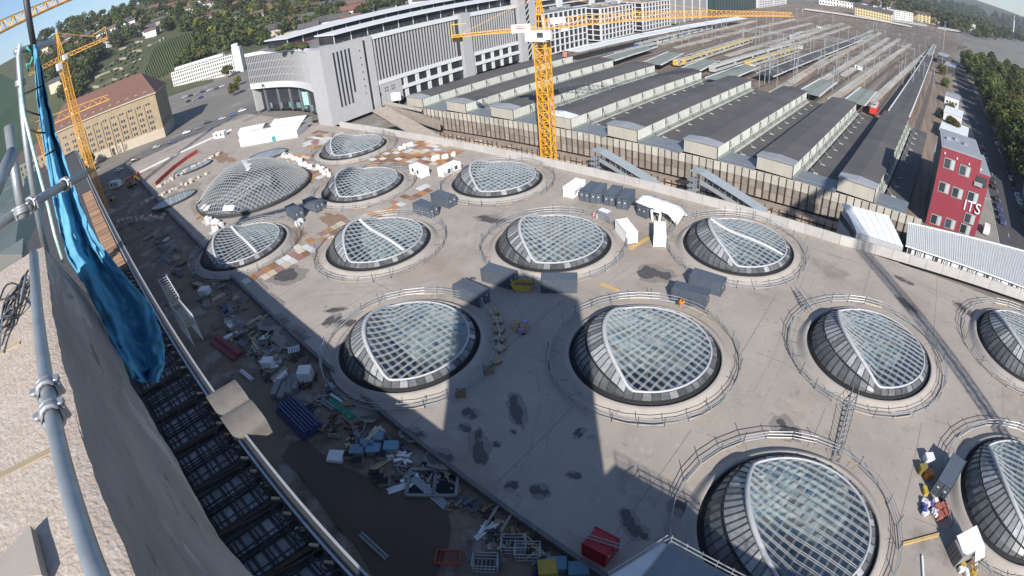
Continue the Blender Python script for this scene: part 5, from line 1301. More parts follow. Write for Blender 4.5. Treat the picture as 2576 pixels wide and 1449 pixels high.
for i in range(16):
    for j in range(11):
        y = 200 + 13*i*(1 + .05*i) + rt.uniform(-4, 4); x = 52 + 8.5*j*(1 + .03*i) + rt.uniform(-3.5, 3.5) + .02*(y - 200)
        if y > 620 or x > 30 + .34*y + 30: continue
        nt_ += 1
        vr = rt.choices(range(8), (5, 5, 4, 5, 5, 3, 1, 1))[0]
        tree((x, y, -1.6), rt.uniform(14, 20), '%s tree in the %s of the park wood, %s' % (('green', 'olive', 'dark', 'green', 'olive', 'dark', 'autumn brown', 'yellowing')[vr], ('street-side fringe', 'second line', 'inner part', 'inner part', 'far side')[min(4, j//2)], 'near end' if i < 4 else 'middle' if i < 9 else 'far end'), 'trees of the park wood', vr)
for k, (p, h, v, lab) in enumerate((((2392, 335), 8, 6, 'autumn bush-like tree between the white track sheds'), ((2370, 190), 9, 6, 'slim autumn tree beside the dark long shed'), ((2378, 220), 7, 0, 'low green tree at the track side near the kiosk'), ((2388, 290), 7, 1, 'olive tree by the white shed'), ((2366, 300), 5, 6, 'yellowing shrub at the outer track'))):
    q = gp(*p, 0); tree((q.x, q.y, -1.4), h, lab, None, v)
# ================================================================ bank quarter along the tracks
M_BANK = mat('bank_limestone', (.40, .40, .41), .8, (.345, .345, .355), .4, .5, rnd=.03)
M_BANKW = mat('bank_white', (.62, .63, .64), .7, (.54, .55, .56), .5, .5)
M_BGLASS = mat('bank_glass', (.022, .026, .034), .15, (.04, .045, .055), .2, .6, spec=.7)
M_ROOFG = mat('bank_roof_gravel', (.22, .21, .20), .9, (.16, .155, .15), .3, .6)
bk = thing('bank_building', 'huge grey bank headquarters with vertical stone fins along the tracks', 'building', (-180, 112, 0))
def wallbox(name, x0, x1, y0, y1, z0, z1, M, par): return MB().box(((x0 + x1)/2, (y0 + y1)/2, (z0 + z1)/2), (x1 - x0, y1 - y0, z1 - z0)).build(name, M, par)
# glazed core, stone bands and fins; local y runs along the tracks
wallbox('glazed_core', -26, -.35, 20, 112, 1, 29.6, M_BGLASS, bk)
wallbox('corner_block', -10, 0, -4, 18.2, 0, 29.9, M_BANK, bk)
for i in range(5):
    z0 = 5.5 if i else 5.5
    wallbox('slit_window', -.15, .06, 1.2 + 1.75*i, 2.0 + 1.75*i, 6.0 if i < 4 else 10.0, 27.5, M_BGLASS, bk)
for i in range(7): piece('round_window', M_BGLASS, (.03, 13.5, 8 + 2.9*i), (.08, .5, .5), bk)
wallbox('stair_slit', -.6, .02, 15.4, 16.4, .5, 29.0, M_BGLASS, bk); wallbox('stair_pier', -1.5, .35, 16.6, 19.6, 0, 30.1, M_BANK, bk)
segs = [(20.2, 67), (74, 107)]
for (a, b) in segs:
    wallbox('coping', -1.6, .5, a, b, 28.4, 30.1, M_BANKW, bk); wallbox('lower_band', -1.4, .45, a, b, 9.6, 11.2, M_BANKW, bk); wallbox('base_band', -1.2, .6, a, b, 4.8, 6.2, M_BANKW, bk)
    n = int((b - a)/1.62)
    for i in range(n): wallbox('fin', -.9, .12, a + .35 + 1.62*i, a + .87 + 1.62*i, 11.2, 28.4, M_BANK, bk)
    for i in range(int((b - a)/6.4)):
        for (z0, z1) in ((6.2, 9.6), (1.0, 4.8)):
            wallbox('pier', -1.1, .15, a + 6.4*i, a + 6.4*i + .7, z0, z1, M_BANKW, bk); wallbox('pier', -1.1, .15, a + 6.4*i + 1.1, a + 6.4*i + 1.7, z0, z1, M_BANKW, bk)
wallbox('sign_wall', -1.0, .7, 20.2, 31, .8, 9.4, M_BANK, bk)
for q in range(2):
    for (dy, dz) in ((0, 0), (1.1, .1), (0, -1.2), (1.1, -1.1)): piece('sign_dot', M_DARKSTEEL, (.75, 22.4 + 3.4*q + dy, 7.6 + dz), (.06, .55, .6), bk)
wallbox('stair_tower', -3, 1.6, 67.4, 73.4, 0, 30.6, M_BANK, bk)
wallbox('stair_tower', -3, 1.8, 107.5, 112.5, 0, 40, M_BANK, bk); wallbox('stair_tower', -3, 1.8, 116, 121, 0, 40, M_BANK, bk); wallbox('tower_gap', -3, 1.2, 112.4, 116.1, 0, 39.5, M_BGLASS, bk)
for i in range(13): bar('tower_brace', M_BANKW, (1.5, 112.6, 1.5 + 3*i), (1.5, 115.9, 4.2 + 3*i), .22, .3, bk)
wallbox('roof_deck', -76, -1.2, 4, 112, 29.5, 29.8, M_ROOFG, bk)
# set-back roof storeys with thin white slabs
for (x0, x1, y0, y1, z1) in ((-16, -5.0, 6, 112, 33.6), (-66, -46, 8, 135, 33.6)):
    wallbox('roof_storey', x0, x1, y0, y1, 29.8, z1, M_BGLASS, bk)
    n = int((y1 - y0)/8)
    for i in range(n): wallbox('roof_slab', x0 - 1.4, x1 + 2.0, y0 - 1 + 8*i, y0 + 6.96 + 8*i, z1, z1 + .5, M_BANKW, bk); piece('storey_post', M_BANKW, (x1 + .1, y0 + 8*i, 31.7), (.2, .25, 3.6), bk)
for i in range(30): rod('roof_railing_post', M_STEEL, (-2, 8 + 3.4*i, 29.8), (-2, 8 + 3.4*i, 31.0), .04, bk, 5)
for i in range(9): piece('planter', M_LEAF[2] if i % 2 else M_LEAF[1], (-22 - 3*i + random.uniform(-1, 1), 4 + random.uniform(-2, 5), 30.6), (2.4, 2.0, 1.2), bk, random.uniform(0, 3), 'ball')
# concave entrance wing
cw = thing('bank_entrance_wing', 'curved grey bank wing with thin vertical fins over a tall glass entrance', 'building', (-190, 113, 0))
L_ = 68.0; n = 54
def arc(f): return Vector((-L_*f, 2.5*f + 9.0*math.sin(math.pi*f)*(.75) - 3.0, 0))
def arcstrip(name, z0, z1, M, off=0.0, f0=0.0, f1=1.0, th=1.0, m_=18):
    pts = [arc(f0 + (f1 - f0)*i/m_) + Vector((0, off, 0)) for i in range(m_ + 1)]; back = [p + Vector((0, th, 0)) for p in pts]
    MB().prism([(p.x, p.y) for p in pts[::-1]] + [(p.x, p.y) for p in back], z0, z1).build(name, M, cw)
arcstrip('coping', 28.2, 29.8, M_BANKW, -.2); arcstrip('fascia', 11.6, 14.4, M_BANKW, -.3); arcstrip('upper_glazing', 14.4, 28.2, mat('bank_louvre', (.06, .064, .07), .5), .32); arcstrip('entrance_glazing', 0, 11.6, M_BGLASS, 2.2, .03, .95)
for k in range(1, 4): arcstrip('floor_band', 14.4 + 3.45*k - .3, 14.4 + 3.45*k, M_BANK, .27, th=.6)
for i in range(n + 1):
    p = arc(i/n); piece('fin', M_BANK, (p.x, p.y + .22, 21.3), (.5, .2, 13.8), cw)
for i in range(7):
    p = arc(.06 + .14*i); piece('entrance_column', mat('entrance_column', (.16, .165, .17), .6), (p.x, p.y + 1.9, 5.75), (1.0, .7, 11.5), cw)
p = arc(.38); piece('entrance_banner', mat('mint_banner', (.30, .66, .55), .6, (.5, .8, .7), .3, .6), (p.x, p.y + 1.2, 6.3), (5.2, .15, 6.0), cw)
for i in range(8): p = arc(.1 + .11*i); piece('shop_front', mat('pale_teal_glass', (.16, .26, .28), .3), (p.x, p.y + 2.1, 2.2), (3.6, .1, 2.6), cw)
MB().prism([(0, 16), (0, 34), (-L_, 34), (-L_, 16)][::-1], 0, 29.4).build('rear_block', M_BANK, cw)
MB().prism([tuple(arc(1 - i/12).xy + Vector((0, 1.2))) for i in range(13)] + [(0, 17), (-L_, 17)], 11.7, 29.3).build('upper_block', M_BANK, cw)
piece('end_pier', M_BANK, (-L_ - .3, 3.2, 14.5), (1.6, 6, 29), cw); piece('blue_banner', mat('blue_banner', (.06, .16, .30), .6, (.15, .40, .42), .25, .8), (-L_ - .3, .1, 20.5), (1.7, .12, 13), cw)
text('LBBW', M_DARKSTEEL, cw, (-59, arc(.87).y - .45, 13.0), (math.pi/2, 0, R(-9)), 2.4, .05)
for i in range(5): piece('roof_umbrella', M_TRR, (-45 + 5*i, 11, 30.6), (1.2, 1.2, .25), cw, 0, 'cyl8')
# white grid blocks
def gridblock(y0, y1, x1, dx, H, rows, cols, label):
    t = thing('grid_office', label, 'building', (x1, y0, 0)); Ly = y1 - y0
    wallbox('glazed_core', -dx, -.4, .4, Ly, 0, H - .3, M_BGLASS, t); wallbox('roof_deck', -dx, -.2, .2, Ly, H - .3, H, M_ROOFG, t)
    for i in range(cols + 1): wallbox('upright', -.9, .25, Ly*i/cols - .3, Ly*i/cols + .3, 0, H + .3, M_BANKW, t)
    for k in range(rows + 1): wallbox('floor_band', -.8, .1, 0, Ly, H*k/rows - .28, H*k/rows + .28, M_BANKW, t)
    nc_ = max(2, int(dx/5))
    for i in range(nc_ + 1): wallbox('upright', -dx*i/nc_ - .3, -dx*i/nc_ + .3, -.25, .9, 0, H + .3, M_BANKW, t)
    for k in range(rows + 1): wallbox('floor_band', -dx, 0, -.1, .8, H*k/rows - .28, H*k/rows + .28, M_BANKW, t)
    for i in range(3): piece('roof_unit', M_STEEL, (-dx*.5, Ly*(.2 + .3*i), H + 1.2), (3, 4, 2), t)
gridblock(240, 281, -179, 16, 22.5, 6, 9, 'white grid-fronted office block beside the yellow crane cab')
gridblock(297, 338, -179, 18, 20.3, 6, 9, 'white grid-fronted office block, middle one of three')
gridblock(353, 398, -179, 18, 20.0, 6, 9, 'white grid-fronted office block, farthest of three')
for (y0, y1, H, M, lab) in ((262, 345, 30, M_BGLASS, 'dark terraced office with white ledges behind the grid blocks'), (345, 400, 30, M_BANK, 'grey terraced office tower behind the grid blocks')):
    t = thing('terraced_office', lab, 'building', (-204, y0, 0)); wallbox('core', -20, 0, 0, y1 - y0, 0, H, M, t)
    for k in range(5): wallbox('ledge', -20.5, .9, -.6, y1 - y0 + .4, 16 + 3.6*k, 16.7 + 3.6*k, M_BANKW, t)
    for q in range(2): wallbox('service_core', -3, 1.6, (y1 - y0)*(.3 + .45*q), (y1 - y0)*(.3 + .45*q) + 5, 0, H + 3, M_BANKW, t)
M_TEAL = mat('dark_teal_glass', (.03, .065, .065), .3, (.05, .09, .09), .2, .6)
for (y0, y1, H, M, MF, nf, lab) in ((410, 480, 26, mat('grey_panel', (.26, .255, .25), .7), M_BANKW, 4, 'grey panelled block with pale corner piers beyond the grid offices'), (500, 640, 18, M_TEAL, M_DARKSTEEL, 16, 'dark teal glass block at the end of the office row'), (655, 800, 15, M_BANKW, M_BANKW, 2, 'white block with regular punched windows beyond the teal one')):
    t = thing('office_block', lab, 'building', (-180, y0, 0)); wallbox('wall', -26, 0, 0, y1 - y0, 0, H, M, t); wallbox('roof', -26.4, .4, -.4, y1 - y0 + .4, H, H + .4, M_ROOFG, t)
    for i in range(nf + 1): wallbox('pier', -.1, .4, (y1 - y0)*i/nf - .6, (y1 - y0)*i/nf + .6, 0, H + .2, MF, t)
    if 'punched' in lab:
        for r_ in range(5):
            for i in range(18): piece('window', M_WINDOW, (.05, 5 + 7.8*i, 2 + 2.8*r_), (.12, 3.2, 1.6), t)
# low buildings and white marquees in front of the bank
for k, (p, s_, rz, lab) in enumerate((((690, 345), (26, 12, 4), 38, 'large white marquee roof between the grid dome and the bank'), ((735, 318), (16, 8, 4), 30, 'smaller white marquee beside the bank corner'), ((640, 335), (12, 7, 3.4), 40, 'white flat tent at the street side of the marquee'))):
    u = thing('marquee', lab, 'tent', gp(*p), R(rz)); a_, b_, h_ = s_
    nb_ = 5
    for i in range(nb_):
        x0, x1 = -a_/2 + a_*i/nb_, -a_/2 + a_*(i + .98)/nb_
        MB().add([(x0, -b_/2, h_*.7), (x1, -b_/2, h_*.7), (x1, 0, h_), (x0, 0, h_), (x1, b_/2, h_*.7), (x0, b_/2, h_*.7)], [(0, 1, 2, 3), (3, 2, 4, 5)]).build('roof_sheet', M_SHEET, u)
    MB().box((0, 0, h_*.34), (a_*.97, b_*.95, h_*.68)).build('side_wall', M_SHEET, u)
    piece('door', mat('teal_door', (.05, .25, .27), .6), (a_*.1, -b_*.48, h_*.25), (1.6, .1, h_*.5), u)
# people-sized bustle at the bank corner: white panels
t = thing('construction_sign', 'blank white board on posts near the platform hall entrance', 'sign', gp(995, 262)); piece('board', M_CONTW, (0, 0, 3.2), (5.2, .2, 3.4), t, R(35)); 
for s_ in (-1, 1): rod('post', M_STEEL, (1.8*s_*.82, 1.8*s_*.57, 0), (1.8*s_*.82, 1.8*s_*.57, 2), .08, t)
t = thing('construction_sign', 'tilted white board leaning by the bank corner', 'sign', gp(852, 308)); piece('board', M_CONTW, (0, 0, 2.4), (3.2, .2, 4.6), t, (R(10), R(8), R(35))); rod('post', M_STEEL, (0, .3, 0), (0, .3, 2.4), .08, t)
# ================================================================ tower cranes
M_CRANE = mat('crane_yellow', (.72, .36, .02), .5, (.58, .28, .02), .6, .5)
M_CRANEJ = mat('crane_jib_orange', (.74, .38, .06), .5)
def lattice_mast(parent, z0, z1, w_, M, step=None):
    step = step or w_; n = max(1, int((z1 - z0)/step)); h = (z1 - z0)/n
    for sx in (-1, 1):
        for sy in (-1, 1): bar('mast_leg', M, (sx*w_/2, sy*w_/2, z0), (sx*w_/2, sy*w_/2, z1), w_*.11, w_*.11, parent)
    mb = MB()
    for i in range(n):
        za, zb = z0 + i*h, z0 + (i + 1)*h
        for (a, b) in (((-1, -1), (1, -1)), ((1, -1), (1, 1)), ((1, 1), (-1, 1)), ((-1, 1), (-1, -1))):
            p, q = (Vector((a[0]*w_/2, a[1]*w_/2, za)), Vector((b[0]*w_/2, b[1]*w_/2, zb))); p2, q2 = Vector((b[0]*w_/2, b[1]*w_/2, za)), Vector((a[0]*w_/2, a[1]*w_/2, zb))
            mb.bar(p, q, w_*.05); mb.bar(p2, q2, w_*.05); mb.bar(q2, q, w_*.05)
    mb.build('mast_lacing', M, parent)
def lattice_jib(parent, a, b, w_, h, M, n, name='jib'):
    a, b = Vector(a), Vector(b); d = b - a; u = d.normalized(); s_ = Vector((-u.y, u.x, 0)).normalized()*w_/2; up = Vector((0, 0, h))
    bar(name + '_chord', M, a + s_, b + s_, .16, .16, parent); bar(name + '_chord', M, a - s_, b - s_, .16, .16, parent); bar(name + '_top_chord', M, a + up, b + up*.5, .16, .16, parent)
    mb = MB()
    for i in range(n):
        f0, f1, fm = i/n, (i + 1)/n, (i + .5)/n; tp = a + d*fm + up*(1 - .5*fm)
        for sg in (1, -1): mb.bar(a + d*f0 + s_*sg, tp, .09); mb.bar(tp, a + d*f1 + s_*sg, .09)
        mb.bar(a + d*f0 - s_, a + d*f1 + s_, .08)
    mb.build(name + '_lacing', M, parent)
cb_ = gp(1381, 398, 0); cb_.z = -8.5
cr = thing('tower_crane', 'yellow tower crane standing in the excavation in the picture centre', 'crane', cb_, R(12))
lattice_mast(cr, 0, 41, 3.0, M_CRANE, 2.4); piece('foundation', M_WALL, (0, 0, .3), (6, 6, .6), cr)
piece('slewing_ring', M_CRANE, (0, 0, 41.4), (2.6, 2.6, .9), cr, 0, 'box')
piece('cabin', M_CONTW, (1.2, -2.3, 42.0), (2.2, 1.9, 2.8), cr); piece('cabin_window', M_WINDOW, (1.2, -3.27, 42.3), (1.6, .08, 1.3), cr); piece('switch_box', M_CONTW, (-1.6, -2.0, 41.9), (3.0, 1.3, 2.7), cr); piece('switch_box', M_CONTW, (2.7, -1.6, 42.1), (1.5, 1.3, 2.2), cr)
for sx in (-1, 1):
    for sy in (-1, 1): bar('apex_leg', M_CRANE, (sx*1.2, sy*1.2, 42), (sx*.2, sy*.2, 52), .22, .22, cr)
for k in range(4): bar('apex_tie', M_CRANE, (-1.2 + .22*k, -1.2 + .22*k, 43.5 + 2*k), (1.2 - .22*k, -1.2 + .22*k, 43.5 + 2*k), .12, .12, cr)
cmi = Matrix.Rotation(-R(12), 3, 'Z')
far = gp(1992, 41, 35.0); dv = cmi @ Vector((far.x - cb_.x, far.y - cb_.y, 0)); ju = dv.normalized()
lattice_jib(cr, ju*1.2 + Vector((0, 0, 43.2)), dv + Vector((0, 0, 43.5)), 1.7, 2.6, M_CRANEJ, 46)
back = gp(1116, 94, 35.0); bv = cmi @ Vector((back.x - cb_.x, back.y - cb_.y, 0)); bu = bv.normalized(); bl = min(bv.length, 22)
lattice_jib(cr, bu*1.0 + Vector((0, 0, 43.2)), bu*bl + Vector((0, 0, 43.3)), 1.6, .9, M_CRANEJ, 10, 'counter_jib')
piece('counterweight', M_RUST, tuple(bu*(bl - 1.5) + Vector((0, 0, 42.6))), (2.2, 1.2, 1.2), cr); bar('winch_frame', M_CRANEJ, bu*(bl - .3) + Vector((0, 0, 43)), bu*(bl - .3) + Vector((0, 0, 46.5)), .2, .2, cr); bar('winch_frame', M_CRANEJ, bu*(bl - .3) + Vector((0, 0, 46.5)), bu*(bl - 4) + Vector((0, 0, 46.5)), .2, .2, cr)
an = math.atan2(ju.y, ju.x); M_SIGN = mat('sign_white', (.78, .78, .78), .5, (.70, .66, .66), 1.2, .6)
for q, dist in ((-1, 4.2),): piece('sign_board', M_SIGN, tuple(bu*4.4 + Vector((0, -1.0, 44.0))), (4.6, .15, 2.2), cr, math.atan2(bu.y, bu.x)); piece('sign_line', M_TRR, tuple(bu*4.4 + Vector((.05, -1.15, 44.1))), (2.4, .06, .25), cr, math.atan2(bu.y, bu.x)); piece('sign_line', M_DARKSTEEL, tuple(bu*4.4 + Vector((.05, -1.15, 44.6))), (2.4, .06, .12), cr, math.atan2(bu.y, bu.x))
piece('sign_board', M_SIGN, tuple(ju*5.6 + Vector((0, -1.0, 45.2))), (4.4, .15, 1.7), cr, an)
rod('pendant', M_CRANEJ, (0, 0, 52), tuple(bu*(bl - 3) + Vector((0, 0, 44))), .06, cr, 5); rod('pendant', M_CRANEJ, (0, 0, 52), tuple(ju*34 + Vector((0, 0, 45.5))), .06, cr, 5); rod('pendant', M_CRANEJ, (0, 0, 52), tuple(ju*64 + Vector((0, 0, 45.2))), .06, cr, 5)
piece('trolley', M_CONTW, tuple(ju*6.5 + Vector((0, 0, 42.6))), (2.0, 1.4, .8), cr, an); rod('hoist_rope', M_DARKSTEEL, tuple(ju*6.5 + Vector((0, 0, 36.5))), tuple(ju*6.5 + Vector((0, 0, 42.4))), .04, cr, 5); piece('hook_block', mat('hook_red', (.6, .2, .15), .5), tuple(ju*6.5 + Vector((0, 0, 36.0))), (.9, .5, 1.3), cr, an); rod('hoist_rope', M_DARKSTEEL, tuple(ju*6.5 + Vector((0, 0, 22.5))), tuple(ju*6.5 + Vector((0, 0, 35.4))), .035, cr, 5)
# crane at the yard end, left
lb = gp(268, 540, -.8); lc = thing('tower_crane', 'yellow tower crane beside the blue tarpaulin in front of the vineyard', 'crane', lb, R(20))
lattice_mast(lc, 0, 57, 2.3, M_CRANEJ, 2.3); piece('foundation', M_WALL, (0, 0, .4), (5.5, 5.5, .8), lc)
for sx in (-1, 1):
    for sy in (-1, 1): bar('apex_leg', M_CRANE, (sx*1.0, sy*1.0, 58), (sx*.15, sy*.15, 68), .2, .2, lc)
piece('cabin', M_CONTW, (.3, -1.9, 56.4), (2.0, 1.8, 2.4), lc); piece('switch_box', M_CONTW, (2.0, .3, 58.6), (2.0, 1.4, 1.8), lc); piece('slewing_ring', M_CRANE, (0, 0, 57.4), (2.4, 2.4, 1.0), lc)
li = Matrix.Rotation(-R(20), 3, 'Z'); j1 = li @ Vector((5, 17, 0)); j2 = li @ Vector((2, -13, 0))
lattice_jib(lc, j1*.08 + Vector((0, 0, 58.2)), j1 + Vector((0, 0, 58.6)), 1.5, 1.4, M_CRANEJ, 7); lattice_jib(lc, j2*.08 + Vector((0, 0, 58.2)), j2 + Vector((0, 0, 58.0)), 1.5, 1.5, M_CRANEJ, 6, 'counter_jib')
rod('pendant', M_CRANEJ, (0, 0, 68), tuple(j1*.9 + Vector((0, 0, 59.8))), .06, lc, 5); rod('pendant', M_CRANEJ, (0, 0, 68), tuple(j2*.9 + Vector((0, 0, 59.5))), .06, lc, 5); bar('jib_frame', M_CRANEJ, tuple(j1 + Vector((0, 0, 58.6))), tuple(j1 + Vector((0, 0, 63))), .2, .2, lc); bar('jib_frame', M_CRANEJ, tuple(j1 + Vector((0, 0, 63))), tuple(j1*.7 + Vector((0, 0, 62))), .2, .2, lc)
for i in range(5): piece('mast_sign', M_CONTW, (0, -1.2, 12 + 9*i), (.7, .1, .7), lc)
# jib of a second crane before the tan building; its mast stands behind the tarpaulin
a, b = at(275, 250, 238), at(98, 338, 250); b.z = a.z
sc_ = thing('tower_crane', 'second yellow crane whose lattice jib crosses the tan stone building', 'crane', (b.x, b.y, -1.5)); dj = Vector((a.x - b.x, a.y - b.y, 0)); zj = a.z + 1.5
lattice_mast(sc_, 0, zj, 2.0, M_CRANEJ, 2.4); lattice_jib(sc_, Vector((0, 0, zj)), dj + Vector((0, 0, zj)), 1.6, 4.0, M_CRANEJ, 7)
# crane jib against the sky at the upper left corner
a, b = at(205, -12, 70), at(-120, 150, 60); tc = thing('tower_crane', 'crane jib crossing the sky in the upper left picture corner', 'crane', (b.x - 14, b.y - 22, 0)); o_ = tc.location
ja, jb = a - Vector(o_), b - Vector(o_); lattice_jib(tc, jb, ja, 1.3, 1.5, M_CRANEJ, 12); bar('jib_root', M_CRANEJ, (0, 0, jb.z), jb, .9, 1.2, tc); bar('mast_column', M_CRANEJ, (0, 0, 0), (0, 0, jb.z + 4), 1.8, 1.8, tc)
# crane behind the camera on the right: only its shadow reaches the picture
rc_ = thing('tower_crane', 'crane out of frame whose mast shadow falls across the right deck', 'crane', (62, 29, -1.5)); lattice_mast(rc_, 0, 80, 2.0, M_CRANE, 2.2); piece('counterweight', M_CRANE, (0, -9, 80), (3, 5, 3), rc_); bar('jib_root', M_CRANE, (0, -10, 81), (0, 12, 81), 1.4, 1.6, rc_); piece('cabin', M_CONTW, (0, 1.6, 78), (2.4, 2.4, 3), rc_)
# ================================================================ town at the left, hillside
def poly_sheet(name, M, pts, z): return tag(MB().add([(gp(*p, z).x, gp(*p, z).y, z) for p in pts], [tuple(range(len(pts)))]).build(name, M), kind='structure')
poly_sheet('street', M_ASPH2 if 'M_ASPH2' in globals() else mat('worn_asphalt', (.16, .155, .15), .85, (.115, .112, .11), .15, .6), [(240, 500), (330, 470), (460, 400), (600, 325), (650, 290), (640, 262), (560, 292), (440, 345), (320, 410), (230, 455)], -1.5)
poly_sheet('forecourt', mat('forecourt_paving', (.32, .295, .265), .85, (.25, .23, .21), .12, .6, stains=[((.18, .16, .14), .08, .6, .68)]), [(240, 560), (380, 560), (470, 520), (600, 400), (700, 330), (640, 318), (470, 405), (340, 475), (260, 515)], -1.42)
mk = thing('lane_line', 'white lane lines painted on the street before the tan building', 'road marking', (0, 0, 0))
for A, B in (((250, 470), (600, 300)), ((270, 485), (630, 305))):
    a, b = gp(*A, -1.49), gp(*B, -1.49)
    for i in range(40):
        if i % 2 == 0: p, q = a.lerp(b, i/40), a.lerp(b, (i + 1)/40); piece('dash', M_EDGEW, (p + q)/2, ((q - p).length, .25, .008), mk, math.atan2((q - p).y, (q - p).x))
hd = thing('hoarding', 'white site hoarding along the street towards the bank', 'fence', (0, 0, 0))
a, b = gp(300, 472, -1.5), gp(585, 335, -1.5); n = 46
for i in range(n):
    p, q = a.lerp(b, i/n), a.lerp(b, (i + .96)/n); bar('hoarding_panel', M_CONTW, p + Vector((0, 0, 1.1)), q + Vector((0, 0, 1.1)), .12, 2.2, hd)
M_REDMESH = mat('red_mesh', (.55, .09, .06), .7, (.42, .06, .05), 1, .6)
for lab, pts in (('long red safety mesh curving beside the flat oval skylight', ((392, 468), (415, 446), (440, 424), (470, 402), (498, 384))), ('short red safety mesh beside the yellow machine', ((315, 462), (332, 452), (352, 440), (345, 446)))):
    t = thing('safety_mesh', lab, 'fence', (0, 0, 0)); P_ = [gp(*p, 0) for p in pts]
    for i in range(len(P_) - 1):
        for k in range(4): p, q = P_[i].lerp(P_[i + 1], k/4), P_[i].lerp(P_[i + 1], (k + .96)/4); bar('mesh_panel', M_REDMESH, p + Vector((0, 0, .75)), q + Vector((0, 0, .75)), .35, 1.5, t); rod('post', M_STEEL, p, p + Vector((0, 0, 1.6)), .05, t, 6)
rs = random.Random(3); M_STONEB = mat('pale_block', (.58, .52, .45), .85, (.46, .40, .34), 1, .6, rnd=.2)
for A, B, n, lab in (((400, 470), (560, 385), 26, 'pale stone block in the line beside the red mesh'), ((300, 560), (420, 545), 14, 'pale stone block near the left crane foot'), ((350, 520), (520, 440), 18, 'pale stone block between the oval skylights')):
    a, b = gp(*A), gp(*B)
    for i in range(n):
        c = a.lerp(b, (i + rs.random()*.6)/n) + Vector((rs.uniform(-1.5, 1.5), rs.uniform(-1.5, 1.5), 0)); t = thing('stone_block', lab, 'block', c, rs.uniform(0, 3), lab + ' row'); piece('block_body', M_STONEB, (0, 0, .45), (rs.uniform(.9, 1.6), rs.uniform(.8, 1.2), .9), t, 0, 'bevbox')
t = thing('excavator', 'yellow excavator with blue cab between the red meshes', 'excavator', gp(333, 470, 0), R(30))
for s_ in (-1, 1): piece('track', M_TYRE, (0, s_*1.1, .45), (3.6, .6, .9), t, 0, 'bevbox')
piece('house', M_YELLOW, (-.3, .3, 1.6), (3.0, 2.4, 1.4), t, 0, 'bevbox'); piece('cab', mat('cab_blue', (.05, .12, .3), .4), (.8, -.7, 2.2), (1.4, 1.0, 1.7), t, 0, 'bevbox'); bar('boom', M_YELLOW, (1.0, .4, 2.0), (3.6, .4, 4.2), .4, .5, t); bar('stick', M_YELLOW, (3.6, .4, 4.2), (5.2, .4, 1.8), .3, .4, t); piece('bucket', M_DARKSTEEL, (5.3, .4, 1.3), (.9, 1.0, .9), t, 0, 'bevbox')
t = thing('dumper', 'small bright yellow machine at the foot of the left crane', 'machine', gp(285, 505, 0), R(10)); piece('skip', M_YELLOW, (1.1, 0, 1.2), (1.8, 1.7, 1.0), t, (0, .15, 0), 'bevbox'); piece('engine', M_YELLOW, (-1.0, 0, 1.1), (1.6, 1.4, .9), t, 0, 'bevbox'); piece('seat', M_BLACK, (-.2, 0, 1.6), (.6, .7, .7), t)
for x in (-1, 1):
    for y in (-.8, .8): rod('wheel', M_TYRE, (x, y - .2, .5), (x, y + .2, .5), .5, t, 10)
for k, (p, s_, lab) in enumerate((((292, 470), (7, 2.6, 2.6), 'turquoise white cabin near the left crane'), ((555, 345), (6, 2.5, 2.6), 'white cabin at the hoarding beside the yellow barrel'))):
    container(gp(*p), R(35), lab, M=M_CONTW, doors=False, windows=2, cat='cabin', name='site_cabin')
# cars on the street and the car park
ci = 0
for k, p in enumerate(((300, 430), (340, 405), (395, 372), (432, 360), (470, 335), (500, 325), (522, 310), (560, 300), (585, 292), (610, 280), (465, 245), (480, 242), (495, 238), (510, 232), (528, 228), (545, 224), (475, 256), (490, 252), (506, 247), (560, 218))):
    M = CARM[(2, 0, 1, 3, 2, 4, 0, 1, 3, 2)[k % 10]]
    car(gp(*p, -1.47), R(62) + (0 if k < 10 else R(40)), '%s %s car on the far street and car park, counted from the crane' % (ordn(k), M.name.split('_')[1]), M, 'cars on the far street and car park')
# ---------------------------------------------------------------- tan stone administration building
M_TAN = mat('tan_stone', (.34, .265, .17), .85, (.27, .205, .13), .3, .6, stains=[((.24, .17, .10), .2, .6, .7)])
M_TANL = mat('pale_tan_stone', (.46, .40, .32), .85, (.38, .33, .26), .3, .6)
M_TILE = mat('brown_red_tile', (.16, .085, .065), .8, (.125, .068, .055), .5, .6)
A, B = Vector((-333, 12.8, 0)), Vector((-299.2, 74.2, 0)); d = (B - A); Lf = d.length; an = math.atan2(d.y, d.x)
tb = thing('stone_office', 'tan stone office building with steep brown hipped roof', 'building', (B.x, B.y, -1.5), an)   # local -x along the front, +y away from camera
MB().box((-Lf/2, 14, 12.3), (Lf, 28, 24.6)).build('wall', M_TAN, tb); MB().box((-Lf/2, 13.9, 2.6), (Lf + .5, 28.6, 5.2)).build('plinth', M_TANL, tb); MB().box((-Lf/2, 14, 24.8), (Lf + 1.6, 29.6, .7)).build('cornice', M_TANL, tb)
MB().add([(.8, -.8, 25.1), (-Lf - .8, -.8, 25.1), (-Lf - .8, 28.8, 25.1), (.8, 28.8, 25.1), (-9, 14, 37), (-Lf + 9, 14, 37)], [(0, 4, 5, 1), (1, 5, 2), (2, 5, 4, 3), (3, 4, 0)]).build('roof', M_TILE, tb)
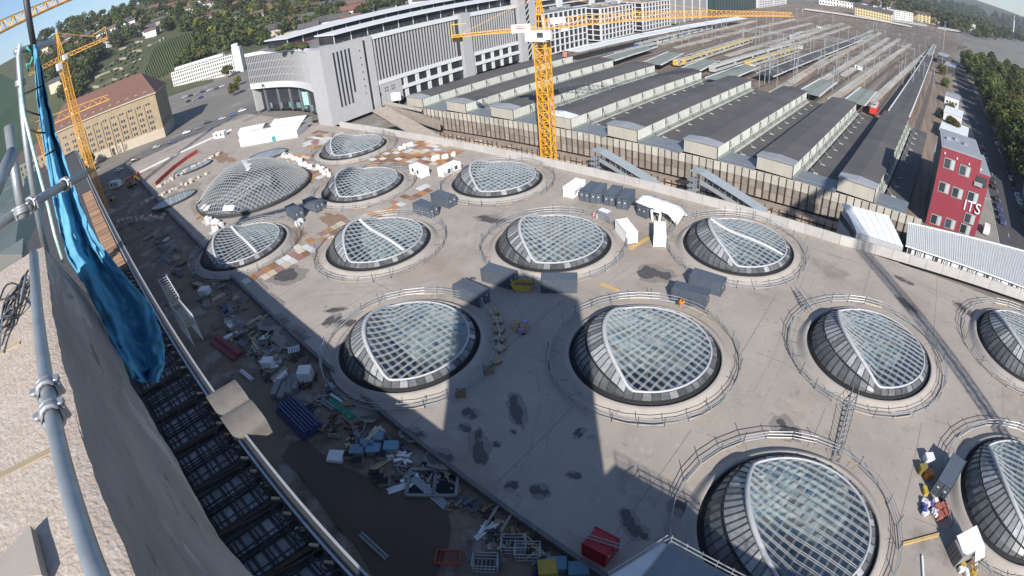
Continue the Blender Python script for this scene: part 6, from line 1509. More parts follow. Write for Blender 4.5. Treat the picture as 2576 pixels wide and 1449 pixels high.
for i in range(12):
    x = -5.5 - 5.4*i
    dm = piece('dormer', M_TANL, (x, 1.6, 26.4), (1.5, 1.8, 1.4), tb); piece('dormer_window', M_WINDOW, (x, .66, 26.4), (1.0, .06, .9), tb)
    for r_ in range(6):
        z = 3.0 if r_ == 0 else 6.8 + 3.1*(r_ - 1) + (.9 if r_ == 5 else 0)
        for s_ in (-.75, .75): fr = piece('window', M_TANL, (x + s_, -.04, z), (1.25, .12, 1.9 if r_ < 5 else 1.4), tb); piece('pane', M_WINDOW, (x + s_, -.11, z), (1.0, .06, 1.65 if r_ < 5 else 1.2), tb)
    if 0 < i < 9: bar('bay_pier', M_TAN, (x + 2.6, -.25, 5.2), (x + 2.6, -.25, 20.5), 1.0, .5, tb)
for i in range(4):
    for r_ in range(6): piece('window', M_WINDOW, (.05, 4 + 6*i, 4 + 3.4*r_), (.1, 1.6, 1.8), tb)
for i in range(3): piece('portal', M_WINDOW, (-24 - 4*i, -.35, 2.2), (2.0, .1, 4.0), tb); piece('portal_surround', M_TANL, (-26 - 4*i, -.6, 3.0), (.7, 1.0, 6.0), tb)
lw = thing('stone_wing', 'lower tan wing with ochre roof left of the stone office building', 'building', (A.x - 3, A.y - 4, -1.5), an); MB().box((-14, 14, 8), (28, 22, 16)).build('wall', M_TAN, lw); MB().add([(0, 3, 16), (-28, 3, 16), (-28, 25, 16), (0, 25, 16), (-3, 14, 22), (-25, 14, 22)], [(0, 4, 5, 1), (1, 5, 2), (2, 5, 4, 3), (3, 4, 0)]).build('roof', M_TILE, lw)
for i in range(8):
    for r_ in range(4): piece('window', M_WINDOW, (-2 - 3.3*i, 2.96, 3 + 3.5*r_), (1.2, .1, 1.8), lw)
# long white office
A, B = gp(440, 230, -1.5), gp(592, 185, -1.5); d = B - A; Lf = d.length
wo = thing('white_office', 'long white office block with rows of small windows below the vineyard', 'building', A, math.atan2(d.y, d.x)); M_WO = mat('white_render', (.66, .65, .61), .7, (.58, .57, .54), .3, .5)
MB().box((Lf/2, 7, 8.6), (Lf, 14, 17.2)).build('wall', M_WO, wo); piece('roof', M_ROOFG, (Lf/2, 7, 17.35), (Lf + .6, 14.6, .3), wo)
for r_ in range(5):
    for i in range(28): piece('window', M_WINDOW, (1.4 + (Lf - 2.8)*i/27, -.03, 2.6 + 3.15*r_), (1.15, .08, 1.7), wo)
piece('penthouse', M_WO, (Lf*.45, 7, 18.6), (Lf*.8, 7, 2.4), wo); piece('stair_core', M_WO, (Lf + 4, 5, 11), (7, 9, 22), wo); piece('plant_room', M_CONTW, (Lf + 3, 5, 23.5), (5, 5, 3.5), wo)
for i in range(14): piece('roof_box', M_STEEL, (Lf*(.1 + .06*i), 3.0, 18.0), (1.0, 1.0, 1.1), wo)
# ---------------------------------------------------------------- vineyards on the slope
VY1 = [(205, 300), (215, 255), (262, 175), (330, 105), (362, 108), (366, 140), (345, 185), (290, 240), (230, 290)]
VY2 = [(352, 225), (360, 180), (385, 120), (410, 105), (470, 80), (500, 92), (480, 150), (432, 185)]
M_VINE = mat('vine_green', (.075, .10, .035), .9, (.055, .075, .028), .2, .7); M_VSOIL = mat('vineyard_ground', (.13, .125, .06), .9, (.10, .10, .05), .04, .7); M_TWALL = mat('terrace_stone', (.36, .31, .25), .9, (.28, .24, .19), .3, .6)
def drape(px, py, up=0.0):
    p = on_terrain(px, py); return p + Vector((0, 0, up))
def vineyard(poly, label, rows, dirpx, walls):
    t = thing('vineyard', label, 'vineyard', (0, 0, 0)); x0, x1 = min(p[0] for p in poly), max(p[0] for p in poly); y0, y1 = min(p[1] for p in poly), max(p[1] for p in poly)
    c = [drape(*p, .6) for p in poly]; cen = drape(sum(p[0] for p in poly)/len(poly), sum(p[1] for p in poly)/len(poly), .6)
    nv = 0
    for r_ in range(rows):
        f = r_/rows
        # rows run across the picture along dirpx, drawn as hedges on the slope
        ox, oy = (x0 - 60) + (x1 - x0 + 120)*f*dirpx[1] , (y0 - 40) + (y1 - y0 + 110)*f*dirpx[0]
        pts = []; segs_ = []
        for i in range(60):
            px = ox + dirpx[0]*i*6 if dirpx[1] else x0 + i*6
            py = (y0 - 20 + i*5) if dirpx[1] else oy + dirpx[2]*(px - x0)
            if inpoly(px, py, poly): pts.append((px, py))
            elif pts: segs_.append(pts); pts = []
        if pts: segs_.append(pts)
        for sg in segs_:
            if len(sg) < 3: continue
            P_ = [drape(*p, .9) for p in sg]; mb = MB()
            for p, q in zip(P_[:-1], P_[1:]): mb.bar(p, q, 1.5 if not walls else .9, 1.6)
            mb.build('vine_row', M_VINE, t); nv += 1
    return t
v2 = vineyard(VY2, 'even green vineyard with fine upright rows right of the terraces', 40, (.35, 1, 0), False)
v1 = vineyard(VY1, 'terraced vineyard with pale zigzag stone walls above the tan building', 34, (1, 0, -.42), True)
for (pts) in (((262, 178), (300, 152), (318, 150), (332, 135), (358, 130)), ((240, 200), (270, 188), (292, 176), (310, 178), (335, 162), (356, 152)), ((230, 224), (250, 222), (285, 204), (296, 206), (325, 192), (345, 178)), ((222, 246), (240, 246), (262, 240), (285, 222), (300, 226), (335, 202)), ((212, 266), (245, 262), (275, 248), (300, 240)), ((206, 288), (228, 282), (250, 272)), ((300, 128), (318, 122), (340, 110), (360, 108)), ((372, 120), (400, 106), (414, 100))):
    for (p, q) in zip(pts[:-1], pts[1:]):
        n = 3
        for k in range(n):
            a = drape(p[0] + (q[0] - p[0])*k/n, p[1] + (q[1] - p[1])*k/n, 1.2); b = drape(p[0] + (q[0] - p[0])*(k + 1)/n, p[1] + (q[1] - p[1])*(k + 1)/n, 1.2); bar('terrace_wall', M_TWALL, a, b, .9, 2.6, v1)
# ---------------------------------------------------------------- houses and trees on the hillside
M_HW = [mat('house_' + n_, c_, .8, rnd=.08) for n_, c_ in (('white', (.70, .69, .66)), ('cream', (.58, .51, .40)), ('grey', (.46, .45, .43)), ('pale', (.74, .72, .69)))]
M_HR = [mat('roof_' + n_, c_, .85, rnd=.2) for n_, c_ in (('red', (.17, .085, .065)), ('brown', (.125, .082, .066)), ('dark', (.085, .08, .08)))]
def gable(M):
    k = ('gable', M.name)
    if k not in CACHE: CACHE[k] = MB().add([(-.55, -.58, 0), (.55, -.58, 0), (.55, .58, 0), (-.55, .58, 0), (-.55, 0, 1), (.55, 0, 1)], [(0, 1, 5, 4), (2, 3, 4, 5), (1, 2, 5), (3, 0, 4)]).mesh('roof', M)
    return CACHE[k]
rh = random.Random(21); NH = {}
def house(p, L_, Wd, H, rz, wi, ri, place):
    wn, rn = M_HW[wi].name.split('_')[1], M_HR[ri].name.split('_')[1]
    t = thing('house', '%s house with %s gabled roof %s' % (wn, rn, place), 'house', p, rz, 'houses %s' % place)
    piece('wall', M_HW[wi], (0, 0, H/2 - 1), (L_, Wd, H + 2), t); o = put('roof', gable(M_HR[ri]), t, (0, 0, H)); o.scale = (L_, Wd, Wd*.30)
    for k in range(3):
        for r_ in range(max(1, int(H/3.2))): piece('window', M_WINDOW, (-L_*.3 + L_*.3*k, -Wd/2 - .03, 1.7 + 3.0*r_), (1.1, .08, 1.4), t)
    for r_ in range(max(1, int(H/3.2))): piece('window', M_WINDOW, (L_/2 + .03, 0, 1.7 + 3.0*r_), (.08, 1.1, 1.4), t)
    piece('chimney', M_HR[0], (L_*.2, Wd*.15, H + Wd*.26), (.8, .8, 1.6), t)
HP = []
def scatter_houses(poly, n, smin, smax, place, mind=13):
    k = 0; tries = 0
    while k < n and tries < n*25:
        tries += 1; px = rh.uniform(min(p[0] for p in poly), max(p[0] for p in poly)); py = rh.uniform(min(p[1] for p in poly), max(p[1] for p in poly))
        if not inpoly(px, py, poly) or inpoly(px, py, VY1) or inpoly(px, py, VY2): continue
        p = on_terrain(px, py)
        if p is None or p.length > 2600 or any((p.x - h.x)**2 + (p.y - h.y)**2 < mind*mind for h in HP): continue
        if -270 < p.x < -150 and p.y < 800: continue
        HP.append(p); k += 1; s_ = rh.uniform(smin, smax)*(1 + p.length/2500)
        az = math.atan2(p.y, p.x); house(p, s_*1.25, s_, rh.uniform(6, 11), az + math.pi/2 + rh.uniform(-.5, .5), rh.choices(range(4), (5, 2, 1, 4))[0], rh.choices(range(3), (2, 5, 4))[0], place)
scatter_houses([(180, 95), (330, 50), (480, 0), (640, -5), (640, 55), (440, 78), (300, 108), (225, 150)], 40, 8, 12, 'on the wooded slope above the vineyards')
scatter_houses([(108, 130), (190, 95), (235, 140), (200, 200), (130, 240)], 14, 9, 13, 'on the slope behind the left crane')
scatter_houses([(640, 0), (1330, -5), (1160, 8), (900, 62), (760, 92), (690, 110), (630, 70)], 52, 10, 16, 'in the dense quarter behind the bank', 15)
scatter_houses([(2060, 0), (2500, 40), (2560, 90), (2440, 70), (2240, 20), (2100, 10)], 40, 14, 24, 'in the hazy distance beyond the track field', 30)
# larger blocks behind the bank and beyond the tracks
def block(A, B, H, dep, Mw, lab, rows=4, cols=10, roofM=None, z=None):
    zz = -1.5; a, b = gp(*A, zz), gp(*B, zz); d = b - a; L_ = d.length
    t = thing('town_block', lab, 'building', a, math.atan2(d.y, d.x)); piece('wall', Mw, (L_/2, dep/2, H/2), (L_, dep, H), t)
    if roofM: o = put('roof', gable(roofM), t, (L_/2, dep/2, H)); o.scale = (L_, dep, dep*.35)
    else: piece('roof', M_ROOFG, (L_/2, dep/2, H + .15), (L_ + .6, dep + .6, .3), t)
    for r_ in range(rows):
        for i in range(cols): piece('window', M_WINDOW, (L_*(i + .5)/cols, -.04, H*(r_ + .55)/rows), (L_/cols*.5, .1, H/rows*.5), t)
M_YW = mat('yellow_render', (.60, .50, .27), .8, (.52, .43, .24), .1, .5)
block((2150, 42), (2242, 62), 15, 14, M_YW, 'long yellow apartment row with dark roof beyond the tracks', 4, 14, M_HR[2])
block((2252, 52), (2296, 58), 18, 14, M_HW[0], 'white balcony block right of the yellow apartment row', 5, 7)
block((2310, 55), (2386, 68), 16, 14, M_YW, 'second yellow block farther right beyond the tracks', 4, 9, M_HR[1])
block((2388, 66), (2420, 76), 13, 14, M_HW[2], 'grey banded office beyond the tracks', 4, 6)
block((2437, 84), (2452, 88), 22, 14, M_HW[0], 'single white slab tower at the edge of the wood', 7, 3)
block((2215, 22), (2300, 32), 16, 14, M_HW[3], 'pale apartment row on the far slope', 4, 12, M_HR[0])
block((2060, 10), (2145, 25), 12, 20, M_HW[0], 'low white hall beside the distant viaduct', 2, 12)
block((720, 115), (775, 103), 14, 14, M_YW, 'ochre block behind the roof garden of the bank', 4, 6)
block((800, 62), (860, 50), 22, 16, mat('brown_block', (.22, .18, .14), .8), 'brown office block with glowing windows behind the bank', 6, 6)
block((655, 100), (700, 92), 9, 9, M_YW, 'small yellow villa left of the roof garden', 3, 3, M_HR[1])
block((905, 45), (960, 33), 12, 12, M_HW[1], 'cream terrace behind the bank roof', 3, 7, M_HR[2])
block((1000, 25), (1080, 10), 14, 14, M_HW[2], 'long grey terrace with dark roof behind the bank', 3, 10, M_HR[2])
bv_ = thing('viaduct', 'pale rail viaduct running across the far side of the track field', 'bridge', (0, 0, 0)); a, b = gp(2020, 22, 3), gp(2290, 66, 3)
for i in range(24): p, q = a.lerp(b, i/24), a.lerp(b, (i + .98)/24); bar('deck_span', M_WALL, p, q, 9, 1.4, bv_); bar('pier', M_WALL, p - Vector((0, 0, 5)), p, 2, 2, bv_)
mt = thing('chimney_stack', 'tall white mast standing in the haze at the right', 'mast', gp(2548, 95, 0)); rod('shaft', M_CONTW, (0, 0, 0), (0, 0, 60), 2.0, mt, 10); rod('tip', M_CONTW, (0, 0, 60), (0, 0, 82), .8, mt, 8)
mt = thing('floodlight_mast', 'slim grey floodlight mast beside the dark slab building', 'mast', gp(2370, 150, 0)); rod('shaft', M_STEEL, (0, 0, 0), (0, 0, 34), .3, mt, 6); piece('lamp_ring', M_STEEL, (0, 0, 34), (1.6, 1.6, .5), mt, 0, 'cyl8')
# trees: the nearer ones singly, the rest of each wood as one mass
rt = random.Random(9)
def scatter_trees(poly, n, place, hmin=9, hmax=15, wts=(5, 5, 5, 3, 1), single=0):
    pts = []; tries = 0
    while len(pts) < n and tries < n*12:
        tries += 1; px = rt.uniform(min(p[0] for p in poly), max(p[0] for p in poly)); py = rt.uniform(min(p[1] for p in poly), max(p[1] for p in poly))
        if not inpoly(px, py, poly) or inpoly(px, py, VY1) or inpoly(px, py, VY2): continue
        p = on_terrain(px, py)
        if p is None or any((p.x - h.x)**2 + (p.y - h.y)**2 < 64 for h in HP): continue
        if -275 < p.x < -150 and 90 < p.y < 850: continue
        p.z -= .8; pts.append((p.length, p, rt.uniform(hmin, hmax)*(1 + p.length/3500), rt.choices(range(5), wts)[0]))
    pts.sort(key=lambda q: q[0]); mass = [MB() for _ in range(5)]
    for k, (l_, p, h, v) in enumerate(pts):
        if k < single: tree(p, h, ('green', 'olive', 'dark green', 'autumn brown', 'yellow')[v] + ' leafy tree ' + place, 'trees ' + place, v, True); continue
        s_ = h/12.5; a = rt.uniform(0, 6.28); ca, sa = math.cos(a)*s_, math.sin(a)*s_; vv = CROWNS[v].vertices; ff = CROWNS[v].polygons
        mass[v].add([(p.x + q.co.x*ca - q.co.y*sa, p.y + q.co.x*sa + q.co.y*ca, p.z + (7.4 + q.co.z)*s_) for q in vv], [tuple(f.vertices) for f in ff])
    root = None
    for v, mb in enumerate(mass):
        if mb.v: tag(mb.build('woodland', M_LEAF[v]), 'mass of %s trees %s' % (('green', 'olive', 'dark green', 'autumn brown', 'yellow')[v], place), 'woodland', kind='stuff')
scatter_trees([(150, 70), (330, 8), (480, -5), (660, -5), (640, 110), (560, 110), (500, 80), (420, 85), (330, 100), (250, 165), (200, 260), (170, 200)], 420, 'on the wooded slope above the vineyards', 9, 15, (5, 5, 6, 2, 1), 40)
scatter_trees([(60, 150), (110, 75), (190, 50), (240, 130), (205, 235), (200, 330), (150, 250)], 110, 'on the slope behind the left crane', single=16)
scatter_trees([(500, 70), (650, 20), (720, 100), (640, 130), (590, 130), (490, 170), (455, 190)], 110, 'between the vineyard and the bank', 9, 15, (5, 4, 4, 3, 2), 40)
scatter_trees([(640, 0), (1330, -5), (1100, 8), (900, 55), (760, 90), (640, 90)], 260, 'in the dense quarter behind the bank', 10, 16, (5, 4, 5, 2, 1), 0)
scatter_trees([(2050, -5), (2300, -5), (2576, 60), (2576, 110), (2450, 100), (2250, 30)], 420, 'in the hazy distance beyond the track field', 14, 24)
for k, (px, py, h, v, lab) in enumerate(((590, 240, 8, 6, 'autumn bush on the wasteland before the white office'), (575, 195, 10, 1, 'olive tree in front of the white office end'), (600, 215, 7, 7, 'yellow shrub near the blue banner of the bank'), (228, 425, 9, 0, 'green tree at the corner of the stone office, by the crane mast'), (212, 445, 7, 1, 'second tree at the foot of the lower tan wing'), (330, 190, 9, 1, 'tree behind the roof of the stone office'))):
    q = gp(px, py, -1.5); tree(q, h, lab, None, v)
# ================================================================ clutter of the shaded yard, small things last
ZY = -.85
def Z4(X, Y): return (603.7 + .3519*X, 939.2 + .3519*Y)
def Z3(X, Y): return (375.7 + .2778*X, 603.7 + .2778*Y)
M_DBLUE = mat('dark_blue_pipe', (.03, .05, .13), .5, rnd=.2); M_GREENP = mat('green_pipe', (.02, .30, .18), .5, rnd=.1); M_LBLUE = mat('light_blue_lid', (.14, .24, .33), .6, rnd=.12); M_GREYB = mat('grey_bundle', (.26, .255, .25), .8, (.2, .195, .19), 1, .5, rnd=.15)
def pipes(A, B, label, M, n, r_, cat='pipe', name='pipe_stack', layers=1):
    a, b = gp(*A, ZY), gp(*B, ZY); t = thing(name, label, cat, a); d = b - a; nn = Vector((-d.y, d.x, 0)).normalized()
    for l_ in range(layers):
        for i in range(n - l_): of = nn*((i - (n - l_ - 1)/2)*2.05*r_) + Vector((0, 0, r_ + l_*1.75*r_)); rod('pipe', M, of + d*random.uniform(0, .04), of + d*random.uniform(.96, 1), r_, t, 8)
pipes(Z4(330, 230), Z4(540, 440), 'stack of dark blue pipes in the shaded yard', M_DBLUE, 8, .24, layers=3)
pipes(Z4(640, 195), Z4(815, 325), 'bright green pipes lying by the deck edge', M_GREENP, 3, .16)
pipes(Z4(590, 205), Z4(680, 268), 'pale grey pipes left of the green ones', M_GREYB, 2, .25); pipes(Z4(655, 160), Z4(735, 215), 'pale channel length beside the deck edge', M_SHEET, 1, .25)
pipes(Z4(1232, 742), Z4(1480, 962), 'long grey steel rails along the mud pool', M_STEEL, 4, .14, 'rail', 'rail_stack'); pipes(Z4(1055, 850), Z4(1225, 795), 'white corrugated channel at the pool corner', M_WHITE, 4, .12, 'channel', 'channel_stack')
pipes(Z4(860, 1152), Z4(1055, 1332), 'grey beam lying in the brown pool', M_GREYB, 2, .2, 'beam', 'steel_beam'); pipes(Z4(1680, 1192), Z4(1832, 1072), 'bright white pole near the metal stillages', M_WHITE, 2, .16, 'pole', 'pole_stack'); pipes(Z4(820, 1185)[:2] if False else Z3(830, 1190), Z3(935, 1275), 'short white girder in the middle of the yard', M_WHITE, 2, .2, 'girder', 'girder')
beamstack(Z4(900, 480), Z4(1010, 378), 'pale plank bridging the gap to the deck', M_WOODPALE, 2, .25, .1, .1, 'plank', 'plank'); beamstack(Z4(1880, 1170), Z4(1990, 1030), 'brown plank at the deck edge near the red container', M_WOOD, 2, .3, .15, ZY, 'plank', 'plank'); beamstack(Z4(940, 690), Z4(1150, 560), 'long planks beside the blue lidded boxes', M_WOODPALE, 3, .22, .12, ZY, 'plank', 'plank')
beamstack(Z3(575, 905), Z3(800, 1075), 'red painted steel bars stacked in the yard', mat('red_bar', (.22, .035, .05), .6, rnd=.25), 7, .22, .25, ZY, 'steel_bar', 'bars'); beamstack(Z3(610, 880), Z3(830, 1050), 'second layer of red bars by the upper timber', mat('red_bar', (.22, .035, .05)), 4, .2, .5, ZY, 'steel_bar', 'bars')
def boxes(pts, s_, M, lab, name='crate', cat='crate', z=ZY, rz=R(40), lid=None):
    for k, p in enumerate(pts):
        t = thing(name, lab % ORD[k] if '%s' in lab else lab, cat, gp(*p, z), rz + random.uniform(-.1, .1), lab.replace('%s ', '') if '%s' in lab else None)
        piece('crate_body', M, (0, 0, s_[2]/2), s_, t, 0, 'bevbox'); piece('crate_lid', lid or M, (0, 0, s_[2] + .03), (s_[0]*.92, s_[1]*.92, .07), t)
boxes([Z4(845, 572), Z4(918, 525), Z4(962, 562), Z4(985, 475), Z4(1088, 545)], (2.0, 1.7, .9), M_GREYB, '%s box with blue lid in the group by the deck edge, from the pool', lid=M_LBLUE)
boxes([Z4(790, 605), Z4(848, 650), Z4(1015, 605), Z4(970, 738), Z4(1000, 765), Z4(1032, 795)], (1.5, 1.0, .8), M_GREYB, '%s open black tub beside the brown pool, from the building', 'tub', 'tub', lid=M_BLACK)
boxes([Z4(270, 130), Z4(318, 150), Z4(365, 118), Z4(405, 92)], (3.6, 1.1, 1.0), M_GREYB, '%s grey wrapped bundle in the row above the blue pipes', 'bundle', 'bundle', rz=R(-45))
boxes([Z4(480, 40)], (2.2, 2.2, 1.9), M_CONTW, 'white cube box at the deck edge in the shade'); boxes([Z4(690, 605)], (2.3, 2.0, .5), M_SHEET, 'white sheet-covered pallet by the pool', 'pallet', 'pallet'); boxes([Z3(510, 490)], (2.6, 2.0, 1.4), M_SHEET, 'white block stack in the upper yard')
boxes([Z3(1085, 1150)], (2.0, 1.7, 1.5), M_SHEET, 'pale grey box by the dark timber frame in the yard'); boxes([(1400, 1428), (1455, 1440)], (2.2, 1.8, 1.1), mat('tub_blue', (.10, .20, .27), .6), '%s blue tub at the bottom border beside the red container', 'tub', 'tub'); boxes([(1378, 1438)], (2.0, 2.0, 1.2), M_YELLOW, 'yellow crate at the bottom border')
t = thing('slatted_rack', 'white slatted rack lying on the deck in the building shadow', 'rack', gp(740, 882), R(60))
for i in range(7): piece('slat', M_WHITE, (-.9 + .3*i, 0, .3), (.14, 1.6, .1), t)
for s_ in (-.7, .7): piece('rack_beam', M_STEEL, (0, s_, .2), (2.1, .1, .12), t)
t = thing('rust_heap', 'heap of rusty orange scrap beside the boxes with blue lids', 'scrap heap', gp(*Z4(735, 400), ZY), .3)
for k in range(26): piece('scrap', M_RUST if k % 3 else M_TIMBER, (random.uniform(-2.6, 2.6), random.uniform(-1.8, 1.8), random.uniform(.1, .6)), (random.uniform(.3, 1.6), random.uniform(.15, .4), random.uniform(.1, .3)), t, random.uniform(0, 3))
for k, (p, M, lab) in enumerate(((Z4(1960, 1250), M_STEEL, 'wire stillage box left of the red container'), (Z4(2060, 1300), M_STEEL, 'wire stillage box in front of the red container'), (Z4(1760, 1380), M_STEEL, 'wire stillage box at the bottom border'), (Z4(1490, 1325), M_REDMESH, 'red framed tray by the pool'))):
    t = thing('stillage', lab, 'stillage', gp(*p, ZY), R(35)); w_, h = 2.6, (1.6 if k < 3 else .5)
    for sx in (-1, 1):
        for sy in (-1, 1): bar('post', M, (sx*w_/2, sy*w_/3, 0), (sx*w_/2, sy*w_/3, h), .1, .1, t)
    for z in (.2, h*.6, h):
        for s_ in (-1, 1): bar('rail', M, (-w_/2, s_*w_/3, z), (w_/2, s_*w_/3, z), .08, .08, t); bar('rail', M, (s_*w_/2, -w_/3, z), (s_*w_/2, w_/3, z), .08, .08, t)
    for i in range(7): bar('slat', M, (-w_/2 + w_*i/6, -w_/3, .25), (-w_/2 + w_*i/6, w_/3, .25), .06, .06, t)
t = thing('timber_surround', 'rectangular timber frame round a dark pit near the rails', 'frame', gp(*Z4(1380, 790), ZY), R(38))
for (a, b) in (((-3, -2), (3, -2)), ((3, -2), (3, 2)), ((3, 2), (-3, 2)), ((-3, 2), (-3, -2)), ((.3, -2), (.3, 2))): bar('frame_beam', M_GREYB, (*a, .25), (*b, .25), .4, .4, t)
piece('pit_floor', M_BLACK, (0, 0, .08), (5.6, 3.6, .05), t)
pts_ = [(gp(*Z4(*q), ZY).x, gp(*Z4(*q), ZY).y) for q in ((470, 470), (560, 560), (700, 650), (860, 720), (930, 760), (1050, 870), (1230, 860), (1480, 990), (1510, 1120), (1480, 1260), (1400, 1449), (960, 1449), (860, 1270), (720, 1120), (600, 960), (440, 740), (300, 600), (360, 500))]
tag(MB().sheet(pts_, -.72).build('muddy_pool', mat('muddy_water', (.11, .076, .055), .4, (.08, .056, .043), .1, .7, .01, .8, spec=.18, stains=[((.11, .08, .058), .2, .56, .66)])), kind='structure')
# loose stacks filling the far part of the yard
ry = random.Random(17); PILEM = [M_WOOD, M_WOODPALE, M_GREYB, M_KERB, M_RUST, M_DARKSTEEL, M_SHEET, M_DBLUE]
YP = [(300, 540), (345, 555), (500, 660), (640, 770), (760, 880), (700, 960), (560, 830), (470, 720), (380, 620)]; cnt = 0
while cnt < 105:
    px, py = ry.uniform(300, 760), ry.uniform(540, 960)
    if not inpoly(px, py, YP): continue
    c = gp(px, py, ZY)
    if c.y < BY(c.x) + 1 or c.y > DY(c.x) - 1: continue
    M = ry.choices(PILEM, (5, 4, 5, 3, 2, 2, 2, 1))[0]; cnt += 1
    t = thing('material_stack', 'loose low stack of %s in the crowded shaded part of the yard' % M.name.replace('_', ' '), 'stack', c, ry.choice((0, 1.57)) + ry.uniform(-.3, .3) - .07, 'loose stacks in the yard')
    k = ry.randint(2, 5); l_ = ry.uniform(1.6, 4.2)
    for i in range(k): piece('plank' if 'wood' in M.name else 'slab', M, (ry.uniform(-.1, .1), (i % 3 - 1)*.5, .12 + .22*(i//3) + (.12 if i % 2 else 0)), (l_*ry.uniform(.8, 1), .42, .2), t, ry.uniform(-.06, .06))
YP2 = [(560, 830), (640, 800), (770, 900), (900, 1040), (1060, 1150), (1240, 1300), (1420, 1420), (1330, 1449), (1200, 1330), (1060, 1240), (900, 1160), (800, 1070), (690, 1000)]; cnt = 0
while cnt < 90:
    px, py = ry.uniform(560, 1420), ry.uniform(800, 1449)
    if not inpoly(px, py, YP2): continue
    c = gp(px, py, ZY)
    if c.y < BY(c.x) + 2 or c.y > DY(c.x) - .8: continue
    M = ry.choices(PILEM + [M_TIMBER, M_STEEL, M_CARD], (4, 3, 5, 3, 3, 3, 2, 1, 1, 3, 1))[0]; cnt += 1
    t = thing('scrap_pile', 'small scatter of %s on the mud near the deck edge' % M.name.replace('_', ' '), 'debris', c, ry.uniform(0, 3.1), 'scattered debris near the deck edge')
    for i in range(ry.randint(3, 7)): piece('scrap', M, (ry.uniform(-1, 1), ry.uniform(-.9, .9), ry.uniform(.06, .3)), (ry.uniform(.2, 1.9), ry.uniform(.08, .5), ry.uniform(.06, .35)), t, (ry.uniform(-.15, .15), ry.uniform(-.15, .15), ry.uniform(0, 3.1)))
# white scaffold frames hung along the station building
for k, (A, B) in enumerate(((Z3(110, 430), Z3(210, 610)), (Z3(220, 660), Z3(335, 800)))):
    a, b = gp(*A, 15), gp(*B, 15); t = thing('hanging_scaffold', 'sunlit white scaffold frame hung along the station roof edge, %s one' % ('upper' if k == 0 else 'lower'), 'scaffold', a); d = b - a; nn = Vector((-d.y, d.x, 0)).normalized()
    for i in range(9):
        q = d*(i/8)
        for s_ in (0, 1.6): rod('standard', M_WHITE, q + nn*s_ + Vector((0, 0, -3)), q + nn*s_ + Vector((0, 0, 1.6)), .06, t, 6)
        for z in (0, 1.3): rod('transom', M_STEEL, q + Vector((0, 0, z)), q + nn*1.6 + Vector((0, 0, z)), .06, t, 6)
    for s_ in (0, 1.6):
        for z in (.1, .8, 1.5): rod('ledger', M_STEEL, nn*s_ + Vector((0, 0, z)), d + nn*s_ + Vector((0, 0, z)), .06, t, 6)
    for i in range(8): bar('deck_board', M_WOODPALE, d*(i/8) + nn*.8 + Vector((0, 0, .05)), d*((i + .95)/8) + nn*.8 + Vector((0, 0, .05)), 1.3, .08, t)
# scaffold stair roof at the bottom border
sr = thing('scaffold_roof', 'grey corrugated roof of a scaffold stair at the bottom border', 'roof', (-4.6, 24.0, 9), R(-3))
for i in range(7):
    o = put('roof_sheet', corr_side(1.02, 7.5, mat('grey_sheet_roof', (.30, .33, .36), .5, (.25, .28, .30), .5, .5), .03, .17), sr, (-2.6 + 1.04*i, 1.6, 0)); o.rotation_euler = (math.pi/2, 0, 0)
for (p, q) in (((-3.2, 1.75, .25), (4.8, 1.75, .25)), ((-3.2, 1.75, .9), (4.8, 1.75, .9)), ((-3.2, 1.75, .25), (-3.2, -6, .25)), ((-5.6, -4.5, .3), (-3.6, 1.6, .3)), ((-5.6, -4.5, 1.1), (-3.6, 1.6, 1.1)), ((-3.6, 1.6, .3), (-3.2, 1.75, .9))): rod('edge_tube', M_STEEL, p, q, .06, sr, 6)
for i in range(6): rod('edge_post', M_STEEL, (-3.2 + 1.6*i, 1.75, -.4), (-3.2 + 1.6*i, 1.75, 1.2), .05, sr, 6)
for x in (-3.1, 4.6):
    for y in (1.6, -5.5): rod('standard', M_STEEL, (x, y, -9.5), (x, y, 0), .06, sr, 6)
o = MB().add([(-5.6, -4.6, .2), (-3.4, -4.9, -.1), (-3.3, 1.3, .1), (-3.9, 1.2, .3)], [(0, 1, 2, 3)]).build('white_sheet', M_SHEET, sr); o.modifiers.new('th', 'SOLIDIFY').thickness = .03
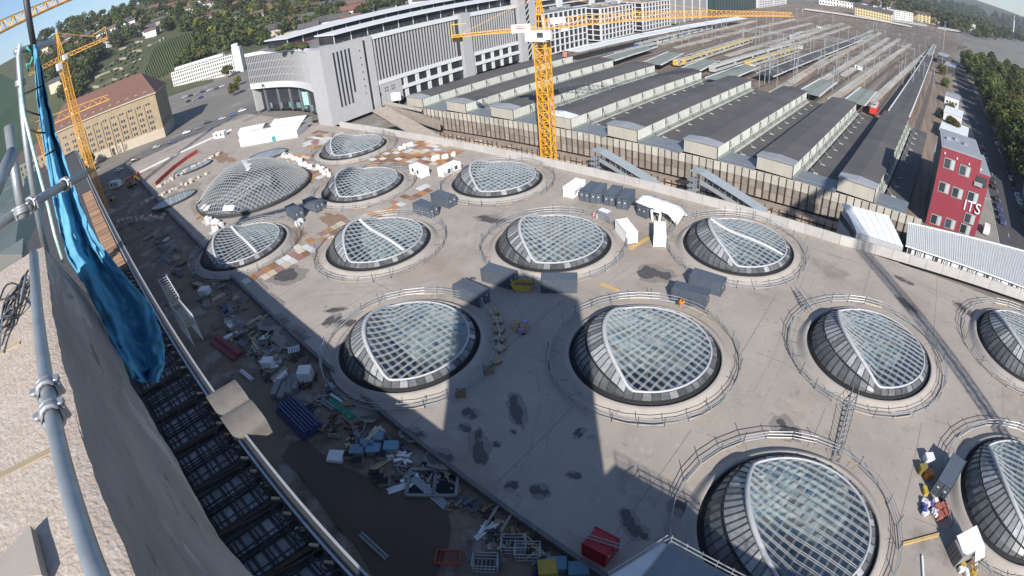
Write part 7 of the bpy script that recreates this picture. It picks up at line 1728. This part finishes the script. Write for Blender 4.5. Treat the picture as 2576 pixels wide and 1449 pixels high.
# dust-coloured pour joints in the deck
M_JOINT = mat('pour_joint', (.19, .168, .15), .9)
for xj in [-240 + 15*i for i in range(20)]:
    y0 = DY(xj) + .5; segs_ = []; y = y0
    while y < 107.5:
        if not any((xj - e[0])**2 + (y + 1.4 - e[1])**2 < 14.6**2 for e in EYES): piece('pour_joint', M_JOINT, (xj, y + 1.4, .005), (.11, 2.8, .004), deck)
        y += 2.8
for yj in (47.5, 66.0, 84.5, 103):
    x = -238.0
    while x < 70:
        if not any((x + 2.5 - e[0])**2 + (yj - e[1])**2 < 15.2**2 for e in EYES): piece('pour_joint', M_JOINT, (x + 2.5, yj, .0046), (5.0, .11, .004), deck)
        x += 5.0

# tyre tracks across the deck
M_TRACK = mat('tyre_track', (.27, .24, .212), .9, (.32, .286, .254), .8, .7)
for pts in (((1480, 760), (1560, 700), (1620, 655), (1640, 630)), ((1900, 1010), (1960, 900), (2010, 760), (2040, 690)), ((1240, 1330), (1350, 1150), (1380, 1000), (1350, 870), (1320, 770)), ((2150, 720), (2240, 690), (2330, 720), (2420, 790)), ((700, 780), (780, 740), (900, 730), (1060, 720), (1140, 690)), ((1110, 640), (1180, 620), (1190, 560), (1210, 530))):
    P_ = [gp(*p, .003) for p in pts]; Q = []
    for i in range(len(P_) - 1):
        for k in range(8): Q.append(P_[i].lerp(P_[i + 1], k/8))
    for s_ in (-.95, .95):
        vs = []; fs = []
        for i in range(len(Q)):
            d = (Q[min(i + 1, len(Q) - 1)] - Q[max(i - 1, 0)]).normalized(); nn = Vector((-d.y, d.x, 0)); wv = .16 + .05*noise.noise(Vector((i*.7, s_, 2)))
            vs += [Q[i] + nn*(s_ - wv), Q[i] + nn*(s_ + wv)]
        for i in range(len(Q) - 1):
            if noise.noise(Vector((i*.35, s_, P_[0].x))) > -.25: fs.append((2*i, 2*i + 1, 2*i + 3, 2*i + 2))
        MB().add(vs, fs).build('tyre_track', M_TRACK, deck)
# ================================================================ haze over the valley
M_HAZE = bpy.data.materials.new('haze_air'); M_HAZE.use_nodes = True
hn = M_HAZE.node_tree; hn.nodes.remove(hn.nodes['Principled BSDF'])
hv = hn.nodes.new('ShaderNodeVolumePrincipled'); hv.inputs['Color'].default_value = (.80, .88, 1.0, 1); hv.inputs['Density'].default_value = 0.00011; hv.inputs['Anisotropy'].default_value = 0.2
hn.links.new(hv.outputs[0], hn.nodes['Material Output'].inputs['Volume'])
tag(MB().box((0, 0, 193), (13600, 13600, 410)).build('haze', M_HAZE), kind='stuff')
